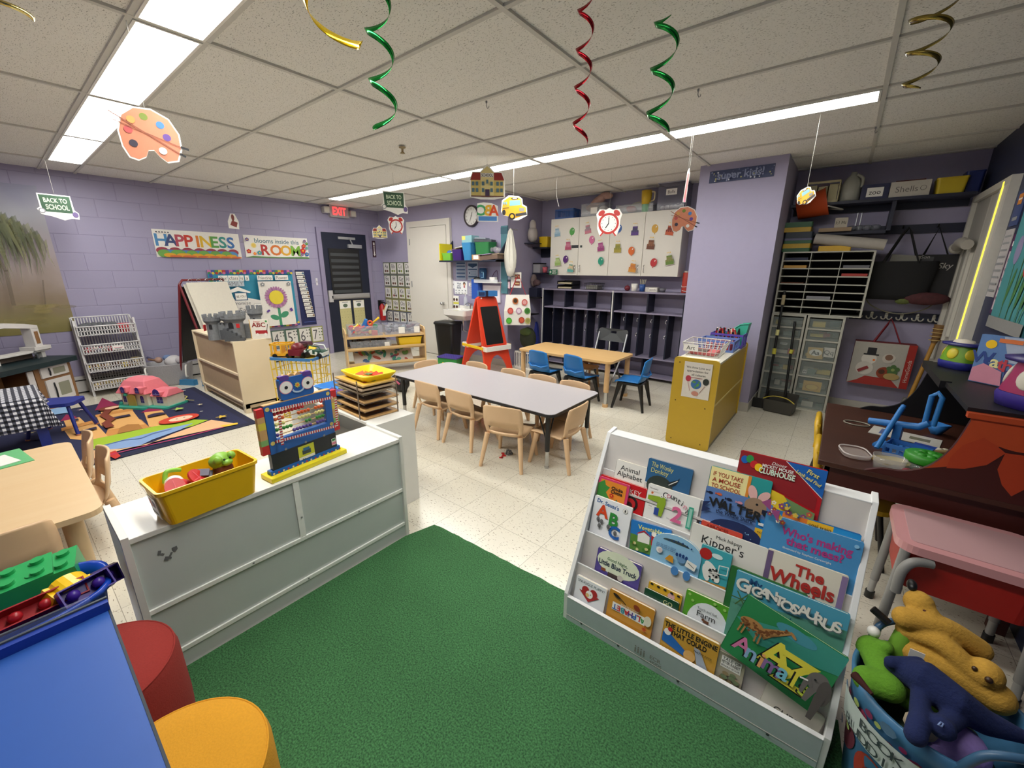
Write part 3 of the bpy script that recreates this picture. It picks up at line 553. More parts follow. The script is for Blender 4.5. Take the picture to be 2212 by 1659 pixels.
def d_mess(b, w, h, T):
    m = mat('#b03a84'); b.text("Who's making", w*.06, T-.04, .025, m, 'C', .03, wmax=w*.72); b.text('that mess?', w*.06, T-.07, .025, m, 'C', .03, wmax=w*.6); b.text('Illustrated by Stephen Cartwright', w*.0, T-.096, .007, WHITE, wmax=w*.5)
    br = mat('#b58a68'); b.disc(0, T-.16, w*.36, br, .048); b.disc(-w*.2, T-.15, w*.18, br, .035); b.disc(w*.44, T-.018, .006, SKY)
book(3, .0135, (.614, .035), (.874, .038), '#4a92c8', d_mess, 'large sky blue hardcover with pink lettering at the right end', .012)
def d_abc(b, w, h, T):
    b.text("Dr. Seuss's", -w*.12, T-.02, .016, mat('#1f5a9a'), 'C', .02, rot=-.06, wmax=w*.62); b.disc(w*.34, T-.022, .011, mat('#b9b9b9')); b.disc(w*.34, T-.022, .0095, WHITE); b.rc(w*.34, T-.022, .005, .01, INK)
    b.text('A', -w*.22, T-.055, .05, mat('#d8441e'), 'C', .035); b.text('B', w*.1, T-.075, .052, mat('#2f8a3a'), 'C', .035); b.text('C', w*.16, T-.125, .05, mat('#1f62b4'), 'C', .035)
    g = mat('#6d6d70')
    for x, y in ((-.3, .095), (-.2, .1), (-.24, .12), (0, .11), (.2, .125)): b.disc(w*x, T-y, .008, g, .01); b.line([(w*x, T-y), (w*x+.004, T-y-.016)], .002, INK)
book(2, .003, (.002, .024), (.17, .03), '#eef0f4', d_abc, 'white alphabet book with large red A, green B and blue C', .011, spine='#2a6ab0')
def d_veg(b, w, h, T):
    b.text('Vegetables', w*.02, T-.02, .017, mat('#e8e48a'), 'C', .02, wmax=w*.9); b.pg([(-w*.49, T-.055), (w*.49, T-.065), (w*.49, T-.12), (-w*.49, T-.12)], mat('#5a8a3a')); b.pg([(-w*.3, T-.08), (-w*.3, T-.05), (-w*.15, T-.038), (0, T-.05), (0, T-.08)], WHITE); b.pg([(-w*.34, T-.052), (-w*.15, T-.036), (w*.06, T-.052), (-w*.0, T-.045), (-w*.15, T-.03), (-w*.3, T-.045)], RED); b.rc(w*.1, T-.058, w*.12, .045, mat('#b0252a')); b.disc(w*.1, T-.034, w*.06, WHITE)
    for k in range(14): b.disc(w*ru(-.45, .45), T-ru(.085, .11), .006, mat(rc_(['#3f7a2a', '#7aa03a', '#c8a83a', '#d0c890'])), n=8)
book(2, .003, (.172, -.027), (.331, -.01), '#1f7ac8', d_veg, 'blue book with a white barn and red silo on the cover', .0085)
def arch(w, h): return [(-w/2, -h/2), (w/2, -h/2)]+[(w/2*cos(a), h/2-.055+.055*sin(a)) for a in [PI*k/16 for k in range(17)]]
def d_arch(b, w, h, T):
    b.disc(-w*.02, T-.03, w*.27, mat('#3a4a4a'), .011, a0=0, a1=PI); n = mat('#1d3f7a')
    for i in range(6): b.disc(-w*.16+w*.09*i, T-.017-.004*abs(i-2.5), .0032, n, n=6)
    for i in range(3): b.text('paw the path to follow', -w*.2, T-.05-.006*i, .0055, n, wmax=w*.42)
    b.disc(-w*.32, T-.075, .012, WHITE); b.disc(-w*.3, T-.075, .008, mat('#d8c8c8')); b.pg([(-w*.18, T-.1), (-w*.0, T-.105), (-w*.02, T-.08), (-w*.1, T-.078)], mat('#d8962a')); b.disc(w*.14, T-.08, .014, mat('#6a94c0'), .012)
    for k in range(4): b.disc(w*(.04+.065*k), T-.062-.002*abs(k-1.5), .005, n, .007)
    b.rc(w*.34, T-.085, w*.2, .026, WHITE, -.2); b.line([(w*.28, T-.078), (w*.4, T-.09)], .002, INK); b.disc(w*.06, T-.128, .014, mat('#4a84c4'), .017); b.disc(w*.3, T-.128, .013, mat('#4a84c4'), .018)
book(2, .013, (.273, -.01), (.453, -.009), '#8dbfe0', d_arch, 'pale blue arched board book with a carrying handle and paw print', .013, shape=arch)
def d_spot(b, w, h, T):
    b.disc(-w*.32, T-.03, .021, mat('#b3221e')); b.disc(w*.05, T-.025, w*.18, mat('#d8ecec'), .009); b.pg([(-w*.49, T-.13), (w*.49, T-.12), (w*.49, T-.2), (-w*.49, T-.2)], mat('#a8782a')); b.disc(-w*.02, T-.085, .04, WHITE, .018, rot=-.9); b.disc(-w*.2, T-.095, .012, WHITE, .03, rot=.3)
    for k in range(14): b.disc(w*ru(-.18, .22), T-ru(.06, .115), .004, INK, .003, 8)
    b.line([(w*.18, T-.05), (w*.46, T-.045), (w*.46, T-.075), (w*.18, T-.08), (w*.18, T-.05)], .003, WHITE)
book(2, .0135, (.445, -.003), (.546, -.004), '#3fa7b4', d_spot, 'turquoise book with a spotted dog and red balloon', .009)
def d_kip(b, w, h, T): b.text('Mick Inkpen', w*.02, T-.022, .012, INK, wmax=w*.4); b.text("Kipper's", -w*.05, T-.045, .03, INK, 'C', -.004, wmax=w*.74); b.disc(-w*.02, T-.085, .02, INK, .008); b.disc(w*.24, T-.11, .012, mat('#c8c0a8')); b.disc(w*.25, T-.105, .003, INK)
book(2, .003, (.398, .056), (.642, .059), '#e4e2da', d_kip, 'off white book with thin black serif style lettering in mid rack', .009)
def d_wheels(b, w, h, T):
    r = mat('#b5322a'); b.rc(w*.46, 0, w*.07, h*.97, mat('#8a76a0')); b.rc(-w*.46, 0, w*.07, h*.97, mat('#6d5a80')); b.text('The', w*.06, T-.036, .034, r, 'C', .03); b.text('Wheels', -w*.02, T-.075, .042, r, 'C', .03, wmax=w*.82); b.text('on the', w*.08, T-.115, .034, r, 'C', .03, wmax=w*.5)
    b.pg([(-w*.42, T-.16), (w*.42, T-.16), (w*.42, T-.14), (-w*.42, T-.14)], GRN)
book(2, .003, (.642, .062), (.856, .062), '#e2dccb', d_wheels, 'cream book with large red lettering and purple side bands', .0095)
def d_truck(b, w, h, T):
    b.disc(0, T-.04, w*.48, mat('#dfe6cc'), .05); b.text('Good Night,', -w*.02, T-.028, .012, mat('#3d6a4a'), 'C', .01, wmax=w*.5); b.text('Little Blue Truck', -w*.0, T-.05, .02, mat('#22304a'), 'C', .02, wmax=w*.86); b.rc(-w*.3, T-.08, .02, .012, mat('#8a4a2a')); b.rc(-.01, T-.09, .05, .018, mat('#4a3a3a')); b.disc(w*.1, T-.085, .012, mat('#c8c0b8'))
book(1, .003, (.07, -.032), (.259, -.038), '#584a96', d_truck, 'violet and pale green board book alone at the left of the fourth tier', .013)
def d_cow(b, w, h, T): b.disc(w*.2, T-.02, .013, mat('#d8a8a8')); [b.disc(w*(-.4+.2*k), T-.006, .006, INK, .004) for k in range(5)]; b.pg([(-w*.45, T-.03), (w*.0, T-.03), (w*.1, T-.06), (-w*.45, T-.06)], mat('#6a5a2a'))
book(1, .002, (.294, -.072), (.419, -.082), '#d9a92a', d_cow, 'yellow board book behind the dark green one, fourth tier', .0125)
def d_go(b, w, h, T): b.text('GO', w*.2, T-.02, .016, mat('#d8d8a0'))
book(1, .016, (.286, -.106), (.415, -.101), '#14452e', d_go, 'dark green board book in front of the yellow one', .008)
def d_farm(b, w, h, T):
    b.disc(w*.02, T-.1, w*.42, mat('#e8ecf0'), .082, 28)
    for q in ((-.42, .012), (-.34, .03), (.3, .014), (.42, .04), (.1, .008)): b.disc(w*q[0], T-q[1], .005, mat('#9ccf6a'))
    b.text('Touch and feel', -w*.02, T-.045, .009, mat('#4a4a50'), rot=.0, wmax=w*.4); b.text('Farm', -w*.02, T-.064, .022, INK, 'C', .0); b.rc(0, T-.084, .018, .01, BRN); b.disc(-.01, T-.08, .005, BRN)
book(1, .003, (.429, -.043), (.591, -.041), '#5aa52c', d_farm, 'green board book with white oval and farm lettering', .013)
def d_giga(b, w, h, T):
    b.pg([(-w*.499, T-.1), (w*.499, T-.05), (w*.499, -h*.49), (-w*.499, -h*.49)], mat('#5b9a86')); b.text('My', -w*.3, T-.02, .021, mat('#1d4a7a'), 'C', .02); ws = mat('#e6e4da'); bk = mat('#6a7a80')
    for i, ch in enumerate('GIGANTOSAURUS'):
        x = -w*.42+w*.07*i; y = T-.04-.012*sin(i*1.3)*.5-(.004 if i > 6 else 0); r = (.2, -.1, .1, -.15, .12, -.05, .1, -.2, .1, -.08, .12, -.1, .1)[i]; s = .04 if i == 0 else .031
        b.text(ch, x+.002, y-.002, s, bk, 'C', .045, rot=r); b.text(ch, x, y, s, ws, 'C', .03, rot=r)
    b.text('friend', -w*.02, T-.085, .014, mat('#1d4a7a'), 'C', .02); g = mat('#4a6a3a')
    for k in range(6): b.line([(-w*.4, T-.085), (-w*.4+.03*cos(k*1.05), T-.085+.026*sin(k*1.05))], .004, g)
    b.disc(w*.2, T-.11, .05, mat('#1d4a78'), .018, rot=-.3)
book(1, .0105, (.57, .098), (.875, .102), '#4fa0bc', d_giga, 'wide teal blue hardcover with jagged white lettering', .011)
book(1, .002, (.549, .108), (.769, .1), '#2c6a34', lambda b, w, h, T: b.rc(0, 0, w*.8, h*.9, mat('#3a7a3a')), 'dark green book mostly hidden behind the wide teal hardcover', .0075)
def d_snug(b, w, h, T):
    b.text('SNUGGLE PUPPY!', 0, T-.016, .011, mat('#5a6a70'), wmax=w*.9); r = mat('#a8282a'); b.disc(-w*.14, T-.045, .017, r); b.disc(w*.12, T-.045, .017, r); b.pg([(-w*.34, T-.052), (w*.32, T-.052), (0, T-.088)], r); b.disc(0, T-.055, .016, WHITE); b.disc(-.008, T-.06, .008, mat('#d8b878')); b.disc(.006, T-.053, .002, INK)
book(0, .003, (.011, -.04), (.151, -.04), '#e9eaee', d_snug, 'small white book with a red heart, left of the bottom tier', .0125, v0=-.205)
def d_alpha(b, w, h, T):
    b.rc(-w*.02, T-.06, w*.74, .032, WHITE)
    for i, (ch, m) in enumerate(zip('ALPHABET', (GRN, RED, BLUE, PUR, RED, TEAL, RED, BLUE))): b.text(ch, w*.29-w*.088*i, T-.06, .021, m, 'C', .02, rot=PI)
    k = mat('#241c18'); b.disc(-w*.32, T-.014, .016, k, .006, rot=-.3); b.line([(-w*.3, T-.01), (-w*.1, T-.03)], .003, k); b.disc(w*.14, T-.022, .014, mat('#8a3a20'), .01, rot=-.5); b.disc(w*.4, T-.05, .014, mat('#dcd8c4'), .02); b.star(w*.36, T-.085, .012, mat('#b8461e'), 8)
    b.text('animals of the world', 0, T-.036, .006, WHITE, rot=PI, wmax=w*.5)
book(0, .003, (.162, -.031), (.344, -.022), '#c98d32', d_alpha, 'ochre animal alphabet book shelved upside down', .013, v0=-.205)
def d_engine(b, w, h, T):
    k = mat('#26221c'); b.text('THE LITTLE ENGINE', 0, T-.018, .017, k, 'C', .03, wmax=w*.95); b.text('THAT COULD', -w*.02, T-.04, .017, k, 'C', .03, wmax=w*.66); b.pg([(-w*.48, T-.05), (-w*.38, T-.044), (w*.05, T-.09), (w*.05, T-.105), (-w*.48, T-.085)], mat('#1f66b4')); b.disc(-w*.4, T-.045, .012, WHITE); b.disc(-w*.36, T-.032, .008, RED); b.pg([(w*.1, T-.05), (w*.2, T-.05), (w*.4, T-.11), (w*.2, T-.11)], mat('#a0aab8')); b.disc(w*.05, T-.09, .02, mat('#d8a860')); b.text('WATTY PIPER', w*.26, T-.062, .007, k)
book(0, .003, (.381, -.032), (.569, -.027), '#c79738', d_engine, 'golden book with bold black lettering and a blue engine', .015, v0=-.205)
def d_tale(b, w, h, T): b.rc(.002, T-.028, w*.72, .04, WHITE); b.text('TALE OF', .002, T-.016, .01, INK); b.text('PETER RABBIT', .002, T-.028, .01, INK, wmax=w*.66); b.text('BOARD BOOK', .002, T-.04, .006, INK); [b.disc(ru(-.3, .3)*w, T-ru(.06, .09), .01, mat(rc_(['#8a7a58', '#6a7a58', '#a89878'])), .007) for k in range(9)]
book(0, .003, (.567, -.047), (.651, -.053), '#a8a18c', d_tale, 'small grey brown book with a white title panel, bottom tier', .009, v0=-.205)
def d_guess(b, w, h, T):
    for i, s in enumerate(('GUESS', 'HOW MUCH', 'I LOVE YOU')): b.text(s, 0, T-.07-.026*i, .021, mat('#4a4844'), 'C', .005, wmax=w*(.5, .78, .9)[i])
book(0, .003, (.718, -.052), (.871, -.077), '#d9d4c6', d_guess, 'cream book with grey capital lettering under the animal book, bottom right', .009, v0=-.205)
def d_az(b, w, h, T):
    b.pg([(-w*.5, h*.1), (w*.2, h*.49), (w*.499, h*.49), (w*.499, h*.2), (-w*.2, -h*.1)], mat('#3f9a8a')); b.disc(w*.05, h*.36, w*.2, mat('#4a98a8'), h*.09)
    ge = mat('#b98a52'); gd = mat('#7a4a2a'); b.disc(-w*.34, h*.13, w*.12, ge, h*.08, rot=.1); b.pg([(-w*.28, h*.12), (-w*.2, h*.2), (-w*.02, h*.36), (w*.02, h*.34), (-w*.12, h*.14), (-w*.18, h*.02)], ge); b.disc(w*.03, h*.335, w*.045, ge, h*.02, rot=-.6)
    for x in (-.42, -.38, -.26, -.22): b.line([(w*x, h*.1), (w*(x-.01+.02*(x > -.3)), -h*.08)], .005, ge)
    for k in range(60):
        q = rnd.random(); x, y = (-.44+.22*rnd.random(), .08+.1*rnd.random()) if q < .55 else (-.24+.2*rnd.random(), 0)
        if q >= .55: y = .12+(x+.24)*1.1+ru(-.02, .04)
        b.disc(w*x, h*y, .0042, gd, .0036, 6)
    yl = mat('#e8dc4a'); S = ((('A', -.02, .02, .085, yl), ('-', .075, .0, .08, yl), ('Z', .17, -.05, .1, yl)))
    for dx in (.005, 0):
        for ch, x, y, s, m in S: b.text(ch, w*x-dx, h*y-dx, s, INK if dx else m, 'C', .022, rot=.05)
    cs = ['#d77aa8', '#8fb4d8', '#e8a86a', '#8a6aa0', '#7ac4d8', '#e8dc4a', '#c8d84a']
    for dx in (.004, 0):
        for i, ch in enumerate('Animals'): b.text(ch, -w*.33+w*.105*i-dx, -h*.14-h*.03*sin(i)-dx, .05, INK if dx else mat(cs[i]), 'C', .018, rot=.03)
    e = mat('#6f6a68'); e2 = mat('#57514f'); b.disc(w*.36, h*.05, w*.095, e, h*.14); b.disc(w*.44, -h*.04, w*.06, e2, h*.18, rot=.15); b.pg([(w*.28, h*.08), (w*.25, -h*.02), (w*.26, -h*.2), (w*.29, -h*.22), (w*.3, -h*.05), (w*.34, -h*.05)], e)
    b.pg([(w*.38, -h*.1), (w*.47, -h*.1), (w*.46, -h*.47), (w*.41, -h*.47)], e2); b.pg([(w*.31, -h*.08), (w*.38, -h*.08), (w*.35, -h*.28), (w*.31, -h*.28)], e); b.line([(w*.28, h*.0), (w*.22, -h*.02)], .005, WHITE); b.disc(w*.33, h*.07, .003, INK)
book(0, .022, (.618, .186), (.889, .125), '#2f8a52', d_az, 'large green animal book leaning aslant across the lower tiers', .008, rot=(math.atan2((.889, .125)[1]-(.618, .186)[1], (.889, .125)[0]-(.618, .186)[0]), math.dist((.618, .186), (.889, .125)), math.dist((.618, .186), (.58, -.028))))

# ================================================================ tables and chairs in the middle
TAN = mat('#dcb890', .45, 0, .04, 12); 
def leg(b, x, y, h, m, r=.02, foot=.12, mf=CHROME):
    b.cyl((x, y, foot), (x, y, h), r, m); b.cyl((x, y, .012), (x, y, foot), r*.82, mf); b.cyl((x, y, 0), (x, y, .014), r*1.0, mf, n=12)
t = thing('kids_table', 'long low gray topped table with black edge, ringed by tan chairs', 'table', (-.75, 1.1, 0))
b = B(); b.prism(rrect(1.885, .755, .06, 6), .435, .456, mat('#1d1d20', .5)); b.prism(rrect(1.879, .749, .058, 6), .456, .46, mat('#b7b3b8', .35, 0, .03, 60)); b.build('tabletop', t)
for sx in (-1, 1):
    for sy in (-1, 1):
        b = B(); x, y = sx*.865, sy*.31; leg(b, x, y, .435, mat('#1b1b1d', .4), .019, .14)
        b.tube([(x, y, .2), (x-sx*.09, y, .43)], .006, BLK); b.tube([(x, y, .2), (x, y-sy*.09, .43)], .006, BLK); b.build('leg', t)
def kid_chair(label, loc, rz, group):
    t = thing('kids_chair', label, 'chair', loc, rz, group)
    # seat and back as one moulded shell, with the hand slot left open
    prof = [(.17, .235, .145), (.165, .252, .155), (.1, .258, .16), (0, .254, .16), (-.1, .254, .155), (-.138, .262, .15), (-.152, .284, .148), (-.158, .306, .15), (-.163, .332, .158), (-.172, .39, .16), (-.183, .455, .158), (-.19, .496, .152), (-.192, .506, .138)]
    vs = []; n = 11
    for i, (y, z, hw) in enumerate(prof):
        for k in range(n):
            u = -1+2*k/(n-1); cur = .030*u*u if i > 4 else 0; zz = z+(.012*u*u if i < 4 else (-.012*u*u if i > 9 else 0)); vs.append((u*hw, y+cur, zz))
    fs = [(i*n+k, i*n+k+1, (i+1)*n+k+1, (i+1)*n+k) for i in range(len(prof)-1) for k in range(n-1) if not (i in (6, 7) and 0 < k < 9)]
    for nm, rows in (('seat', range(0, 5)), ('backrest', range(5, len(prof)))):
        b = B(); b.add(vs, [f for f in fs if (f[0]//n) in rows], TAN, True); o = b.build(nm, t)
        s = o.modifiers.new('s', 'SOLIDIFY'); s.thickness = .011; s.offset = 0
    for sx in (-1, 1):
        b = B(); b.tube([(sx*.135, -.135, .262), (sx*.152, -.165, .13), (sx*.17, -.195, 0)], [.021, .018, .0135], TAN, 10); b.build('leg', t)
        b = B(); b.tube([(sx*.135, .12, .252), (sx*.15, .145, .12), (sx*.165, .165, 0)], [.021, .018, .0135], TAN, 10); b.build('leg', t)
    return t
CG = 'tan chairs around the gray table'
ch = kid_chair('tan chair on the near side of the gray table, nearest the white shelves', (-1.1, .815, 0), 0, CG)

for lab, l, r in (('second tan chair from the left on the near side of the gray table', (-.69, .81, 0), 0), ('tan chair turned slightly at the near side of the gray table, nearest the camera', (-.19, .725, 0), 16),
                  ('tan chair at the right end of the gray table, facing along it', (.11, .96, 0), 92), ('tan chair at the far left end of the gray table, back to the toy shelf', (-1.6, 1.2, 0), -94),
                  ('leftmost tan chair on the far side of the gray table', (-1.28, 1.34, 0), 180), ('tan chair second from the left on the far side of the gray table', (-.78, 1.34, 0), 180),
                  ('tan chair third from the left on the far side of the gray table', (-.42, 1.335, 0), 182), ('rightmost tan chair on the far side of the gray table', (-.07, 1.33, 0), 180)):
    dup(ch, lab, loc=l, rz=D2(r))
# wooden table
MAPLE = wood('#dcb780', '#cfa66c', .4, 1.5, 14, 20); MAP2 = mat('#cfa878', .45)
t = thing('wooden_table', 'light maple rectangular table in front of the cubbies', 'table', (-.76, 2.67, 0))
b = B(); b.prism(rrect(1.25, .62, .05, 5), .495, .52, MAPLE); b.build('tabletop', t, bev=.004)
for sx in (-1, 1):
    for sy in (-1, 1): b = B(); leg(b, sx*.57, sy*.265, .495, MAP2, .029, .17, CHROME); b.cyl((sx*.57, sy*.265, 0), (sx*.57, sy*.265, .035), .031, MAP2); b.build('leg', t)
CB = mat('#2274bd', .4, 0, .03, 20)
def blue_chair(label, loc, rz, group):
    t = thing('kids_chair', label, 'chair', loc, rz, group)
    prof = [(.16, .285, .14), (.15, .305, .15), (.05, .31, .155), (-.09, .308, .155), (-.125, .322, .15), (-.14, .37, .148), (-.155, .45, .143), (-.17, .545, .13), (-.176, .568, .118)]
    n = 9; vs = []
    for i, (y, z, hw) in enumerate(prof):
        for k in range(n): u = -1+2*k/(n-1); vs.append((u*hw, y+(.028*u*u if i > 3 else 0), z+(.01*u*u if i < 4 else (-.016*abs(u)**4 if i == 8 else 0))))
    for nm, rows in (('seat', range(0, 4)), ('backrest', range(4, 8))):
        b = B(); b.add(vs, [(i*n+k, i*n+k+1, (i+1)*n+k+1, (i+1)*n+k) for i in rows for k in range(n-1)], CB, True)
        if nm == 'backrest': b.tube([(-.14, -.13, .40), (-.07, -.168, .375), (0, -.172, .385), (.07, -.168, .375), (.14, -.13, .40)], .006, CB)
        o = b.build(nm, t); s = o.modifiers.new('s', 'SOLIDIFY'); s.thickness = .009; s.offset = 0
    b = B(); b.bx(-.13, .13, -.12, .13, .275, .3, BLK); 
    b.build('seat_frame', t)
    for sx in (-1, 1):
        for sy in (-1, 1): b = B(); b.tube([(sx*.11, sy*.11, .285), (sx*.13, sy*.135, .17), (sx*.155, sy*.17, 0)], [.03, .02, .013], BLK, 8); b.build('leg', t)
    return t
bc = blue_chair('blue chair with black legs at the left near side of the maple table', (-.98, 2.37, 0), D2(-4), 'blue chairs at the maple table')
dup(bc, 'blue chair with black legs at the right near side of the maple table', loc=(-.52, 2.41, 0), rz=D2(-12)); dup(bc, 'blue chair seen from the side at the right end of the maple table', loc=(.03, 2.6, 0), rz=D2(96))
t = thing('stool_chair', 'small wooden chair under the far side of the maple table', 'chair', (-.75, 2.96, 0), D2(180)); wd = mat('#b98d5a', .5)
b = B(); b.prism(rrect(.28, .26, .04), .27, .288, wd); b.build('seat', t); b = B(); b.bx(-.14, .14, -.13, -.115, .3, .47, wd); b.build('backrest', t)
for sx in (-1, 1):
    for sy in (-1, 1): b = B(); b.cyl((sx*.11, sy*.1, .275), (sx*.13, sy*.125, 0), .014, wd); b.build('leg', t)
t = thing('folding_chair', 'black folding chair with silver legs behind the maple table', 'chair', (-.66, 3.28, 0), D2(176))
b = B(); m = mat('#3c3f42', .5); P = rrect(.43, .165, .035, 5); o = rrect(.09, .03, .014, 5, 0, .035)
vs = [(x, -.2-.02*(1-(x/.22)**2)-(y)*.2, .63+y) for x, y in P]; k = len(P)
def shell(b, P, H, f, m, t=.012):
    n = len(P); q = len(H); vo = [f(x, y) for x, y in P]; vh = [f(x, y) for x, y in H]; A = vo+vh
    fs = []
    for i in range(n): fs.append((i, (i+1) % n, n+((i+1)*q//n) % q, n+(i*q//n) % q))
    bk = [(x, y+t, z) for x, y, z in A]; b.add(A+bk, [f_ for f_ in fs]+[tuple(len(A)+j for j in f_[::-1]) for f_ in fs]+[(i, (i+1) % n, len(A)+(i+1) % n, len(A)+i) for i in range(n)]+[(n+i, n+(i+1) % q, len(A)+n+(i+1) % q, len(A)+n+i) for i in range(q)], m)
shell(b, P, o, lambda x, y: (x, -.2-.02*(1-(x/.22)**2)-y*.2, .63+y), m); b.build('backrest', t)
b = B(); b.prism(rrect(.4, .36, .05), .4, .42, mat('#2c2e30', .5)); b.build('seat', t)
ST = mat('#b9bcc0', .35, .7)
for sx in (-1, 1):
    b = B(); b.tube([(sx*.205, -.2, .66), (sx*.205, -.12, .43), (sx*.205, .2, .0)], .012, ST); b.build('leg', t)
    b = B(); b.tube([(sx*.185, .12, .4), (sx*.185, -.2, 0)], .012, mat('#4a4c4e', .4, .5)); b.build('leg', t)
mb('toy_letter', 'small red plastic toy letter on the floor under the gray table', 'toy', lambda b: (b.bx(-.006, .006, -.045, .045, 0, .01, RED), b.bx(-.02, .0, .037, .045, 0, .01, RED), b.bx(.0, .026, -.006, .006, 0, .01, RED), b.bx(-.02, .006, -.045, -.037, 0, .01, RED)), (-.278, .736, 0), (0, 0, .5))
def clump(b):
    for k in range(14): a = k*1.9; b.tube(bez([(.03*cos(a), .03*sin(a), .004), (.02*cos(a+1), .015*sin(a+1), .02+.012*(k % 3)), (.03*cos(a+2), .03*sin(a+2), .006)], 4), .003, mat('#8d9094', .3, .4) if k % 2 else mat('#4d4f52', .4), 5)
mb('metal_clip', 'crumpled silver clip lying beside the red toy letter', 'clip', clump, (-.259, .796, 0))
# ================================================================ easel, bin, sink corner
t = thing('art_easel', 'red plastic A frame art easel with black chalkboard and white tray', 'easel', (-2.3, 2.79, 0), D2(78)); RE = mat('#e04428', .4, 0, .04, 10)
def side(sg):
    b = B(); H = 1.1; d0 = .31; Wb, Wt = .25, .165
    def f(x, z): yy = -sg*(d0*(1-z/H)+.02); return (x, yy, z)
    out = [(-Wb, 0), (-.16, 0)]+[(-.16+.16*(1-cos(PI*k/10)), .02+.27*sin(PI*k/10)) for k in range(11)]+[(.16, 0), (Wb, 0), (Wt, H-.03), (Wt-.04, H), (-Wt+.04, H), (-Wt, H-.03)]
    n = len(out); A = [f(x, z) for x, z in out]; Bk = [(x, y+sg*.03, z) for x, y, z in A]
    b.add(A+Bk, [list(range(n)), list(range(n, 2*n))[::-1]]+[(i, (i+1) % n, n+(i+1) % n, n+i) for i in range(n)], RE); b.build('panel', t)
    if sg > 0:
        an = math.atan2(d0, H); b = B(); b.M = MT((0, -(d0*(1-.7/H)+.024), .7)) @ MR(PI/2-an, 4, 'X')
        b.prism(rrect(.34, .58, .03), -.004, .004, RE); b.prism(rrect(.30, .54, .015), .004, .007, mat('#17191a', .35)); b.build('chalkboard', t)
side(1); side(-1)
for sg in (1, -1):
    b = B(); y = -sg*.245; b.bx(-.22, .22, y-.06, y+.06, .36, .372, WHITE); b.bx(-.22, .22, y-.06, y-.05, .372, .43, WHITE); b.bx(-.22, .22, y+.05, y+.06, .372, .43, WHITE); b.bx(-.22, -.21, y-.05, y+.05, .372, .43, WHITE); b.bx(.21, .22, y-.05, y+.05, .372, .43, WHITE); b.build('tray', t, bev=.003)
for sx in (-1, 1): b = B(); b.bx(sx*.25-.008, sx*.25+.008, -.26, .26, .385, .425, mat('#eebf20', .4)); b.build('hinge_bar', t, bev=.006)
b = B(); b.ball(-.1, -.03, 1.075, .012, WHITE); b.build('knob', t)
t = thing('trash_can', 'tall black plastic trash can with lid in front of the sink', 'trash can', (-3.2, 2.88, 0), D2(8)); m = mat('#1b1c1d', .4, 0, .05, 15)
b = B(); b.lathe([(0, 0), (.12, 0), (.125, .01), (.16, .62)], m, 48, 1.15, .85, True, 12); b.build('body', t)
b = B(); b.lathe([(.16, .62), (.172, .622), (.172, .65), (.155, .668), (0, .672)], m, 48, 1.15, .85, True, 12); b.build('lid', t)
t = thing('step_stool', 'small green and purple step stool beside the trash can', 'step stool', (-2.86, 2.6, 0), D2(12))
b = B(); g = mat('#2d8a3f', .5); b.prismA([(-.13, 0), (-.1, .17), (.1, .17), (.13, 0)], -.17, .17, g, 'x'); b.M = MT((-.06, -.121, .09)) @ BWB; b.z = .004; b.disc(0, 0, .022, YEL); b.disc(0, 0, .01, g); b.build('base', t)
b = B(); b.bx(-.18, .18, -.115, .115, .17, .19, mat('#4a3f8f', .5)); [b.ball(-.15+.043*i, -.08+.055*j, .19, .006, mat('#4a3f8f', .5), n=8) for i in range(8) for j in range(4)]; b.build('tread', t)
t = thing('wall_sink', 'white wall mounted hand sink beside the white door', 'sink', (-2.98, 3.2, .73)); p = mat('#e6e4df', .15, 0, 0, 10, 0, 1, 0, .5)
b = B(); P = rrect(.5, .42, .05); P2 = rrect(.4, .26, .06, 5, 0, -.03); q = len(P)
b.add([(x, y-.21, .13) for x, y in P]+[(x, y-.21, .13) for x, y in P2]+[(x*.8, y*.8-.21, .04) for x, y in P2], [(i, (i+1) % q, q+(i+1) % q, q+i) for i in range(q)]+[(q+i, q+(i+1) % q, 2*q+(i+1) % q, 2*q+i) for i in range(q)]+[list(range(2*q, 3*q))], p)
b.add([(x, y-.21, .13) for x, y in P]+[(x*.98, y*.98-.21, .05) for x, y in P]+[(x*.6, y*.6-.19, -.03) for x, y in P], [(i, (i+1) % q, q+(i+1) % q, q+i) for i in range(q)]+[(q+i, q+(i+1) % q, 2*q+(i+1) % q, 2*q+i) for i in range(q)]+[list(range(2*q, 3*q))], p)
b.bx(-.25, .25, -.03, -.002, .12, .17, p); b.build('basin', t)
b = B(); b.cyl((.05, -.08, .13), (.05, -.08, .2), .014, CHROME); b.tube(bez([(.05, -.08, .19), (.05, -.13, .225), (.05, -.2, .2)]), .011, CHROME); b.bx(.02, .08, -.1, -.06, .2, .215, CHROME); b.cyl((.12, -.08, .13), (.12, -.08, .17), .018, CHROME); b.build('faucet', t)
b = B(); b.tube([(0, -.2, -.02), (0, -.2, -.2), (0, -.05, -.25), (0, -.02, -.25)], .018, CHROME); b.build('drain_pipe', t)
def bottle(b, m=clear('#d8dfe4', .4)):
    b.lathe([(0, 0), (.03, 0), (.032, .01), (.03, .12), (.014, .145), (.013, .16)], m, 16); b.cyl((0, 0, .16), (0, 0, .2), .006, WHITE); b.tube([(0, 0, .2), (0, -.04, .2)], .006, WHITE)
mb('soap_bottle', 'clear pump soap bottle at the back of the hand sink', 'bottle', bottle, (-3.06, 3.145, .9))
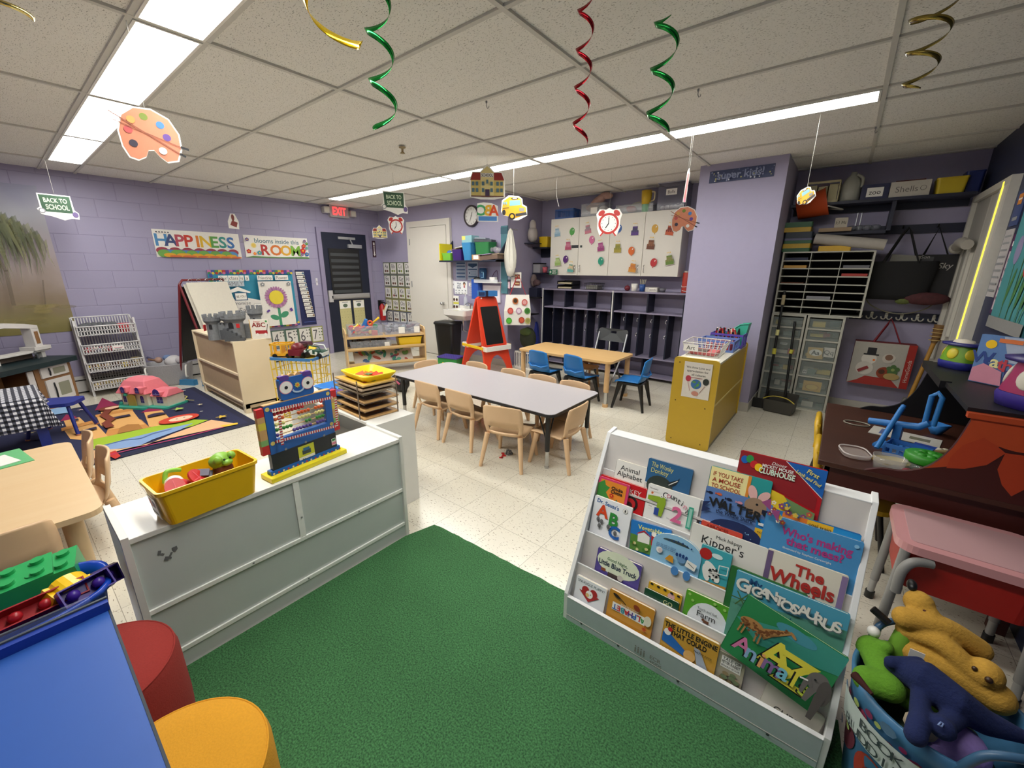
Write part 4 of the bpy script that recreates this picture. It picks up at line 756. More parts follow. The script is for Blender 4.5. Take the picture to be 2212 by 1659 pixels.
# white door and frame
wm = mat('#dcd8d0', .4, 0, .02, 8)
t = struct(B().bx(-.46, .46, -.05, 0, 0, 2.14, wm), 'door_1', loc=(-3.955, AW-.004, .008))
b = B(); b.cyl((.36, -.05, .9), (.36, -.075, .9), .028, CHROME); b.ball(.36, -.1, .9, .029, CHROME); b.build('door_knob', t)
for z in (.25, 1.15, 1.86): b = B(); b.bx(-.468, -.455, -.058, -.045, z, z+.1, GREY); b.build('hinge', t)
b = B(); b.bx(-4.5, -4.42, AW-.045, AW, 0, 2.25, wm); b.bx(-3.49, -3.41, AW-.045, AW, 0, 2.25, wm); b.bx(-4.42, -3.49, AW-.045, AW, 2.155, 2.25, wm); struct(b, 'trim_1')
# posters on the sink wall
Y = AW-.002; PB = BWB
def bluebars(b, w, h):
    n = mat('#3f5f8f'); b.rc(0, h*.43, w*.86, h*.08, n)
    for k in range(4): b.rc(0, h*(.26-.2*k), w*.86, h*.07, n); b.rc(0, h*(.18-.2*k), w*.8, h*.012, GREY)
poster('notice_poster', 'pale blue notice with dark blue bars above the sink, left of its pair', 'poster', (-3.326, 3.215, 1.579), (-3.104, 3.215, 1.307), PB, bluebars, '#a9b9d2')
def shield(b, w, h):
    n = mat('#33557f'); b.pg([(-w*.42, h*.42), (w*.42, h*.42), (w*.42, h*.3), (0, h*.18), (-w*.42, h*.3)], n); b.rc(0, h*.1, w*.84, h*.06, n); b.rc(0, -h*.3, w*.84, h*.07, n); b.disc(-w*.3, -h*.1, w*.06, n)
    for k in range(3): b.rc(w*.08, -h*(.02+.08*k), w*.56, h*.03, mat('#8fa4c0'))
poster('notice_poster', 'pale blue notice with a dark shield heading above the sink', 'poster', (-3.064, 3.215, 1.577), (-2.841, 3.215, 1.298), PB, shield, '#b2c0d6')
poster('notice_poster', 'tall pale blue notice at the corner beside the alcove', 'poster', (-2.385, 3.215, 1.599), (-2.191, 3.215, 1.324), PB, lambda b, w, h: [b.rc(0, h*(.4-.09*k), w*.8, h*.05, mat('#7f97b8' if k % 3 else '#5a789f')) for k in range(9)], '#b9c6d8')
poster('notice_poster', 'pink bordered sheet under the tall notice beside the alcove', 'poster', (-2.386, 3.215, 1.293), (-2.199, 3.215, 1.197), PB, lambda b, w, h: (b.rc(0, 0, w*.86, h*.8, mat('#eadde2')), [b.rc(0, h*(.25-.15*k), w*.7, h*.04, GREY) for k in range(4)]), '#e0a8be')
def wash(b, w, h):
    for i, s in enumerate(('Wash', 'your', 'hands')): b.text(s, -w*.14, h*(.32-.16*i), h*.14, mat('#24436a'), 'C', .02)
    b.disc(w*.28, h*.3, w*.1, mat('#3a2018')); b.disc(w*.28, h*.24, w*.07, mat('#d8a888')); b.rc(w*.28, h*.08, w*.1, h*.16, mat('#b0485a'))
    for k in range(8): b.disc(w*(-.38+.25*(k % 4)), -h*(.22+.2*(k//4)), w*.045, mat('#6d7a84'), w*.03)
poster('handwashing_sign', 'white hand washing sign with a child drawing over the sink', 'sign', (-3.371, 3.214, 1.28), (-3.08, 3.214, 1.076), PB, wash, '#eef0f2')
poster('paper_sheet', 'blank white sheet peeking out left of the hand washing sign', 'paper', (-3.44, 3.217, 1.286), (-3.369, 3.217, 1.161), PB, lambda b, w, h: b.rc(0, 0, w*.3, h*.2, GREY), '#e4e4ea')
def yellowsteps(b, w, h):
    b.rc(0, h*.06, w, h*.1, mat('#d8d23a')); b.rc(0, -h*.4, w, h*.18, mat('#d8d23a'))
    for r in (.27, -.16):
        for k in range(3): b.disc(w*(-.3+.3*k), h*r, w*.11, mat('#2a2020'), h*.09); b.disc(w*(-.26+.3*k), h*(r-.03), w*.06, mat('#8a4a3a'), h*.04)
poster('picture_chart', 'yellow and white step by step picture chart left of the sink tap', 'poster', (-3.494, 3.215, 1.044), (-3.285, 3.215, .773), PB, yellowsteps, '#eeeee6')
poster('wall_sign', 'small white label sign right of the hand washing sign', 'sign', (-3.044, 3.215, 1.258), (-2.903, 3.215, 1.204), PB, lambda b, w, h: [b.rc(0, h*(.2-.4*k), w*.7, h*.14, INK) for k in range(2)])
poster('paper_sheet', 'creased grey plastic bag sheet hanging on the wall over the tap', 'paper', (-3.056, 3.214, 1.186), (-2.886, 3.214, 1.054), PB, lambda b, w, h: [b.line([(-w*.4, h*(.4-.3*k)), (w*.4, h*(.1-.2*k))], .006, mat('#9a98a8')) for k in range(3)], '#b3b1c2')
mb('paper_towel_box', 'blue box on the wall behind the top of the easel', 'box', lambda b: b.bx(-.07, .07, -.1, 0, 0, .3, mat('#2a55b0', .4)), ((-2.826, 3.2, .914)[0], 3.218, 1.02))
mb('white_board', 'small white board standing on the wall behind the easel', 'board', lambda b: b.bx(-.17, .17, -.02, 0, 0, .25, mat('#e8e6ee', .3)), ((-2.552, 3.2, .999)[0], 3.218, .98))
b = mb('wipes_box', 'flat blue tissue box lying on top of the red easel', 'box', lambda b: (b.bx(-.13, .13, -.06, .06, 0, .075, mat('#3573b5', .4)), b.bx(-.05, -.01, -.061, .061, -.001, .076, NAVY), b.bx(-.13, -.06, -.0615, .0, .01, .06, mat('#1d2f5a'))), (-2.27, 2.79, 1.102), (0, 0, D2(62)))
t = thing('wall_rack', 'small white wall shelf with caddies behind the easel', 'rack', (-2.62, 3.218, 1.27)); b = B(); b.bx(-.2, .28, -.12, 0, 0, .015, WHITE); b.bx(-.2, .28, -.125, -.118, 0, .05, clear('#dfe3ea', .4)); b.build('shelf', t)
mb('caddy', 'dark blue caddy with pale handle on the small wall shelf', 'caddy', lambda b: (b.lathe([(0, 0), (.045, 0), (.06, .16), (.055, .2), (0, .2)], mat('#27527f', .4), 14), b.tube([(.03, -.065, .06), (.07, -.065, .06), (.07, -.065, .14), (.03, -.065, .14)], .006, SKY, 6)), (-2.68, 3.15, 1.286))
mb('pouch', 'black pouch lying left of the dark blue caddy', 'pouch', lambda b: b.ball(0, 0, .035, .08, BLK, .05, .035), (-2.79, 3.15, 1.286))
mb('card_box', 'white card box on the small wall shelf', 'box', lambda b: (b.bx(-.05, .05, -.03, .03, 0, .07, WHITE)), (-2.48, 3.16, 1.286))
mb('wire_loop', 'thin dark wire loop standing behind the card box', 'wire', lambda b: b.tube(bez([(-.09, 0, 0), (-.06, 0, .1), (0, 0, .16), (.03, 0, .14), (.04, 0, 0)]), .004, mat('#5a2a4a')), (-2.46, 3.2, 1.286))
t = thing('wall_clock', 'round dark rimmed wall clock above the shelf of bins', 'clock', M=MT((-2.946, 3.218, 2.244)) @ BWB); r = .155
b = B(); b.lathe([(r, 0), (r, .03), (r-.012, .042), (r-.024, .034), (r-.024, .02)], mat('#3a3038', .4), 40, cap=False); b.build('rim', t)
b = B(); b.lathe([(0, .02), (r-.02, .02)], mat('#d8d6d2', .3), 36, cap=False); b.z = .0205
for k in range(12): a = PI/2-(k+1)*PI/6; b.text(str(k+1), .105*cos(a), .105*sin(a), .024, INK)
b.build('dial', t)
b = B(); b.z = .025; b.line([(0, 0), (-.03, -.075)], .006, INK); b.line([(0, 0), (.02, .05)], .008, INK); b.disc(0, 0, .008, INK); b.build('hands', t)
# wall shelf with bins
SN = mat('#1c2338', .45)
t = thing('wall_shelf', 'dark navy wall shelf with triangular ends full of bins above the sink', 'shelf', (-2.78, AW, 1.575))
b = B(); b.bx(-.62, .55, -.3, -.002, 0, .022, SN); b.build('board', t)
for x in (-.62, .53): b = B(); b.prismA([(-.3, 0), (-.002, 0), (-.002, .33)], x, x+.02, SN, 'x'); b.build('bracket', t)
SZ = 1.5975
tote('storage_bin', 'lime green bin at the left end of the navy wall shelf', 'bin', .2, .2, .11, '#7cc043', (-3.265, 3.04, SZ)); mb('bag', 'blue and white package in the lime green bin', 'package', lambda b: (b.ball(0, 0, .04, .05, mat('#3a6fc0', .4), .04, .045), b.ball(.06, 0, .03, .03, WHITE)), (-3.28, 3.04, SZ+.07))
mb('folder', 'yellow folder standing at the left end of the navy shelf', 'folder', lambda b: b.bx(-.006, .006, -.13, .13, 0, .25, mat('#e8d81c', .4)), (-3.378, 3.05, SZ+.001))
tote('storage_bin', 'dark purple bin on the navy wall shelf', 'bin', .2, .24, .16, '#3d2470', (-3.04, 3.06, SZ)); mb('paper_stack', 'papers and cardboard lying across the dark purple bin', 'paper', lambda b: (b.bx(-.13, .11, -.1, .1, 0, .012, mat('#b8a078')), b.bx(-.02, .14, -.12, .08, .012, .02, WHITE)), (-3.05, 3.06, SZ+.165), (0, -.15, .1))
tote('storage_bin', 'tall sky blue bin in the middle of the navy wall shelf', 'bin', .19, .24, .25, '#3d8ac0', (-2.83, 3.06, SZ), taper=.75)
tote('storage_bin', 'green bin on the navy wall shelf, right of the sky blue one', 'bin', .28, .2, .25, '#2f7a45', (-2.56, 3.09, SZ), taper=.85)
mb('game_box', 'pale blue picture box resting on the sky blue bin', 'box', lambda b: (b.bx(-.1, .1, -.08, .08, 0, .1, mat('#8fc0c8')), b.bx(-.101, -.03, -.081, .0, .04, .095, mat('#e8e070'))), (-2.86, 3.08, SZ+.252))
mb('binder', 'dark grey binder piled on the green bin', 'binder', lambda b: (b.bx(-.14, .14, -.08, .08, 0, .04, mat('#4a4f58')), b.bx(-.12, .05, -.09, .06, .04, .06, mat('#8a94a0'))), (-2.58, 3.09, SZ+.252), (0, .05, .3))
mb('card_box', 'tan card box with a white label in front of the green bin', 'box', lambda b: (b.bx(-.08, .08, -.04, .04, 0, .075, mat('#b08a62')), b.bx(-.05, .05, -.0415, -.04, .01, .065, WHITE)), (-2.6, 2.955, SZ))
mb('paper_stack', 'lilac paper on a pile of brown folders at the right of the navy shelf', 'paper', lambda b: (b.bx(-.16, .16, -.1, .1, 0, .06, mat('#6a5548')), b.bx(-.17, .06, -.12, .06, .075, .08, mat('#c0a4dc')), b.bx(-.12, .18, -.09, .1, .06, .075, mat('#8a7a68'))), (-2.38, 3.03, SZ+.002), (0, -.08, .1))
mb('plastic_bag', 'clear crinkled plastic bag at the right end of the navy shelf', 'bag', lambda b: [b.ball(ru(-.08, .08), ru(-.04, .04), ru(.03, .07), .05, clear('#c8c4cc', .35), .04, .04, 10) for k in range(5)], (-2.37, 3.1, SZ+.085))
# hanging bags on the alcove corner
def wbag(b):
    m = mat('#d8d6cc', .7, 0, .05, 20); b.lathe([(.005, -.0), (.03, -.03), (.055, -.15), (.09, -.34), (.1, -.45), (.08, -.56), (.05, -.64), (0, -.655)], m, 22, 1, .6)
    for k in range(9): a = k*.7; b.tube(bez([(.03*cos(a), .02*sin(a), -.03), (.062*cos(a), .038*sin(a), -.17), (.098*cos(a), .06*sin(a), -.36), (.085*cos(a+.2), .05*sin(a+.2), -.53)], 5), .006, m, 5)
mb('white_bag', 'white cloth bag hanging at the corner of the alcove', 'bag', wbag, (-2.12, 3.12, 2.02))
mb('wall_hook', 'small hook holding the white cloth bag at the alcove corner', 'hook', lambda b: b.tube([(0, .16, 0), (0, 0, 0), (0, -.02, .02)], .006, CHROME), (-2.12, 3.12, 2.01))
mb('hanging_organizer', 'narrow teal hanging organizer on the alcove corner', 'organizer', lambda b: (b.bx(-.06, .06, -.02, 0, 0, .95, mat('#4d7f8c', .6)), b.bx(-.062, .062, -.024, -.02, .84, .93, mat('#2f5f70')), b.disc(0, 0, .01, NAVY)), (-2.3, AW-.003, 1.12))
def chart2(b, w, h):
    for r in (.22, -.22): b.rc(w*.12, h*r, w*.5, h*.28, mat('#7a2f22')); b.rc(w*.12, h*r, w*.4, h*.1, mat('#c8a878'))
poster('picture_chart', 'white chart with two small dark pictures on the alcove corner', 'poster', (-2.163, 3.19, 1.429), (-1.973, 3.19, 1.212), BWB, chart2, '#dcdad4')
t = thing('tote_bag', 'white tote bag printed with coloured fruit circles hanging by red straps', 'bag', (-1.97, 3.1, .70), D2(38))
b = B(); m = mat('#e6e4de', .6, 0, .03, 20); P = [(-.19, -.07), (.19, -.07), (.19, .07), (-.19, .07)]; vs = [(x*.98, y, -.005) for x, y in P]+[(x, y*1.1, .2) for x, y in P]+[(x*.86, y*.5, .42) for x, y in P]
b.add(vs, [(0, 3, 2, 1)]+[(i*4+j, i*4+(j+1) % 4, i*4+4+(j+1) % 4, i*4+4+j) for i in range(2) for j in range(4)], m); b.M = MT((0, -.078, 0)) @ BWB; b.z = .004
for x, y, h1, h2 in ((-.03, .34, '#b8642a', '#3a2a18'), (.1, .32, '#c05a55', '#d8a0a0'), (.02, .2, '#b08aa8', '#dcd0dc'), (.14, .2, '#4a8a3a', '#2f6a2a'), (.06, .07, '#a8382a', '#c85a3a'), (.15, .06, '#b0a868', '#8a8a4a'), (-.1, .2, '#c03a38', '#d86a60'), (-.12, .06, '#3f9a2a', '#5ab43a')): b.disc(x, y, .042, mat(h1), .045); b.disc(x, y, .028, mat(h2), .03)
b.M = Matrix.Identity(4); b.build('body', t)
for s in (-1, 1): b = B(); b.tube([(-.11, s*.03, .41), (-.02, s*.01, .65), (.0, 0, .68), (.03, s*.01, .65), (.12, s*.03, .41)], .008, mat('#c0283a', .6), 6, sy=.4); b.build('strap', t)
mb('wall_hook', 'small hook holding the fruit tote bag on the alcove corner', 'hook', lambda b: b.tube([(-.28, .14, -.01), (0, 0, -.01), (0, -.01, .03)], .006, CHROME), (-1.97, 3.1, 1.375))

# ================================================================ alcove: cubbies, cupboards, shelves
DK = mat('#12182c', .45, 0, .05, 14); LV = mat('#8c869e', .5, 0, .03, 14)
def cubby(label, x0, x1, nt, nl, first):
    t = thing('cubby_unit', label, 'cubby', ((x0+x1)/2, 3.94, 0), 0, 'cubby units'); w = x1-x0; h = w/2; H = 1.19
    b = B(); b.bx(-h, h, -.14, .13, H-.022, H, LV); b.build('top', t)
    b = B(); b.bx(-h, h, .12, .135, .05, H-.022, LV); b.build('back_panel', t)
    for nm, z in (('upper_shelf', .9), ('lower_shelf', .3), ('bottom_shelf', .045)): b = B(); b.bx(-h+.018, h-.018, -.135, .12, z, z+.02, LV); b.build(nm, t)
    for x in (-h, h-.018): b = B(); b.bx(x, x+.018, -.14, .12, 0, H-.022, DK); b.build('side_panel', t)
    if first: b = B(); b.bx(-h-.012, -h, -.15, -.12, 0, H, STK); b.build('edge_strip', t)
    for k in range(1, nt): b = B(); x = -h+w*k/nt; b.bx(x-.009, x+.009, -.125, .12, .92, H-.022, DK); b.build('divider', t)
    for k in range(1, nl):
        b = B(); x = -h+w*k/nl; b.bx(x-.009, x+.009, -.125, .12, .32, .9, DK); b.build('divider', t)
        for z in (.84, .64): b = B(); b.tube([(x-.012, -.1, z), (x-.03, -.11, z-.01), (x-.034, -.11, z-.04), (x-.02, -.12, z-.05)], .004, CHROME, 6); b.tube([(x-.012, -.1, z-.02), (x-.024, -.12, z-.03)], .005, CHROME, 6); b.build('coat_hook', t)
    for k in range(1, nt): b = B(); x = -h+w*k/nt; b.bx(x-.009, x+.009, -.12, .12, .065, .3, DK); b.build('divider', t)
    return t
cubby('left dark navy cubby unit with coat hooks behind the maple table', -2.0, -.84, 3, 6, True)
cubby('right dark navy cubby unit with coat hooks, beside the lavender column', -.826, .14, 2, 5, True)
CW = mat('#e3e0d8', .35, 0, .02, 6)
Q0, Q1 = (-1.893, 3.8, 2.182), (.008, 3.8, 1.394); cx0, cx1, cz0, cz1 = Q0[0], (.012, 3.8, 2.176)[0], Q1[2]-.005, Q0[2]
dw = (cx1-cx0)/4
def cake(b, x, y, s, h1, h2, r=0):
    c, d = cos(r), sin(r); R = lambda u, v: (x+s*(u*c-v*d), y+s*(u*d+v*c)); m1, m2 = mat(h1), mat(h2)
    b.pg([R(-.6, -.75), R(.6, -.75), R(.65, -.68), R(-.65, -.68)], mat('#c8c2b8'))
    b.pg([R(-.5, -.7), R(.5, -.7), R(.5, -.1), R(-.5, -.1)], m1); b.pg([R(-.34, -.1), R(.34, -.1), R(.34, .4), R(-.34, .4)], m2)
    for k in range(4): p = R(-.38+.25*k, -.2); b.disc(p[0], p[1], s*.1, m2, s*.14, 8); 
    for k in range(3): p = R(-.2+.2*k, .3); b.disc(p[0], p[1], s*.09, m1, s*.12, 8); b.line([R(-.2+.2*k, .4), R(-.2+.2*k, .68)], s*.06, WHITE); p = R(-.2+.2*k, .74); b.disc(p[0], p[1], s*.05, YEL, s*.08, 6)
def balloon(b, x, y, s, hx, r=0): m = mat(hx, .3); b.disc(x, y, s*.5, m, s*.62, 22, rot=r); b.pg([(x-.1*s+s*.6*sin(r), y-.78*s*cos(r)), (x+.1*s+s*.6*sin(r), y-.78*s*cos(r)), (x+s*.6*sin(r)*.9, y-.58*s)], m); b.disc(x+.18*s, y+.25*s, s*.08, WHITE, s*.14, 8, rot=-.5)
CK = {0: [('b', 1236, 500, '#3f9a3a'), ('c', 1204, 500, '#8fb4cc', '#b8d0de'), ('c', 1228, 529, '#b0486a', '#c87a94'), ('b', 1223, 560, '#5a2a78'), ('c', 1206, 563, '#9ab86a', '#b8cc90'), ('c', 1235, 577, '#5fa8a0', '#d8c098')],
      1: [('c', 1270, 493, '#c87a8c', '#9a8a94'), ('b', 1279, 518, '#d06a9a'), ('c', 1298, 531, '#9a3a78', '#b8609a'), ('b', 1299, 564, '#2f9a80')],
      2: [('b', 1337, 494, '#2a5fa8'), ('c', 1372, 496, '#5a3a8a', '#46406a'), ('c', 1335, 534, '#a89a3a', '#8a8a3a'), ('b', 1365, 542, '#d86a2a'), ('c', 1368, 576, '#d8963a', '#c87a3a')],
      3: [('b', 1415, 494, '#d0a030'), ('c', 1448, 495, '#c85a34', '#7a2a1c'), ('c', 1407, 526, '#6a3a28', '#8a5a3c'), ('b', 1413, 567, '#c03a3e'), ('c', 1447, 559, '#6a8a3a', '#8a8a50')]}
CKP = {(1236, 500): (-1.53, 3.8, 1.997), (1204, 500): (-1.781, 3.8, 2.009), (1228, 529): (-1.583, 3.8, 1.816), (1223, 560): (-1.612, 3.8, 1.616), (1206, 563): (-1.748, 3.8, 1.598), (1235, 577): (-1.513, 3.8, 1.505), (1270, 493): (-1.28, 3.8, 2.027), (1279, 518): (-1.205, 3.8, 1.872), (1298, 531): (-1.064, 3.8, 1.788), (1299, 564): (-1.043, 3.8, 1.586), (1337, 494): (-.816, 3.8, 1.997), (1372, 496): (-.59, 3.8, 1.973), (1335, 534): (-.81, 3.8, 1.763), (1365, 542): (-.611, 3.8, 1.711), (1368, 576): (-.574, 3.8, 1.511), (1415, 494): (-.33, 3.8, 1.971), (1448, 495): (-.138, 3.8, 1.955), (1407, 526): (-.36, 3.8, 1.795), (1413, 567): (-.3, 3.8, 1.562), (1447, 559): (-.106, 3.8, 1.606)}
for u, lab, xa in ((0, 'left white wall cupboard with birthday cake and balloon stickers', cx0), (1, 'right white wall cupboard with birthday cake and balloon stickers', cx0+2*dw)):
    t = thing('wall_cupboard', lab, 'cupboard', (xa+dw, 3.94, cz0), 0, 'white wall cupboards'); H = cz1-cz0
    b = B(); b.bx(-dw+.001, dw-.001, -.12, .138, 0, H, CW); b.build('carcass', t)
    for k in range(2):
        i = 2*u+k; d = B(); x0 = -dw+dw*k; d.bx(x0+.003, x0+dw-.003, -.14, -.1215, .002, H-.002, CW); d.M = MT((0, -.14, 0)) @ BWB; d.z = .001
        for s in CK[i]:
            P = CKP[(s[1], s[2])]; lx, lz = P[0]-xa-dw, P[2]-cz0
            if s[0] == 'b': balloon(d, lx, lz, .085, s[3], ru(-.25, .1))
            else: cake(d, lx, lz, .1, s[3], s[4], ru(-.15, .2))
        if i == 0:
            gm = mat('#1f6a4a'); d.rc(x0+.085, .045, .15, .075, gm); d.rc(x0+.035, .045, .036, .012, WHITE); d.rc(x0+.035, .045, .012, .036, WHITE); d.text('FIRST', x0+.105, .06, .022, WHITE, 'C', .02); d.text('AID KIT', x0+.105, .03, .022, WHITE, 'C', .02, wmax=.08)
        o = d.build('door', t)
        hx = x0+(dw-.04 if k == 0 else .04); h = B(); h.tube([(hx, -.14, .14), (hx, -.165, .14), (hx, -.165, .05), (hx, -.14, .05)], .005, CHROME, 6); h.build('handle', o)
    if u == 0: b = B(); b.bx(-.11, .0, -.146, -.14, .38, .42, mat('#20242c')); b.bx(.03, .06, -.148, -.14, .385, .415, mat('#3c4a4a')); b.build('child_lock', t)
# on top of the cupboards
TZ = cz1+.0005
def wirebasket(b, L, W_, H, m, nx=8, ny=5, nz=3, r=.0022, tap=.9):
    for z, f in [(H*k/(nz), tap+(1-tap)*k/nz) for k in range(nz+1)]: b.tube([(-L/2*f, -W_/2*f, z+r), (L/2*f, -W_/2*f, z+r), (L/2*f, W_/2*f, z+r), (-L/2*f, W_/2*f, z+r)], r*(1.8 if z >= H-.001 else 1), m, 5, True)
    for k in range(nx+1):
        x = -L/2+L*k/nx; b.tube([(x, -W_/2, H), (x*tap, -W_/2*tap, r), (x*tap, W_/2*tap, r), (x, W_/2, H)], r, m, 5)
    for k in range(ny+1): y = -W_/2+W_*k/ny; b.tube([(-L/2, y, H), (-L/2*tap, y*tap, r), (L/2*tap, y*tap, r), (L/2, y, H)], r, m, 5)
def slatbin(b, L, W_, H, m, n=14):
    b.bx(-L/2, L/2, -W_/2, W_/2, 0, .008, m)
    for z0, z1 in ((0, .02), (H-.02, H)):
        for s in (-1, 1): b.bx(-L/2, L/2, s*W_/2-.003, s*W_/2+.003, z0, z1, m); b.bx(s*L/2-.003, s*L/2+.003, -W_/2, W_/2, z0, z1, m)
    for s in (-1, 1):
        for k in range(n+1): x = -L/2+L*k/n; b.bx(x-.005, x+.005, s*W_/2-.002, s*W_/2+.002, .01, H-.01, m)
        for k in range(n//2+1): y = -W_/2+W_*k/(n//2); b.bx(s*L/2-.002, s*L/2+.002, y-.005, y+.005, .01, H-.01, m)
YF = 3.92
X_ = lambda p: p[0]
mb('plastic_basket', 'blue slatted plastic basket on top of the left cupboard', 'basket', lambda b: slatbin(b, .3, .2, .13, mat('#1f4f98', .4)), (X_((-1.687, 3.86, 2.249)), YF, TZ))
def clearbin(name, label, L, W_, H, loc, a=.25, hexc='#c8ccd4', fill=None, lid=None, rz=0):
    t = thing(name, label, 'bin', loc, rz); b = B(); m = clear(hexc, a)
    for x0, x1, y0, y1 in ((-L/2, L/2, -W_/2, -W_/2+.003), (-L/2, L/2, W_/2-.003, W_/2), (-L/2, -L/2+.003, -W_/2+.003, W_/2-.003), (L/2-.003, L/2, -W_/2+.003, W_/2-.003)): b.bx(x0, x1, y0, y1, 0, H, m)
    b.bx(-L/2+.003, L/2-.003, -W_/2+.003, W_/2-.003, 0, .003, m); b.tube([(-L/2, -W_/2, H), (L/2, -W_/2, H), (L/2, W_/2, H), (-L/2, W_/2, H)], .006, m, 5, True); b.build('tub', t)
    if lid: b = B(); b.bx(-L/2-.008, L/2+.008, -W_/2-.008, W_/2+.008, H+.004, H+.02, mat(lid, .4)); b.build('lid', t)
    if fill: fill(t)
    return t
def label_plate(t, x, y, z, w, h, txt, size=.03):
    b = B(); b.M = MT((x, y, z)) @ BWB; b.bx(-w/2, w/2, -h/2, h/2, 0, .002, WHITE); b.z = .0025; b.text(txt, 0, 0, size, INK, wmax=w*.85) if txt else None; b.build('label', t)
clearbin('clear_bin', 'clear bin with a white label on the cupboards, filled with soft toys', .36, .22, .16, (X_((-1.226, 3.86, 2.257)), YF, TZ), fill=lambda t: label_plate(t, .02, -.112, .07, .1, .08, ''))
mb('cloth_bundle', 'pink patterned cloth bundle sticking up from the clear bin', 'cloth', lambda b: (b.ball(0, 0, .1, .1, mat('#a8887e', .8, 0, .2, 40), .07, .05), b.at(.09, 0, .19, ry=-.5), b.ball(0, 0, 0, .15, mat('#b8968c', .8, 0, .2, 40), .06, .055), b.at(.2, 0, .24, ry=.1), b.ball(0, 0, 0, .1, mat('#b8968c', .8, 0, .2, 40), .05, .045)), (X_((-1.29, 3.86, 2.262)), YF, TZ+.02))
mb('plastic_bag', 'white stuffed bag inside the clear bin on the cupboards', 'bag', lambda b: b.ball(0, 0, .07, .07, mat('#c8c4c0', .7), .08, .06), (X_((-1.113, 3.86, 2.248)), YF, TZ+.008))
clearbin('clear_bin', 'low clear bin of folded cloths in the middle of the cupboards', .5, .22, .1, (X_((-.636, 3.86, 2.212)), YF, TZ))
mb('cloth_bundle', 'grey and red folded cloths in the low clear bin', 'cloth', lambda b: (b.ball(-.1, 0, .05, .15, mat('#a8a4ac', .8), .09, .05), b.ball(.0, -.02, .05, .08, mat('#a83a3a', .8), .07, .04), b.ball(.1, .02, .09, .12, mat('#b4b4ae', .8), .07, .05)), (X_((-.713, 3.86, 2.218)), YF, TZ+.008))
mb('plastic_jug', 'yellow plastic pitcher standing on a green cup on the cupboards', 'jug', lambda b: (b.lathe([(0, 0), (.045, 0), (.05, .09), (0, .09)], mat('#8fc0a0', .4), 18), b.lathe([(0, .09), (.055, .09), (.065, .25), (.062, .25), (.05, .1), (0, .1)], mat('#d0ac28', .4), 20), b.tube(bez([(.062, 0, .23), (.1, 0, .22), (.1, 0, .14), (.058, 0, .12)]), .008, mat('#d8c89a'))), (X_((-.488, 3.8, 2.248)), 3.835, TZ))
def balls(t):
    label_plate(t, -.0, -.132, .2, .13, .07, 'Balls', .035)
    for k in range(11):
        b = B(); b.ball(-.11+.055*(k % 5), -.09+.05*(k//5), .03, .026, WHITE, n=10); b.build('ball', t)
clearbin('clear_bin', 'large lidded clear bin of white balls at the right end of the cupboards', .33, .25, .3, (X_((-.168, 3.86, 2.255)), YF+.01, TZ), .3, '#8a8aa0', balls, '#a8a8b4')
mb('plastic_tub', 'small pale blue tub right of the bin of white balls', 'tub', lambda b: b.lathe([(0, 0), (.06, 0), (.08, .12), (.075, .12), (.055, .01), (0, .01)], mat('#8a92b4', .4), 18), (.17, 3.95, 2.163))
# slot between cupboards and column: little shelves
t = thing('wall_shelf', 'narrow dark shelves stacked with boxes beside the lavender column', 'shelf', (.21, 3.96, 1.44))
b = B(); b.bx(-.085, .085, -.1, .115, .0, .012, DK); b.bx(-.085, .085, -.1, .115, .25, .262, WHITE); b.bx(-.085, .085, -.1, .115, .47, .482, DK); b.bx(-.085, .085, -.1, .115, .71, .722, DK); b.build('boards', t)
for z, h, hx, l in ((1.453, .05, '#7a3a3a', 'red game box on the narrow shelf, just under the white board'), (1.7025, .05, '#4a86b0', 'blue and yellow game box on the white board by the column'), (1.754, .05, '#8a7a88', 'grey game box above the blue and yellow one by the column'), (1.806, .045, '#a02a36', 'dark red game box above the grey one by the column'), (1.852, .05, '#8c1f30', 'topmost red game box beside the lavender column')): mb('game_box', l, 'box', lambda b: (b.bx(-.075, .08, -.09, .1, 0, h, mat(hx, .5)), b.bx(-.05, .04, -.0915, -.09, h*.2, h*.8, mat('#d8d0c8'))), (.21, 3.96, z), None, 'game boxes beside the column')
mb('clear_box', 'small clear box with a white paper label above the game boxes', 'box', lambda b: (b.bx(-.07, .08, -.09, .1, 0, .14, mat('#4a4c58', .4)), b.bx(-.04, .06, -.092, -.09, .02, .1, WHITE)), (.21, 3.96, 1.923))
mb('red_flask', 'tall red canister with white cord standing on the cubbies by the column', 'canister', lambda b: (b.lathe([(0, 0), (.05, 0), (.052, .01), (.052, .24), (.048, .25), (0, .25)], mat('#b8382c', .5), 20), b.cyl((0, 0, .25), (0, 0, .268), .04, mat('#c8bcb0')), b.tube(bez([(-.056, -.01, .09), (-.03, -.05, .075), (.02, -.055, .08)]), .004, WHITE, 5), b.tube(bez([(-.03, -.05, .03), (0, -.06, .025), (.03, -.05, .02)]), .004, WHITE, 5)), (.1, 3.9, 1.191))
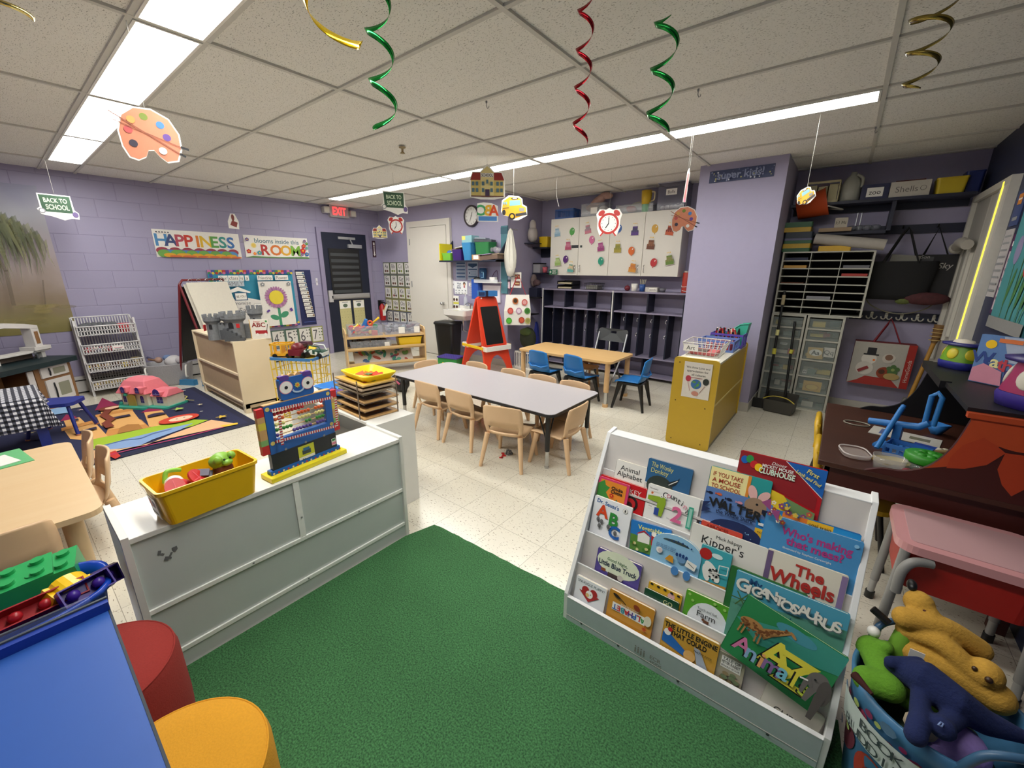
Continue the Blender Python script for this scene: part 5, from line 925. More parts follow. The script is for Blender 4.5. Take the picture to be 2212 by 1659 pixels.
# things on the cubbies
CZ = 1.1905
t = thing('letter_tray', 'black stacking letter tray with papers on the left cubby', 'tray', (X_((-1.632, 3.85, 1.23)), 3.92, CZ)); b = B()
for z in (0, .065): b.bx(-.13, .13, -.1, .12, z, z+.006, BLK); b.bx(-.134, -.128, -.1, .12, z, z+.05, BLK); b.bx(.128, .134, -.1, .12, z, z+.05, BLK)
b.bx(-.134, .134, .114, .12, 0, .12, BLK); b.build('frame', t)
for z, l in ((.0075, 'lower'), (.0725, 'upper')): mb('paper_stack', 'papers in the %s level of the black letter tray' % l, 'paper', lambda b: b.bx(-.115, .115, -.105, .1, 0, .02, mat('#b8b094')), (X_((-1.632, 3.85, 1.23)), 3.92, CZ+z), None, 'papers in the black letter tray')
mb('wire_basket', 'black wire basket of papers on the left cubby', 'basket', lambda b: (wirebasket(b, .22, .2, .09, mat('#2c2c30', .4), 7, 5, 2), b.bx(-.09, .09, -.08, .08, .01, .06, mat('#8a8a84'))), (X_((-1.199, 3.85, 1.261)), 3.93, CZ))
mb('apple_ornament', 'dark red apple ornament on the right cubby', 'ornament', lambda b: (b.ball(0, 0, .038, .04, mat('#6a1f2c', .3), .04, .038), b.cyl((0, 0, .07), (.005, 0, .09), .003, BRN)), (X_((-.658, 3.85, 1.257)), 3.86, CZ))
def cup(b, m, h=.09, r=.036): b.lathe([(0, 0), (r*.8, 0), (r, h), (r*.92, h), (r*.72, .006), (0, .006)], m, 18)
mb('cup', 'white plastic cup on the right cubby', 'cup', lambda b: cup(b, WHITE, .1, .045), (X_((-.559, 3.85, 1.259)), 3.86, CZ))
mb('cup', 'blue pencil cup right of the white cup', 'cup', lambda b: (cup(b, mat('#2f559a', .4), .095, .04)), (X_((-.45, 3.85, 1.262)), 3.86, CZ))
for k in range(4): mb('pencil', 'pale pencil standing in the blue pencil cup', 'pencil', lambda b: b.cyl((0, 0, 0), (.02*(k-1.5), .008, .15), .004, mat('#c8c4a8')), (X_((-.45, 3.85, 1.262))+.006*(k-1.5), 3.86, CZ+.008), None, 'pencils in the blue cup')
t = thing('label_box', 'low white box with lettering on the right cubby', 'box', (X_((-.311, 3.85, 1.242)), 3.87, CZ)); b = B(); b.bx(-.08, .08, -.05, .05, 0, .06, mat('#c4c2bc', .5)); b.build('box', t); label_plate(t, .02, -.051, .03, .1, .045, 'pencils', .025)
mb('bowl', 'grey bowl right of the low white box on the cubby', 'bowl', lambda b: b.lathe([(0, 0), (.03, 0), (.05, .05), (.046, .05), (.026, .006), (0, .006)], mat('#6a6a74', .4), 18), (X_((-.185, 3.85, 1.258)), 3.88, CZ))
# left side of the alcove: shelves and odds and ends
t = thing('wall_shelf', 'upper dark shelf at the left of the alcove, holding a yellow bin', 'shelf', (-2.1, 3.97, 1.78)); b = B(); b.bx(-.14, .13, -.15, .105, 0, .02, DK); b.bx(-.14, .13, .08, .105, -.12, 0, DK); b.build('board', t)
t = thing('wall_shelf', 'lower dark shelf at the left of the alcove, holding a pink cup', 'shelf', (-2.1, 3.97, 1.4)); b = B(); b.bx(-.14, .13, -.15, .105, 0, .02, DK); b.build('board', t)
tote('storage_bin', 'yellow bin on the upper alcove shelf beside the cupboards', 'bin', .16, .2, .15, '#cfae1c', (-2.06, 3.93, 1.801))
mb('plastic_bag', 'white grocery bag hanging over the upper alcove shelf', 'bag', lambda b: (b.ball(0, 0, .12, .075, mat('#b0a8a4', .6), .09, .12), b.ball(.0, -.0, .24, .05, mat('#b8b0ac', .6), .06, .09)), (-2.17, 3.72, 1.86))
mb('wall_shelf', 'short ledge under the white grocery bag in the alcove', 'shelf', lambda b: b.bx(-.075, .1, -.1, .11, 0, .015, DK), (-2.17, 3.71, 1.842))
mb('storage_box', 'grey storage box with dark lid on the lower alcove shelf', 'box', lambda b: (b.bx(-.06, .07, -.08, .08, 0, .13, mat('#9a9aa0', .5)), b.bx(-.065, .075, -.085, .085, .13, .145, BLK)), (-2.16, 3.9, 1.421))
mb('cup', 'pink cup on the lower alcove shelf', 'cup', lambda b: cup(b, mat('#c05a68', .5), .085, .04), (-2.03, 3.87, 1.421))
mb('shopping_bags', 'pile of striped cloth bags hanging under the lower alcove shelf', 'bag', lambda b: (b.ball(0, 0, 0, .05, mat('#7a6a68', .8, 0, .3, 60), .06, .1), b.ball(.07, -.02, -.03, .07, mat('#5a4448', .8, 0, .3, 60), .05, .05)), (-2.19, 3.8, 1.3))
mb('storage_crate', 'dark crate and clutter on the low ledge of the alcove', 'crate', lambda b: (b.bx(-.06, .09, -.06, .06, 0, .14, mat('#20243a', .5)), b.bx(-.07, .13, -.09, .1, -.02, 0, BLK)), (-2.17, 3.8, 1.05))
t = thing('wall_shelf', 'small black ledge low on the left alcove wall', 'shelf', (-2.18, 3.7, .78)); b = B(); b.bx(-.07, .1, -.1, .1, 0, .015, BLK); b.build('board', t)
mb('backpack', 'olive green and black backpack under the tote bag', 'backpack', lambda b: (b.ball(0, 0, .18, .14, mat('#2c3020', .8, 0, .2, 20), .1, .17), b.ball(.0, -.06, .28, .1, mat('#4a5a2c', .8, 0, .2, 20), .07, .06)), (-1.98, 3.38, .28))
mb('rest_mat', 'blue folded rest mat leaning beside the left cubby', 'mat', lambda b: b.prismA([(-.1, 0), (.1, 0), (.02, .62), (-.0, .66)], -.035, .035, mat('#1d2b7a', .5), 'y'), (-2.07, 3.72, .01), (0, 0, .2))
t = thing('laundry_basket', 'white slatted plastic basket holding a blue cloth by the alcove', 'basket', (-2.0, 3.4, 0)); b = B(); slatbin(b, .3, .24, .26, WHITE, 10); b.build('basket', t)
mb('cloth', 'dark blue cloth heaped in the white slatted basket', 'cloth', lambda b: b.ball(0, 0, .0, .13, mat('#1f3a6a', .9), .1, .06), (-2.0, 3.4, .235))

# ================================================================ left wall
LX = LW+.002
def mural_mat(nt, p):
    N = nt.nodes.new; L = nt.links.new
    tc = N('ShaderNodeTexCoord'); sp = N('ShaderNodeSeparateXYZ'); L(tc.outputs['Object'], sp.inputs[0]); n = N('ShaderNodeTexNoise'); n.inputs['Scale'].default_value = 2.2; n.inputs['Detail'].default_value = 6; L(tc.outputs['Object'], n.inputs['Vector'])
    ma = N('ShaderNodeMath'); ma.operation = 'MULTIPLY_ADD'; ma.inputs[1].default_value = .5; L(n.outputs['Fac'], ma.inputs[0]); L(sp.outputs['Y'], ma.inputs[2])
    mr = N('ShaderNodeMapRange'); mr.inputs[1].default_value = -.55; mr.inputs[2].default_value = 1.05; L(ma.outputs[0], mr.inputs[0])
    r = N('ShaderNodeValToRGB'); e = r.color_ramp.elements; e[0].position = .0; e[0].color = lin('#7d7440'); e[1].position = 1; e[1].color = lin('#8f90a8')
    for ps, h in ((.12, '#8a8052'), (.25, '#8b7a66'), (.4, '#a3958f'), (.55, '#b3a7ad'), (.8, '#a7a8b2')): q = e.new(ps); q.color = lin(h)
    L(mr.outputs[0], r.inputs[0]); L(r.outputs[0], p.inputs['Base Color']); p.inputs['Roughness'].default_value = .6
M_MUR = nodes_mat('mural_print', mural_mat)
def mural(b, w, h):
    g = [mat(x, .8, 0, .1, 30, 0, .55) for x in ('#7c8060', '#8c8f66', '#6d7456', '#97986a', '#747a62')]
    for k in range(230):
        u = rnd.betavariate(2, 2); x = w*.5-.02-.95*u; top = .28+.2*sin(PI*u)+ru(-.12, .05); L_ = ru(.18, .6)*(.6+.6*sin(PI*u)); c = rc_(g); x1 = max(-w/2, x-.02); wd = ru(.006, .018)
        xm = x+ru(-.03, .03); xe = min(w*.498, xm+ru(-.03, .03)); xm = min(xm, w*.495); b.pg([(x1-wd, top), (x1+wd, top+.03), (xm+wd*.6, top-L_*.6), (xe, top-L_), (xm-wd*.5, top-L_*.6)], c)
    t = mat('#5a5040', .8, 0, .1, 30, 0, .5); b.line([(w*.5-.42, -.45), (w*.5-.4, -.1), (w*.5-.46, .2)], .03, t); b.line([(w*.5-.2, -.5), (w*.5-.16, -.2)], .012, t)
    for k in range(30): b.disc(ru(-.48, .49)*w, ru(-.47, -.3)*h, ru(.04, .1), mat(rc_(['#8a7c4c', '#7a7048', '#94864a']), .8, 0, .1, 30, 0, .4), .02)
poster('wall_mural', 'large faded landscape mural with a willow tree on the left wall', 'mural', (LX, -3.45, 2.31), (LX, -1.04, .74), LWB, mural, M_MUR)
RB = ['#4a86b8', '#3a4a78', '#b04a5a', '#c0392b', '#d87a30', '#d8b02a', '#5a9a4a', '#3a8f86', '#3a70b0']
def banner1(b, w, h):
    for i, ch in enumerate('HAPPINESS'): b.text(ch, -w*.42+w*.1*i, h*.13-.012*(i % 2)*0, h*.42, mat(RB[i]), 'C', .025)
    for k, (c, y) in enumerate((('#9a3a4a', -.26), ('#7a4a8a', -.33), ('#4a86b8', -.36), ('#6aa04a', -.36), ('#d8a02a', -.42), ('#c8663a', -.46))):
        for q in range(7): b.disc(max(-w*.43, min(w*.43, -w*.43+w*.86*((q*.16+k*.07) % 1))), h*y, w*.068, mat(c), h*(.5+y)*.98 if h*(.5+y) < h*.16 else h*.13)
    for k in range(5): b.disc(-w*.46+.03*k, h*.4, .008, NAVY)
poster('wall_banner', 'left half of the white rainbow lettered banner, reading HAPPINESS', 'banner', (-5.376, -.143, 1.943), (-5.376, .838, 1.599), LWB, banner1, '#e8e5df', .003)
def banner2(b, w, h):
    b.text('blooms inside this', w*.0, h*.28, h*.2, mat('#2f6a78'), 'C', .01, wmax=w*.74)
    for i, ch in enumerate('ROOM'): b.text(ch, -w*.2+w*.16*i, -h*.13, h*.46, mat(('#b8322c', '#d8742a', '#dca52a', '#7ab03a')[i]), 'C', .03)
    b.disc(-w*.37, h*.05, h*.12, mat('#ecd890')); b.disc(-w*.37, h*.05, h*.08, mat('#e8c85a')); gm = mat('#5a8a4a'); b.pg([(-w*.499, -h*.49), (-w*.4, -h*.43), (0, -h*.46), (w*.4, -h*.42), (w*.499, -h*.44), (w*.499, -h*.498), (-w*.499, -h*.498)], gm)
    for x, y, c, r in ((-.45, -.22, RED, .1), (-.37, -.32, ORG, .07), (-.3, -.28, TEAL, .1), (.4, -.12, RED, .14), (.46, -.28, BLUE, .1), (.42, .12, RED, .1), (.47, .02, TEAL, .07), (-.46, .3, PUR, .08), (.44, .36, PUR, .07), (.47, .24, GRN, .07), (.37, -.3, PUR, .07)): b.flower(w*x, h*y, h*r, c, YEL)
poster('wall_banner', 'right half of the white rainbow lettered banner, reading blooms inside this ROOM', 'banner', (-5.376, .897, 1.938), (-5.376, 1.835, 1.621), LWB, banner2, '#ebe8e2', .003)
def paperart(b): b.pg([(-.06, -.1), (.04, -.14), (.07, -.05), (-.02, -.02)], mat('#8a3a34')); b.pg([(-.06, -.1), (-.02, -.02), (-.05, .0), (-.075, -.07)], WHITE); b.disc(0, .03, .025, mat('#7a3a34'), .06)
mb('ceiling_cutout', 'small red and white book cutout hanging in front of the left wall over the banner', 'hanging decoration', lambda b: (b.prism([(-.09, -.16), (.08, -.17), (.09, -.03), (.04, .1), (-.03, .1), (-.09, -.04)], 0, .002, WHITE), setattr(b, 'z', .0025), paperart(b)), None, None, None, 0, MT((-5.2, .744, 2.122)) @ LWB @ Matrix.Scale(.75, 4))
# bulletin board
P0, P1 = (-5.37, .367, 1.439), (-5.37, 1.516, .563)
def board(b, w, h):
    cs = [mat(x) for x in ('#c86a9a', '#3a4a9a', '#3f8a4a', '#d8c03a', '#b8382c', '#5a3a8a')]
    for s in (1, -1):
        for k in range(26): b.rc(-w/2+w*(k+.5)/26, s*(h/2-.025), w/26*.98, .05, cs[k % 6]); b.disc(-w/2+w*(k+.5)/26, s*(h/2-.045), w/60, cs[(k+2) % 6], n=8)
    for k in range(14): b.rc(-w/2+.02, h/2-.05-(h-.1)*(k+.5)/14, .04, (h-.1)/14*.95, cs[(k+1) % 6])
    for tx, x, wd in (('Our', -.36, .1), ('class', -.245, .12), ('is', -.155, .05), ('a', -.095, .045), ('Friendship', .12, .19), ('Flower', .33, .17)): b.rc(w*x, h*.37, w*wd, .075, WHITE); b.text(tx, w*x, h*.37, .045, INK, wmax=w*wd*.85)
    b.rc(-w*.25, h*.28, w*.22, .075, mat('#b8c4cc')); b.text('FAMILY', -w*.25, h*.28, .06, mat('#7a7a80'), wmax=w*.2)
    b.pg([(-w*.36, h*.15), (-w*.22, h*.23), (-w*.08, h*.14), (-w*.09, h*.12), (-w*.22, h*.16), (-w*.35, h*.12)], WHITE)
    b.pg([(-w*.3, -h*.42), (-w*.3, h*.02), (-w*.18, h*.06), (w*.06, -h*.02), (w*.06, -h*.06), (w*.04, -h*.06), (w*.04, -h*.42)], mat('#dedbd6'))
    b.text('Promise', -w*.2, -h*.04, .05, mat('#6a6a6e'), wmax=w*.2); b.text('Safe', -w*.17, -h*.16, .075, mat('#6a6a6e'), wmax=w*.17); b.rc(-w*.02, -h*.13, w*.09, h*.14, INK); b.rc(-w*.02, -h*.13, w*.085, h*.133, WHITE); b.rc(-w*.02, -h*.14, w*.05, h*.04, RED, .5)
    b.rc(-w*.2, h*.07, w*.15, h*.13, mat('#3f5a7a')); b.rc(-w*.2, h*.07, w*.125, h*.105, WHITE); b.text('BE YOU', -w*.2, h*.07, .03, INK, wmax=w*.1)
    cx, cy = w*.22, h*.03; b.rc(w*.23, -h*.08, w*.42, h*.78, mat('#e3dfd8'))
    g = mat('#3f8f6a'); b.rc(w*.235, -h*.3, w*.035, h*.34, g); b.disc(w*.17, -h*.32, w*.06, g, h*.045, rot=-.4); b.disc(w*.3, -h*.28, w*.06, g, h*.05, rot=.5)
    for k in range(26): a = 2*PI*k/26; b.disc(cx+w*.118*cos(a), cy+w*.118*sin(a), w*.03, mat('#b07aa4' if k % 2 else '#a06a98'), w*.014, 12, rot=a)
    b.disc(cx, cy, w*.093, mat('#e0cc3a'), n=30); b.flower(w*.07, h*.26, .03, GREY, WHITE); b.flower(w*.4, h*.26, .03, GREY, WHITE); b.rc(w*.09, -h*.2, .05, .03, PUR, .6); b.rc(w*.39, -h*.2, .04, .05, PUR, .4)
poster('bulletin_board', 'teal class bulletin board with a big yellow centred paper flower', 'bulletin board', P0, P1, LWB, board, '#2f8fae', .012)
def sched(b, w, h):
    ws = ['Schedule', 'Arrival', 'Free Choice', 'Circle Time', 'Music', 'Free Play', 'Snack', 'Centers', 'Story Time', 'Pack Up', 'Outside', 'Dismissal']
    for k, s in enumerate(ws): y = h*.44-h*.0695*k; x = -w*.22+w*.03*k; b.rc(x, y, w*.56, h*.062, mat('#4a4038')); b.rc(x, y, w*.53, h*.054, WHITE); b.text(s, x-w*.04, y, h*.03, INK, wmax=w*.4); b.disc(x+w*.2, y, h*.018, mat(rc_(['#3a3a3a', '#8a6a4a', '#4a6a8a'])))
    b.rc(0, -h*.44, w*.8, .008, mat('#4a5a9a'))
poster('schedule_chart', 'navy pocket chart of daily schedule strips beside the teal bulletin board', 'chart', (-5.372, 1.576, 1.443), (-5.372, 1.821, .541), LWB, sched, '#1b2454', .006)
# number cards
def numcard(n, px, py, px2, py2, lab, bd):
    def d(b, w, h):
        b.rc(0, 0, w*.84, h*.86, mat('#dcd8d2')); b.text(str(n), -w*.16, 0, h*.62, mat('#3a3a40'), 'C', -.005, wmax=w*.34)
        for k in range(n): b.disc(w*(.18+.2*(k % 2)), h*(.32-.19*(k//2)), w*.055, mat('#4a4a48' if n != 7 else '#3f5a3a'), h*.035)
    poster('number_card', lab, 'card', (-5.376, px, py), (-5.376, px2, py2), LWB, d, bd, .003, 'number cards')
NA, NB = (-5.376, 1.072, .525), (-5.376, 1.922, .137); nw = (NB[1]-NA[1])/4; nh = .275
for k, (n, c) in enumerate(((4, '#5d7468'), (5, '#4a6a5a'), (6, '#6a7a5a'), (7, '#9a9a5a'))): numcard(n, NA[1]+nw*k, NA[2]-.02, NA[1]+nw*(k+.98), NA[2]-.02-nh, 'number %d card under the teal bulletin board' % n, c)
for k, n in ((0, 8), (1, 9), (2, 10)): numcard(n if n < 10 else 10, NA[1]+nw*k, NA[2]-.03-nh, NA[1]+nw*(k+.98), NA[2]-.03-2*nh, 'number %d card in the lower row under the bulletin board' % n, '#5a6a78')
poster('light_switch', 'white light switch plate beside the schedule chart', 'switch', (-5.376, 1.896, 1.308), (-5.376, 1.93, 1.192), LWB, lambda b, w, h: b.rc(0, .0, w*.25, h*.3, NAVY), '#d8d4dc', .006)
# exit door and its things
D0, D1 = (-5.37, 2.034, 2.047), (-5.37, 2.875, .394); dy0, dy1, dz = 2.06, 2.9, 2.06
mnav = mat('#161d33', .4)
t = struct(B().bx(0, .03, dy0, dy1, .01, dz, mnav), 'door_2', loc=(LW+.001, 0, 0))
b = B(); b.bx(.031, .045, dy0+.03, dy1-.02, .94, 1.03, mat('#a9a6a8', .4)); b.bx(.031, .075, dy0+.01, dy0+.08, .9, 1.1, mat('#b9b6b8', .4)); b.bx(.045, .075, dy0+.06, dy1-.05, .96, 1.01, mat('#b2b0b0', .3, .5)); b.build('push_bar', t)
b = B(); b.bx(.031, .05, dy0+.3, dy0+.62, dz-.1, dz-.06, ST); b.bx(.031, .08, dy0+.46, dy0+.72, dz-.24, dz-.18, ST); b.tube([(.06, dy0+.56, dz-.2), (.07, dy0+.5, dz-.08)], .012, ST); b.build('door_closer', t)
fm_ = mat('#8f88a4', .4)
b = B(); b.bx(LW, LW+.045, dy0-.07, dy0, 0, dz+.07, fm_); b.bx(LW, LW+.045, dy1, dy1+.07, 0, dz+.07, fm_); b.bx(LW, LW+.045, dy0, dy1, dz, dz+.07, fm_); struct(b, 'trim_2')
def pocket(b, w, h):
    for k in range(7): y = h*(.38-.136*k); b.rc(0, y-h*.005, w*.9, h*.07, mat('#3f4246', .35)); b.rc(0, y+h*.035, w*.94, h*.012, mat('#0a0a0c'))
poster('pocket_chart', 'black pocket chart of empty clear strips on the exit door', 'chart', (LW+.036, dy0+.1, 1.8), (LW+.036, dy0+.68, 1.03), LWB, pocket, '#141416', .006)
for k, (y0, l) in enumerate(((dy0+.2, 'left'), (dy0+.47, 'right'))):
    def cal(b, w, h):
        b.rc(0, h*.39, w*.96, h*.2, WHITE); b.disc(0, h*.37, w*.2, mat('#5a6a5a'), h*.05); b.rc(0, -h*.1, w*.96, h*.78, mat('#c8c08a')); b.rc(0, h*.46, w*.5, h*.02, GREY)
        for i in range(4):
            for j in range(5): b.disc(w*(-.36+.24*i), h*(.2-.15*j), w*.02, INK, n=6); b.rc(w*(-.36+.24*i), h*(.27-.15*j), w*.2, h*.004, mat('#a8a070'))
    poster('class_list', 'pale yellow and white hanging list on the exit door, %s one' % l, 'chart', (LW+.034, y0, .91), (LW+.034, y0+.22, .25), LWB, cal, '#d0c890', .003, 'lists on the exit door')
t = thing('exit_sign', 'lit red EXIT sign with two emergency lamps above the exit door', 'sign', M=MT((-5.376, 2.423, 2.41)) @ LWB)
b = B(); b.prism(rrect(.34, .2, .02), 0, .06, mat('#b4aeb0', .5)); b.build('housing', t)
b = B(); b.z = .0605; b.rc(0, 0, .3, .15, mat('#c9a0a4', .5)); b.text('EXIT', 0, 0, .12, mat('#ff3b3b', .5, 0, 0, 40, 0, 1, 2.5), 'C', .03, wmax=.24); b.build('lettering', t)
for s in (-1, 1): b = B(); b.prism(rrect(.1, .1, .015, 4, s*.24, -.02 if s > 0 else .0), .01, .1, mat('#c4c0be', .4)); b.z = .1; b.rc(s*.24, -.02 if s > 0 else 0, .075, .07, mat('#d8d4c8', .3)); b.build('lamp_head', t)
def arrow(b, w, h): b.rc(0, h*.32, w*.5, h*.16, WHITE); b.pg([(-w*.18, h*.2), (w*.18, h*.2), (w*.18, -h*.3), (w*.32, -h*.3), (0, -h*.44), (-w*.32, -h*.3), (-w*.18, -h*.3)], WHITE); b.rc(0, h*.0, w*.2, h*.3, mat('#a898a8'))
poster('extinguisher_sign', 'narrow dark red arrow sign above the fire extinguisher', 'sign', (-5.376, 3.046, 1.97), (-5.376, 3.116, 1.675), LWB, arrow, '#3a1024', .003)
t = thing('fire_extinguisher', 'red fire extinguisher with a white tag hanging in the corner', 'fire extinguisher', (LW+.09, 3.1, .5)); b = B(); b.lathe([(0, 0), (.05, 0), (.055, .01), (.055, .26), (.03, .3), (.02, .32)], mat('#b01a20', .3), 20); b.M = MT((.0565, 0, .12)) @ LWB; b.rc(0, .03, .07, .12, WHITE); b.build('cylinder', t)
b = B(); b.cyl((0, 0, .31), (0, 0, .36), .02, BLK); b.bx(-.03, .06, -.015, .015, .34, .355, BLK); b.bx(-.02, .06, -.015, .015, .37, .38, BLK); b.tube(bez([(.02, .02, .34), (.03, .075, .3), (.02, .08, .15)]), .01, BLK); b.bx(-.09, -.055, -.03, .03, .2, .38, BLK); b.build('valve', t)
b = B(); b.at(.062, .04, .24, rx=-.5); b.bx(-.001, .001, -.03, .03, -.07, .07, WHITE); b.bx(.0012, .0016, -.03, -.018, -.07, .07, YEL); b.build('tag', t)
# alphabet cards
AL = ['Aa', 'Bb', 'Cc', 'Dd', 'Ee', 'Ff', 'Gg', 'Hh', 'Ii', 'Jj', 'Kk', 'Ll', 'Mm', 'Nn', 'Oo', 'Pp', 'Qq', 'Rr', 'Ss', 'Tt', 'Uu', 'Vv', 'Ww', 'Xx']
A0, A1, A2 = (-5.323, 3.214, 1.584), (-4.471, 3.214, 1.579), (-4.513, 3.214, .46); aw = (A1[0]-A0[0])/4; ah = (A0[2]-A2[2])/5
for k, s in enumerate(AL):
    c, r = k % 4, k//4; bc_ = ('#5f6a48', '#66705a', '#8a8a48', '#8f8c4a', '#5a5f70', '#4a4f68')[r]
    def d(b, w, h): b.rc(0, 0, w*.84, h*.86, mat('#d8d6d4')); b.text(s, 0, h*.18, h*.34, mat('#4a4a50'), wmax=w*.6); b.disc(-w*.15, -h*.22, w*.13, mat(rc_(['#6a4a3a', '#7a8a4a', '#5a5a5a', '#8a3a34', '#4a5a4a'])), h*.1); b.disc(w*.15, -h*.22, w*.12, mat(rc_(['#6a4a3a', '#8a9a4a', '#6a6a5a', '#4a4a44'])), h*.1)
    poster('alphabet_card', 'alphabet wall card %s beside the white door' % s, 'card', (A0[0]+aw*c, 3.216, A0[2]-ah*r), (A0[0]+aw*(c+.97), 3.216, A0[2]-ah*(r+.96)), BWB, d, bc_, .003, 'alphabet cards')
t = thing('baseboard_heater', 'long low white baseboard heater along the left wall', 'heater', (LW, -1.0, 0)); b = B(); hm = mat('#c4c2c0', .4); b.bx(.001, .07, -2.2, 2.2, .02, .18, hm); b.bx(.001, .05, -2.2, 2.2, .18, .2, hm); b.bx(.0705, .072, -2.2, 2.2, .15, .165, BLK); b.bx(.01, .06, -2.2, 2.2, 0, .02, BLK); b.build('casing', t)
# ================================================================ castle rug
RUGX, RUGY = -3.6, -1.38
R_ = lambda p: (p[1]-RUGY, -(p[0]-RUGX))
nv = mat('#24284a', .95, 0, .15, 200, .2)
def castle(b):
    b.prism(rrect(2.32, 1.98, .02, 3), 0, .006, mat('#20223c', .95)); b.z = .0064; f = lambda h: mat(h, .95, 0, .08, 150, .15)
    b.rc(0, .0, 2.2, 1.86, nv)
    st, st2, wn, rf, gr = f('#dda866'), f('#c88a48'), mat('#2a2340'), f('#8e1f4c'), f('#9ab82e')
    for h_, P in ((st2, [(.156, -.336), (.221, -.052), (.462, -.008), (.465, -.375), (.303, -.422)]), (st, [(-.04, -.159), (-.049, .144), (.161, .245), (.169, -.028), (.179, -.4), (.064, -.356)]), (st, [(-.026, .25), (-.022, .52), (.088, .547), (.102, .283)]), (rf, [(-.047, .516), (.016, .765), (.066, .611), (.072, .53)]),
     (st, [(.182, .076), (.199, .412), (.47, .448), (.453, .029), (.454, -.215), (.215, -.147)]), (st, [(.242, .471), (.26, .745), (.411, .761), (.41, .441)]), (rf, [(.218, .694), (.345, 1.242), (.411, .74)]), (st2, [(.192, .402), (.198, .505), (.479, .499), (.471, .386)]), (st2, [(-.067, .136), (-.061, .253), (.168, .306), (.17, .2)]),
     (st, [(.462, -.347), (.528, .218), (.668, .207), (.648, -.191), (.603, -.396), (.507, -.402)]), (rf, [(.504, .227), (.607, .384), (.678, .153)]), (f('#a8743a'), [(.242, -.333), (.281, -.166), (.348, -.102), (.418, -.17), (.415, -.361)]),
     (gr, [(.003, -.622), (.053, -.342), (.206, -.354), (.398, -.363), (.588, -.378), (.784, -.428), (.874, -.557), (.73, -.635), (.435, -.62), (.213, -.659)]), (f('#7f9cc8'), [(.044, -.629), (.148, -.58), (.282, -.554), (.569, -.534), (.753, -.547), (.631, -.657), (.409, -.751), (.298, -.841), (.148, -.757)]),
     (f('#dcb086'), [(-.061, -.964), (-.002, -.616), (.192, -.793), (.348, -.857), (.555, -.73), (.893, -.579), (1.015, -.901), (.902, -.885), (.49, -.83), (.187, -.829), (-.02, -.887)]), (f('#e0b83a'), [(.887, -.826), (1.027, -.865), (1.014, -.916), (.903, -.894)]), (f('#b83028'), [(.092, -.833), (.159, -.808), (.166, -.981), (.129, -1.015), (.108, -.911)]), (f('#8ab0d8'), [(-.112, .828), (-.095, 1.095), (.044, 1.081), (.033, .793)])): b.pg(P, h_)
    b.line([(-.055, -.908), (.154, -.885), (.355, -.886), (.571, -.909), (.897, -.903)], .016, f('#b02a5a')); b.line([(.121, -.598), (.25, -.584), (.345, -.653), (.44, -.59), (.573, -.585)], .012, f('#5a78b0'))
    for x, y in ((.308, .206), (.345, .206), (.393, .202), (.03, -.058), (.074, -.037), (.122, -.026), (.047, .419)): b.rc(x, y, .05, .07, wn)
    x, y = (.585, -.004); b.disc(x, y, .07, wn, .06, a0=0, a1=PI); b.rc(x, y-.02, .14, .05, wn)
    hr = f('#7a3626'); b.line([(.315, .576), (.249, .388), (.273, .16), (.223, .068), (.226, -.098)], .06, hr); x, y = (.326, .623); b.disc(x, y, .09, hr, .08); b.disc(x+.02, y-.01, .06, f('#e8c0a0'), .05)
    x, y = (.696, -.339); rh = f('#c8402c'); b.disc(x, y, .16, rh, .12); b.disc(x+.01, y-.01, .095, f('#ecc8ac'), .07); b.disc(x-.02, y, .01, INK); b.disc(x+.04, y, .01, INK)
    for (x, y), r, c in (((.774, .026), .06, '#a8c05a'), ((.977, -.602), .055, '#d8b840'), ((.962, .015), .03, '#d8c8a0'), ((.899, -.264), .02, '#d8d8c8'), ((.125, .758), .03, '#c8a8a8'), ((1.008, .79), .025, '#d8d8c8'), ((.081, 1.24), .04, '#b8c070'), ((-.25, .219), .04, '#d8c890')): b.star(x, y, r, f(c))
    b.line([(.933, .564), (.961, .469), (.91, .354), (.935, .267), (.961, .224)], .014, f('#b8b060'))
mb('play_rug', 'navy play rug printed with a sandstone castle and stars', 'rug', castle, (RUGX, RUGY, .001), (0, 0, PI/2))
# dollhouse
t = thing('dollhouse', 'pink roofed plastic toy dollhouse standing on the castle rug', 'dollhouse', (-4.1, -.71, .0085), D2(31)); t.scale = (.92, .9, 1); cr = mat('#eadfce', .4); pk = mat('#e8808c', .4); tl = mat('#3fae98', .4); bl = mat('#3a2f8a', .4)
b = B(); b.prism(rrect(.66, .34, .06), 0, .02, tl); b.prism(rrect(.36, .2, .04, 5, -.08, -.12), 0, .022, tl); b.build('base', t)
def win(b, x, y, z, w, h, n): b.M = MT((x, y, z)) @ n; b.z = 0; b.rc(0, 0, w, h, bl); b.disc(0, h/2, w/2, bl, w/2, a0=0, a1=PI); b.line([(0, -h/2), (0, h/2)], w*.1, mat('#8a86c8')); b.line([(-w/2, 0), (w/2, 0)], w*.1, mat('#8a86c8')); b.M = Matrix.Identity(4)
b = B(); b.bx(-.27, .07, -.13, .13, .02, .16, cr); b.bx(.1, .3, -.1, .12, .02, .13, cr); win(b, .0, -.1305, .08, .045, .06, BWB); win(b, .2, -.1005, .075, .08, .055, BWB); win(b, -.23, -.1305, .08, .04, .06, BWB); b.build('walls', t)
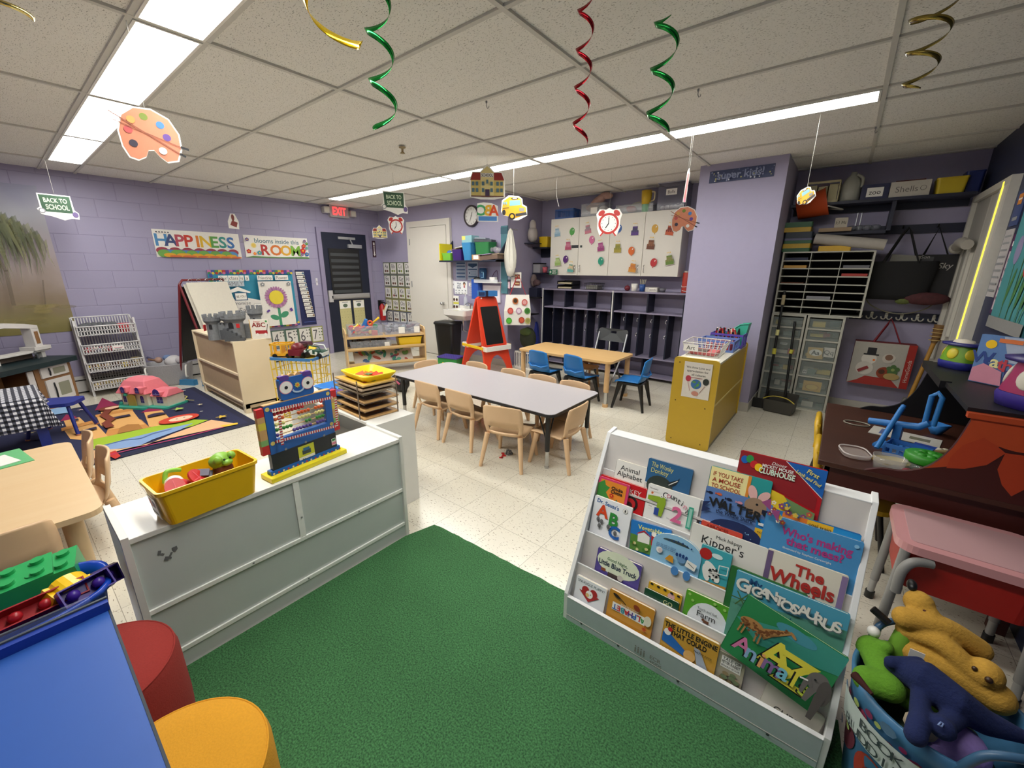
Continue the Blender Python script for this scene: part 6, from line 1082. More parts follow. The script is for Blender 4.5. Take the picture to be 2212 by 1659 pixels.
b = B(); b.add([(-.3, -.17, .155), (.1, -.17, .155), (.1, .16, .155), (-.3, .16, .155), (-.24, -.1, .28), (.04, -.1, .28), (.04, .1, .28), (-.24, .1, .28), (-.2, -.05, .31), (.0, -.05, .31), (.0, .06, .31), (-.2, .06, .31)], [(0, 3, 2, 1)]+[(i*4+j, i*4+(j+1) % 4, i*4+4+(j+1) % 4, i*4+4+j) for i in range(2) for j in range(4)]+[(8, 9, 10, 11)], pk)
b.add([(.09, -.125, .125), (.315, -.125, .125), (.315, .13, .125), (.09, .13, .125), (.11, -.05, .195), (.295, -.05, .195), (.295, .06, .195), (.11, .06, .195)], [(0, 3, 2, 1), (4, 5, 6, 7)]+[(j, (j+1) % 4, 4+(j+1) % 4, 4+j) for j in range(4)], pk)
for x, z in ((-.16, .2), (.03, .2)): b.bx(x-.045, x+.045, -.19, -.1, z-.03, z+.035, pk); win(b, x, -.191, z-.005, .05, .04, BWB)
b.bx(.14, .26, -.128, -.06, .14, .18, pk); win(b, .2, -.129, .155, .09, .025, BWB); b.build('roof', t, bev=.008)
b = B(); b.prism([(-.05, 0), (.05, 0), (.05, .1)]+[(.05*cos(a), .1+.03*sin(a)) for a in [PI*k/8 for k in range(9)]]+[(-.05, .1)], 0, .01, mat('#b0984a', .5)); o = b.build('door', t); o.matrix_local = MT((-.11, -.15, .022)) @ BWB
b = B(); b.ball(-.16, -.17, .15, .02, tl); b.ball(-.31, -.12, .03, .02, tl); b.build('planter', t)
# white stacking baskets
t = thing('basket_stand', 'tall white stand of four sloping plastic baskets against the left wall', 'basket stand', (-5.17, -.82, .0)); wm_ = mat('#d6d5d6', .4)
for s in (-1, 1): b = B(); b.prismA([(-.15, 0), (-.13, 0), (-.1, .9), (-.14, .9)], s*.255-.01, s*.255+.01, wm_, 'y'); b.prismA([(.12, 0), (.16, 0), (.1, .88), (.06, .88)], s*.255-.01, s*.255+.01, wm_, 'y'); b.build('side_frame', t)
for k, z in enumerate((.08, .29, .5, .71)):
    b = B(); x1 = .2-.02*k
    for y in [-.245+.0245*i for i in range(21)]: b.bx(x1-.006, x1-.002, y-.005, y+.005, z, z+.1, wm_); b.bx(-.13, -.126, y-.005, y+.005, z, z+.18, wm_)
    for zz in (z, z+.05): b.bx(x1-.006, x1-.002, -.245, .245, zz-.004, zz+.005, wm_); b.bx(-.13, -.126, -.245, .245, zz-.004, zz+.005, wm_)
    b.bx(-.13, x1, -.245, .245, z-.004, z, wm_); b.tube([(x1, -.25, z+.1), (x1, .25, z+.1), (-.13, .25, z+.19), (-.13, -.25, z+.19)], .008, wm_, 6, True)
    for s in (-1, 1): b.add([(x1, s*.25, z), (x1, s*.25, z+.1), (-.13, s*.25, z+.19), (-.13, s*.25, z)], [(0, 1, 2, 3)], wm_)
    b.build('basket', t)
b = B(); b.bx(.156, .16, .0, .1, .52, .57, WHITE); b.M = MT((.1605, .05, .545)) @ LWB; b.rc(0, .0, .08, .006, PINK); b.rc(0, -.01, .06, .006, GREY); b.build('label', t)
bx_, by_ = -5.17, -.82
mb('plush_toy', 'grey fluffy soft toys heaped in the top white basket', 'soft toy', lambda b: [b.ball(ru(-.06, .06), -.18+.05*k, .06, .08, mat('#5a5c60', .9, 0, .3, 90), .06, .07, 10) for k in range(6)], (bx_, by_, .712))
mb('toy_bucket', 'red toy bucket at the right of the top white basket', 'bucket', lambda b: b.lathe([(0, 0), (.045, 0), (.06, .1), (.055, .1), (.04, .006), (0, .006)], mat('#c0323a', .4), 18), (bx_+.05, by_+.16, .712))
for i, (k, y, h, l) in enumerate(((.292, -.14, '#b0424a', 'red soft toy at the left of the second basket from the bottom... '), )): pass
for zz, lab, cs in ((.502, 'red and pale', ['#b8424a', '#c8a8a8', '#a8a8c0', '#d8c8b8']), (.292, 'brown and yellow', ['#6a4a34', '#c8b040', '#8a6a50', '#d8c8b0', '#4a3a30']), (.082, 'pale yellow', ['#c8b070', '#a89878'])):
    g = '%s small toys in a white basket' % lab
    for k in range(9 if zz < .5 else 7): r_ = .03; mb('small_toy', '%s small toys lying in the %s white basket of the stand' % (lab, {.502: 'second', .292: 'third', .082: 'lowest'}[zz]), 'toy', lambda b: (b.ball(0, 0, r_, r_*1.2, mat(cs[k % len(cs)], .6), r_, r_, 10), b.ball(r_*.9, 0, r_*1.5, r_*.6, mat(cs[(k+1) % len(cs)], .6), n=8)), (bx_+ru(-.02, .1), by_-.2+.046*k, zz), (0, 0, ru(0, 6)), g)
mb('toy_cup', 'pale paper cup in the third white basket', 'cup', lambda b: cup(b, CREAM, .09, .04), (bx_+.0, by_+.2, .292))
t = thing('laundry_basket', 'light grey woven basket full of dolls and cloths by the left wall', 'basket', (-5.05, -.34, 0), D2(70)); g = mat('#a8a7ab', .8, 0, .2, 120, .6); b = B(); b.lathe([(0, 0), (.17, 0), (.19, .02), (.22, .27), (.225, .28), (.21, .28), (.18, .03), (0, .03)], g, 36, 1.15, .85, True, 3); b.build('tub', t)
b = B(); b.tube(bez([(-.2, -.1, .25), (-.2, -.2, .24), (-.19, -.21, .12), (-.19, -.13, .1)]), .01, WHITE); b.tube(bez([(.2, -.1, .25), (.2, -.2, .24), (.19, -.21, .12), (.19, -.13, .1)]), .01, WHITE); b.build('handle', t)
mb('cloth_bundle', 'white cloth bundle sticking out of the woven basket', 'cloth', lambda b: (b.ball(0, 0, .0, .12, mat('#c8c6c8', .9), .1, .08), b.ball(.1, .06, .02, .07, mat('#b8b4b8', .9), .07, .05)), (-5.02, -.28, .29))
mb('doll', 'doll with brown and blue clothes lying on the woven basket', 'doll', lambda b: (b.ball(0, 0, 0, .05, mat('#b09080', .7), .04, .04), b.ball(.02, .09, .02, .05, mat('#6a80a8', .8), .05, .04), b.tube([(0, -.03, 0), (.03, -.1, .03)], .014, mat('#8a6a58', .7)), b.tube([(-.02, -.03, 0), (-.04, -.1, .05)], .014, mat('#4a4a6a', .7))), (-5.08, -.42, .32))

# chart stand
t = thing('chart_stand', 'dark red A frame chart stand with a blank flip pad, behind the wooden cabinet', 'easel', (-4.65, -.14, 0), D2(120)); DR = mat('#6a1a22', .4)
for s in (-1, 1):
    for x in (.0, .66):
        b = B(); b.tube([(x, 0, 1.27), (x, s*.28, .02)], .014, DR, 8); b.build('leg', t)
b = B(); b.tube([(0, 0, 1.27), (.03, -.02, 1.32), (.63, -.02, 1.32), (.66, 0, 1.27)], .014, DR, 8); b.build('top_rail', t)
b = B(); b.add([(.01, .02, 1.24), (.65, .02, 1.24), (.65, .2, .3), (.01, .2, .3), (.01, .012, 1.24), (.65, .012, 1.24), (.65, .192, .3), (.01, .192, .3)], [(0, 1, 2, 3), (4, 7, 6, 5), (0, 4, 5, 1), (2, 6, 7, 3), (0, 3, 7, 4), (1, 5, 6, 2)], mat('#1c1a1c', .5)); b.build('chalk_panel', t)
b = B(); b.add([(.02, -.03, 1.27), (.64, -.03, 1.27), (.64, -.235, .4), (.02, -.235, .4)], [(0, 1, 2, 3)], mat('#cfcac0', .7)); b.add([(.05, -.05, 1.29), (.66, -.05, 1.29), (.66, -.262, .42), (.05, -.262, .42), (.05, -.04, 1.29), (.66, -.04, 1.29), (.66, -.25, .42), (.05, -.25, .42)], [(0, 1, 2, 3), (4, 7, 6, 5), (0, 4, 5, 1), (2, 6, 7, 3), (0, 3, 7, 4), (1, 5, 6, 2)], mat('#dad5c8', .7)); b.build('flip_pad', t)
for x in (.12, .24, .36, .48, .6): b = B(); b.tube([(x+.028*cos(a), -.035, 1.305+.028*sin(a)) for a in [2*PI*k/12 for k in range(12)]], .003, CHROME, 5, True); b.build('ring', t)
b = B(); b.bx(-.03, .03, -.34, -.06, 0, .07, mat('#2f78a8', .4)); b.bx(-.03, .03, .06, .34, 0, .07, mat('#2f78a8', .4)); b.build('foot', t)
mb('plush_toy', 'small brown and white soft toy dog on the blue foot of the chart stand', 'soft toy', lambda b: (b.ball(0, 0, .05, .05, mat('#d8d0c8', .9), .05, .05), b.ball(.02, -.02, .11, .035, mat('#6a3a28', .9)), b.ball(-.02, -.02, .11, .03, WHITE), b.ball(.01, -.05, .1, .016, WHITE)), (-4.55, .0, .072))
mb('plush_toy', 'black soft toy with a pale face between the chart stand and the cabinet', 'soft toy', lambda b: (b.ball(0, 0, .08, .1, BLK, .08, .08), b.ball(.06, -.03, .14, .05, mat('#1c1a1a', .9)), b.ball(.09, -.05, .13, .03, mat('#c8b8a0', .9))), (-4.62, .3, 0))
# wooden cabinet
t = thing('wooden_cabinet', 'cream birch toy cabinet carrying the grey castle', 'cabinet', (-3.65, -.02, 0)); cw = mat('#e0d0b2', .4, 0, .04, 8); tw = mat('#b09a7c', .5, 0, .1, 20)
b = B(); b.bx(-.66, .64, -.17, .18, .735, .755, cw); b.build('top', t, bev=.003)
for x in (-.66, .64): b = B(); b.bx(x, x+.02, -.175, .185, .08, .757, cw); b.build('side_panel', t, bev=.003)
b = B(); b.bx(-.64, .64, -.15, -.142, .1, .735, tw); b.bx(-.64, .64, -.17, -.15, .40, .42, cw); b.bx(-.64, .64, -.17, -.15, .1, .118, cw); b.build('back_panel', t)
b = B(); b.bx(-.64, .64, -.14, .175, .1, .12, cw); b.bx(-.64, .64, -.14, .175, .4, .42, cw); b.build('inner_shelf', t)
b = B(); b.bx(-.64, .66, -.16, .17, .05, .1, tw); 
b.build('plinth', t)
for x in (-.63, .63):
    for y in (-.14, .15): b = B(); b.prism(rrect(.06, .06, .01, 3, x, y), 0, .09, cw); b.build('foot', t)
# castle toy
t = thing('toy_castle', 'grey plastic toy castle with round towers on the wooden cabinet', 'toy castle', (-3.2, -.07, .7555), D2(52)); gs = mat('#777a7e', .6, 0, .25, 60, .4); gd = mat('#4c4f54', .6, 0, .2, 60)
for x, y, r, h in ((-.2, -.03, .058, .26), (.0, -.05, .085, .285), (.15, .12, .055, .33)):
    b = B(); b.lathe([(r, 0), (r*.95, h*.62), (r*1.15, h*.7), (r*1.3, h*.76), (r*1.3, h*.88), (r*1.1, h*.88), (r*1.05, h*.8), (0, h*.8)], gs, 20, smooth=False)
    for k in range(9): a = 2*PI*k/9; b.at(x*0+r*1.2*cos(a), r*1.2*sin(a), h*.93, rz=a); b.box(0, 0, 0, r*.3, r*.45, h*.14, gs)
    b.at(); b.M = MT((0, -r*1.02, h*.5)) @ BWB; b.z = 0; b.rc(0, 0, r*.5, h*.14, INK); b.disc(0, h*.07, r*.25, INK, a0=0, a1=PI); b.M = Matrix.Identity(4); b.lathe([(r*1.22, h*.7), (r*1.26, h*.74)], gd, 20); o = b.build('tower', t); o.location = (x, y, 0)
b = B(); b.bx(-.2, 0, -.05, .03, 0, .15, gs); [b.bx(-.15+.035*k, -.13+.035*k, -.05, .03, .15, .17, gs) for k in range(4)]; b.bx(0, .15, -.0, .12, 0, .14, gs); b.bx(-.14, -.06, -.0535, -.05, .0, .1, gd); b.build('wall', t)
b = B(); [b.bx(-.06+.035*k, -.025+.035*k, -.18, -.13, 0, .13-.025*k, gd) for k in range(5)]; b.build('staircase', t)
b = B(); b.bx(-.255, -.25, -.11, -.06, .1, .16, RED); b.bx(.05, .08, -.142, -.138, .13, .17, RED); b.build('banner', t)
mb('picture_book', 'white board book with a red wagon standing on the wooden cabinet', 'book', lambda b: (b.bx(-.085, .085, -.012, .012, 0, .2, mat('#e6e2d8', .4)), b.bx(-.0905, -.085, -.013, .013, 0, .2, mat('#d8a83a', .4)), setattr(b, 'M', MT((0, -.0122, .1)) @ BWB), b.text('ABC', -.01, .045, .045, mat('#8a2a24'), 'C', .03), b.text('Beginner', -.02, .08, .012, RED), b.rc(.01, -.03, .11, .035, mat('#a8242a')), b.disc(-.03, -.055, .014, WHITE), b.disc(.045, -.055, .014, WHITE), b.line([(.06, -.02), (.075, .05)], .005, INK), b.disc(.065, .08, .01, GRN)), (-3.02, .085, .7555), (0, 0, D2(55)))
# yellow wire crate stack with vehicles
YC = mat('#eccb3a', .4)
t = thing('yellow_crate', 'yellow mesh crate with a blue rim, loaded with toy vehicles', 'crate', (-2.5, .22, .0), D2(30)); b = B(); wirebasket(b, .44, .3, .6, YC, 8, 5, 6, .0045, .95); b.build('mesh', t)
b = B(); P = rrect(.46, .32, .03); Q = rrect(.42, .28, .03); n = len(P); b.add([(x, y, .6) for x, y in P]+[(x, y, .625) for x, y in P]+[(x, y, .625) for x, y in Q]+[(x, y, .6) for x, y in Q], [(i*n+j, i*n+(j+1) % n, ((i+1) % 4)*n+(j+1) % n, ((i+1) % 4)*n+j) for i in range(4) for j in range(n)], mat('#3f78b0', .4)); b.build('rim', t)
mb('yellow_tray', 'flat yellow lid under the vehicles in the yellow crate', 'tray', lambda b: b.bx(-.2, .2, -.13, .13, 0, .01, YC), (-2.5, .22, .598), (0, 0, D2(30)))
mb('wooden_block', 'purple and yellow blocks heaped inside the yellow crate', 'block', lambda b: [b.box(-.14+.07*k, .03*(k % 3-1), .05+.05*(k % 2), .06, .05, .06, (PUR, YEL, mat('#8a6a9a'), YC, mat('#c8a070'))[k % 5]) for k in range(5)], (-2.5, .22, .02), (0, 0, D2(30)))
def truck(b, hx, L=.2, W_=.1, H=.1, win=True):
    m = mat(hx, .4); b.bx(-L/2, L/2, -W_/2, W_/2, .02, .045, m)
    for x in (-L/2+.005, L/2-.02):
        for y in (-W_/2, W_/2-.012): b.bx(x, x+.015, y, y+.012, .04, H, m)
    b.bx(-L/2, L/2, -W_/2, -W_/2+.012, H-.015, H, m); b.bx(-L/2, L/2, W_/2-.012, W_/2, H-.015, H, m); b.bx(-L/2, -L/2+.015, -W_/2, W_/2, H-.015, H, m); b.bx(L/2-.015, L/2, -W_/2, W_/2, .045, .075, m); b.bx(L/2-.015, L/2, -W_/2, W_/2, H-.02, H, m)
    for k in (-.3, 0, .3): b.bx(k*L-.006, k*L+.006, -W_/2, W_/2, .045, H-.015, m) if k == 0 else b.bx(k*L-.006, k*L+.006, -W_/2, -W_/2+.012, .045, H-.01, m)
    for x in (-L*.3, L*.3):
        for y in (-W_/2, W_/2): b.cyl((x, y-.01, .022), (x, y+.01, .022), .022, BLK)
mb('toy_bus', 'yellow open framed toy bus on the yellow crate', 'toy bus', lambda b: truck(b, '#e0a82a', .2, .13, .14), (-2.63, .12, .609), (0, 0, D2(50)))
def dino(b):
    m = mat('#701a26', .4); b.bx(-.12, .12, -.06, .06, .03, .09, m); b.ball(.05, 0, .1, .07, m, .055, .05); b.bx(-.12, -.04, -.05, .05, .09, .14, mat('#5a3a48', .3)); b.bx(-.03, .02, -.045, .045, .1, .13, mat('#3a1a22', .4))
    for x in (-.08, .07):
        for y in (-.06, .06): b.cyl((x, y-.012, .03), (x, y+.012, .03), .03, BLK)
mb('toy_truck', 'dark red toy truck in the middle of the yellow crate', 'toy truck', dino, (-2.5, .24, .609), (0, 0, D2(-60)))
def jeep(b):
    w_, g = mat('#d8dcd8', .4), mat('#1f4a3a', .4); b.bx(-.1, .1, -.055, .055, .03, .065, w_); b.bx(-.02, .09, -.05, .05, .065, .075, g)
    for x in (-.06, 0, .05): b.bx(x-.012, x+.012, -.056, .056, .04, .068, g)
    b.tube([(-.08, -.05, .065), (-.05, -.05, .12), (.05, -.05, .12), (.08, -.05, .065)], .007, g); b.tube([(-.08, .05, .065), (-.05, .05, .12), (.05, .05, .12), (.08, .05, .065)], .007, w_)
    for x in (-.06, .06):
        for y in (-.055, .055): b.cyl((x, y-.012, .028), (x, y+.012, .028), .028, BLK)
mb('toy_jeep', 'white and green toy jeep at the right of the yellow crate', 'toy car', jeep, (-2.37, .32, .609), (.0, .12, D2(35)))
mb('toy_car', 'yellow arched toy behind the green jeep in the crate', 'toy', lambda b: b.prismA([(-.06, 0), (.06, 0)]+[(.06*cos(a), .05+.05*sin(a)) for a in [PI*k/10 for k in range(11)]], -.03, .03, YC, 'x'), (-2.47, .34, .609), (0, 0, 1.0))
# clear tub right of crate and behind
t = clearbin('clear_bin', 'clear tub of wooden blocks behind the puzzle rack', .5, .36, .28, (-1.95, .42, .0), .22, '#c0c4cc', None, None, D2(20))
for k, (h, l) in enumerate((('#8a5a3a', 'brown wooden picture block standing askew in the clear tub'), ('#4a3428', 'dark brown wooden block lying on top of the clear tub'), ('#d8b040', 'yellow striped block leaning in the clear tub'), ('#a02a30', 'red block at the left in the clear tub'), ('#3a3c42', 'black slatted block stack in the clear tub'))): mb('wooden_block', l, 'block', lambda b: (b.box(0, 0, .06, .16 if k != 4 else .3, .03 if k < 3 else .1, .12 if k != 4 else .2, mat(h, .5, 0, .15, 30))), (-2.0+.05*k-.04*(k > 2), .36+.03*k, (.2, .27, .22, .15, .006)[k]), ((.6, .2, .9, .1, 0)[k], (.3, .1, .5, .1, 0)[k], .3+.4*k))
# birch shelf with bins near the exit door
t = thing('toy_shelf', 'birch open toy shelf of bins in front of the exit door', 'shelf', (-3.6, 1.33, 0), D2(64.6)); bw = mat('#cfae7a', .45, 0, .08, 10)
for x in (0, 1.1): b = B(); b.prismA([(0, 0), (.38, 0), (.38, .6), (.34, .64), (.04, .64), (0, .6)], x, x+.02, bw, 'x'); b.M = MT((x-.0008, .19, .57)) @ Matrix(((0, 0, -1, 0), (-1, 0, 0, 0), (0, 1, 0, 0), (0, 0, 0, 1))); b.pg(rrect(.1, .032, .015, 4), mat('#6a2a1c')); b.build('side_panel', t, bev=.004)
for z in (.12, .34, .53): b = B(); b.bx(.02, 1.1, .02, .36, z, z+.015, bw); b.bx(.02, 1.1, .0, .02, z+(.02 if z < .5 else -.01), z+(.05 if z < .5 else .02), bw); b.build('shelf_board', t)
SM = MT((-3.6, 1.33, 0)) @ MR(D2(64.6), 4, 'Z')
sp = lambda x, y, z: tuple(SM @ Vector((x, y, z)))
clearbin('clear_bin', 'clear bin of red and orange toys on top of the birch shelf, near end', .46, .3, .14, sp(.28, .18, .546), .25, '#c4c8d8', None, None, D2(64.6))
clearbin('clear_bin', 'clear bin of dark toys on top of the birch shelf, far end', .5, .3, .14, sp(.8, .18, .546), .25, '#c4c8d8', lambda t: (label_plate(t, -.02, -.152, .06, .09, .09, ''), label_plate(t, .2, -.152, .06, .08, .09, '')), None, D2(64.6))
tc_ = ['#c8282c', '#e8882a', '#e8c82a', '#2f78c0', '#2f9a6a', '#e05a3a', '#f0d048', '#c03030', '#3f9a7a', '#d8a060', '#e87a5a', '#f0e070']
def toyr(b, c): k = rnd.randint(0, 3); m = mat(c, .4); (b.ball(0, 0, .035, .045, m, .035, .035, 10) if k == 0 else b.tube([(-.06, 0, .02), (.06, .02, .07)], .012, m) if k == 1 else b.bx(-.04, .04, -.03, .03, 0, .06, m) if k == 2 else b.tube([(.04*cos(a), .04*sin(a), .04) for a in [2*PI*i/14 for i in range(14)]], .012, m, 6, True))
for k in range(20): mb('plastic_toy', 'bright plastic toys heaped in the near clear bin on the birch shelf', 'toy', lambda b: toyr(b, tc_[k % 12]), sp(.1+.36*((k*.37) % 1), .08+.2*((k*.61) % 1), .552+.07*(k//10)), (ru(-.4, .4), ru(-.4, .4), ru(0, 6)), 'toys in the near clear bin')
mb('plastic_toy', 'yellow plastic spring toy sticking up from the near clear bin', 'toy', lambda b: (b.tube([(-.07, 0, 0), (.08, .0, .1)], .012, YEL), b.tube([(-.05, .03, 0), (.07, .03, .11)], .012, YEL)), sp(.42, .18, .68), (0, 0, .8))
mb('plastic_toy', 'blue plastic cone toy sticking up from the near clear bin', 'toy', lambda b: b.cyl((0, 0, 0), (.03, 0, .1), .05, mat('#2f78c8', .4), .02), sp(.3, .2, .67))
mb('plastic_toy', 'orange ring toy with a pale centre on the near clear bin', 'toy', lambda b: b.tube([(.03*cos(a), 0, .03*sin(a)) for a in [2*PI*i/14 for i in range(14)]], .012, mat('#d85a3a', .4), 6, True), sp(.36, .12, .72), (0, 0, .9))
dk = ['#4a3f44', '#6a6468', '#3a4a4a', '#7a8a90', '#5a2a34', '#8a8a94']
for k in range(18): mb('plastic_toy', 'dark plastic animals heaped in the far clear bin on the birch shelf', 'toy', lambda b: (b.ball(0, 0, .03, .045, mat(dk[k % 6], .4), .025, .025, 8), b.tube([(.03, 0, .03), (.06, 0, .06)], .009, mat(dk[(k+1) % 6], .4), 6), b.tube([(-.03, 0, .03), (-.06, .01, .05)], .007, mat(dk[k % 6], .4), 6)), sp(.6+.42*((k*.37) % 1), .08+.2*((k*.61) % 1), .552+.06*(k//9)), (0, 0, ru(0, 6)), 'toys in the far clear bin')
clearbin('clear_bin', 'clear bin of brown toy animals on the middle board of the birch shelf', .56, .28, .12, sp(.34, .18, .356), .25, '#c4c8d0', lambda t: label_plate(t, .22, -.142, .05, .07, .08, ''), None, D2(64.6))
for k in range(24): mb('toy_animal', 'brown toy animals heaped in the clear bin in the birch shelf', 'toy', lambda b: (b.ball(0, 0, .03, .05, mat(('#5a3a2a', '#3a2a24', '#7a6a58', '#4a4a40')[k % 4], .5), .025, .025, 8), b.tube([(.04, 0, .03), (.065, 0, .065)], .011, mat('#4a3628', .5), 6), b.tube([(.03, .015, .02), (.035, .02, -.01)], .008, mat('#4a3628', .5), 5), b.tube([(-.03, .015, .02), (-.035, .02, -.01)], .008, mat('#4a3628', .5), 5)), sp(.1+.48*((k*.37) % 1), .08+.2*((k*.61) % 1), .375+.05*(k//12)), (0, ru(-.3, .3), ru(0, 6)), 'animals in the birch shelf')
tote('storage_bin', 'yellow bin at the far end of the birch shelf', 'bin', .36, .28, .14, '#e8c21c', sp(.9, .17, .3562), D2(64.6))
def puz(b):
    b.bx(-.42, .42, -.14, .14, 0, .012, mat('#d8d0c8', .6)); b.z = .0125
    for k in range(30): b.disc(ru(-.38, .38), ru(-.12, .12), ru(.03, .07), mat(rc_(['#3f8a7a', '#5aa08a', '#b05a4a', '#4a6a9a', '#7a4a6a', '#6a9a5a'])), ru(.02, .03), 10, rot=ru(0, 3))
o = mb('floor_puzzle', 'long colourful floor puzzle in a clear sleeve on the lowest board of the birch shelf', 'puzzle', puz, sp(.55, .15, .137), (D2(30), 0, 0)); o.matrix_world = MT(sp(.52, .19, .21)) @ MR(D2(64.6), 4, 'Z') @ MR(D2(42), 4, 'X')
mb('backpack', 'dark backpack with a pink strap on the floor beyond the gray table', 'backpack', lambda b: (b.ball(0, 0, .11, .15, BLK, .1, .11), b.tube(bez([(-.1, -.08, .1), (0, -.12, .19), (.1, -.08, .12)]), .012, mat('#b8506a'))), (-2.45, 1.35, 0))
# play kitchen
KM = MT((-4.77, -1.63, .0)) @ MR(D2(135), 4, 'Z'); t = thing('play_kitchen', 'toy kitchen with white hutch, dark green counter and brown base', 'play kitchen', M=KM); kw = mat('#d0cdca', .45); kb = mat('#8a6440', .5, 0, .1, 10)
b = B(); b.bx(-.5, -.02, .08, .17, .08, .46, kb); b.bx(-.5, .45, .16, .175, 0, .46, kb); b.bx(.05, .45, -.16, .16, .0, .46, kb); b.bx(-.5, .05, -.16, .16, 0, .06, kb); b.bx(-.5, -.47, -.16, .16, .06, .46, kb); b.build('base', t)
b = B(); b.prism(rrect(1.06, .42, .04, 4, -.02, -.01), .46, .51, mat('#16282c', .5, 0, .1, 20)); b.build('counter', t, bev=.012)
for nm, z0, z1, x0, x1 in (('microwave_door', .34, .45, .1, .4), ('oven_door', .07, .31, .12, .4)):
    b = B(); b.bx(x0, x1, -.175, -.161, z0, z1, kw); b.M = MT(((x0+x1)/2, -.1755, (z0+z1)/2)) @ BWB; b.pg(rrect((x1-x0)*.45, (z1-z0)*.6, .01, 3, .045, 0), mat('#8a8a78')); b.tube([(-.06, (z1-z0)*.35, .0), (-.075, 0, .02), (-.06, -(z1-z0)*.35, .0)], .007, INK, 6); b.build(nm, t)
b = B(); b.bx(-.03, .03, -.17, -.16, .06, .44, kw); b.build('refrigerator_edge', t)
b = B()
b.bx(-.5, -.1, .02, .15, .511, .72, kw); b.bx(-.56, -.06, -.02, .17, .72, .76, kw); b.bx(-.56, -.12, .0, .16, .76, .9, kw); b.bx(-.58, -.1, -.02, .17, .9, .93, kw)
b.prismA([(-.12, .9), (.1, .92), (.3, .89), (.42, .86), (.42, .82), (.3, .84), (.1, .87), (-.12, .86)], .02, .12, kw, 'y'); b.bx(.34, .42, .02, .12, .64, .84, kw); b.bx(.3, .48, .0, .15, .6, .64, kw); b.bx(-.06, .48, .02, .14, .58, .6, kw); b.bx(.4, .44, .04, .12, .511, .58, kw); b.bx(-.06, -.02, .04, .12, .511, .58, kw); b.bx(.36, .4, .015, .02, .67, .8, kb); b.bx(-.06, .4, .135, .145, .511, .58, mat('#7a6a60'))
b.build('hutch', t, bev=.008)
b = B(); b.tube(bez([(.36, .05, .511), (.34, .04, .58), (.26, -.02, .58)]), .012, mat('#8a8c90', .3, .6)); b.build('faucet', t)
mb('phone_handle', 'dark handle on the front of the white toy hutch', 'handle', lambda b: b.tube(bez([(-.08, 0, 0), (0, -.03, .02), (.08, 0, 0)]), .014, INK), tuple(KM @ Vector((-.3, .005, .66))), (0, 0, D2(135)))
mb('toy_cup', 'tan toy cup on the ledge inside the brown kitchen base', 'cup', lambda b: cup(b, mat('#b09070', .5), .09, .035), tuple(KM @ Vector((-.2, -.05, .0605))))
# checkered table
def gingham(nt, p):
    N = nt.nodes.new; L = nt.links.new; tc = N('ShaderNodeTexCoord'); sp_ = N('ShaderNodeSeparateXYZ'); L(tc.outputs['UV'], sp_.inputs[0]); out = []
    for ax in ('X', 'Y'):
        m = N('ShaderNodeMath'); m.operation = 'MULTIPLY'; m.inputs[1].default_value = 27; L(sp_.outputs[ax], m.inputs[0]); f = N('ShaderNodeMath'); f.operation = 'FRACT'; L(m.outputs[0], f.inputs[0]); g = N('ShaderNodeMath'); g.operation = 'GREATER_THAN'; g.inputs[1].default_value = .5; L(f.outputs[0], g.inputs[0]); out.append(g)
    a = N('ShaderNodeMath'); a.operation = 'ADD'; L(out[0].outputs[0], a.inputs[0]); L(out[1].outputs[0], a.inputs[1]); d = N('ShaderNodeMath'); d.operation = 'MULTIPLY'; d.inputs[1].default_value = .5; L(a.outputs[0], d.inputs[0])
    r = N('ShaderNodeValToRGB'); e = r.color_ramp.elements; e[0].position = .2; e[0].color = lin('#0d0e16'); e[1].position = .9; e[1].color = lin('#e2e2e8'); q = e.new(.5); q.color = lin('#4c4e5c'); L(d.outputs[0], r.inputs[0]); L(r.outputs[0], p.inputs['Base Color']); p.inputs['Roughness'].default_value = .9
M_GING = nodes_mat('gingham', gingham)
TCX, TCY = -3.36, -1.86
t = thing('play_table', 'small blue play table under the checked tablecloth', 'table', (TCX, TCY, .0075)); b = B(); b.bx(-.28, .28, -.33, .33, .455, .475, mat('#22358a', .4)); b.build('tabletop', t)
for sx in (-1, 1):
    for sy in (-1, 1): b = B(); b.bx(sx*.25-.03, sx*.25+.03, sy*.3-.03, sy*.3+.03, 0, .455, mat('#22358a', .4)); b.build('leg', t)
def clothmesh():
    me = bpy.data.meshes.new('tablecloth'); n = 56; hx, hy, dr = .29, .34, .24; V = []; UVs = []
    def prof(s, h, L):   # distance along cloth -> (offset, drop)
        a = abs(s); sg = 1 if s > 0 else -1
        return (s, .0) if a <= h else (sg*(h+min((a-h)*.12, .03)), -(a-h))
    for i in range(n+1):
        for j in range(n+1):
            s = (-1+2*i/n)*(hx+dr); u = (-1+2*j/n)*(hy+dr); x, dx = prof(s, hx, dr); y, dy = prof(u, hy, dr); drop = min(dx, dy) if (dx < 0 and dy < 0) else dx+dy
            if dx < 0 and dy < 0: k = .5*min(-dx, -dy); x += math.copysign(k*.35, x); y += math.copysign(k*.35, y); 
            rip = .016*(-drop/dr)*(sin(u*26) if dx < 0 else sin(s*26) if dy < 0 else 0)
            if dx < 0: x += math.copysign(rip, x)
            elif dy < 0: y += math.copysign(rip, y)
            V.append((x, y, .482+drop*.97)); UVs.append((s/1.0+.5, u/1.0+.5))
    F = [(i*(n+1)+j, (i+1)*(n+1)+j, (i+1)*(n+1)+j+1, i*(n+1)+j+1) for i in range(n) for j in range(n)]
    me.from_pydata(V, [], F); uv = me.uv_layers.new(name='UVMap')
    for l in me.loops: uv.data[l.index].uv = UVs[l.vertex_index]
    me.materials.append(M_GING); me.polygons.foreach_set('use_smooth', [True]*len(F)); return me
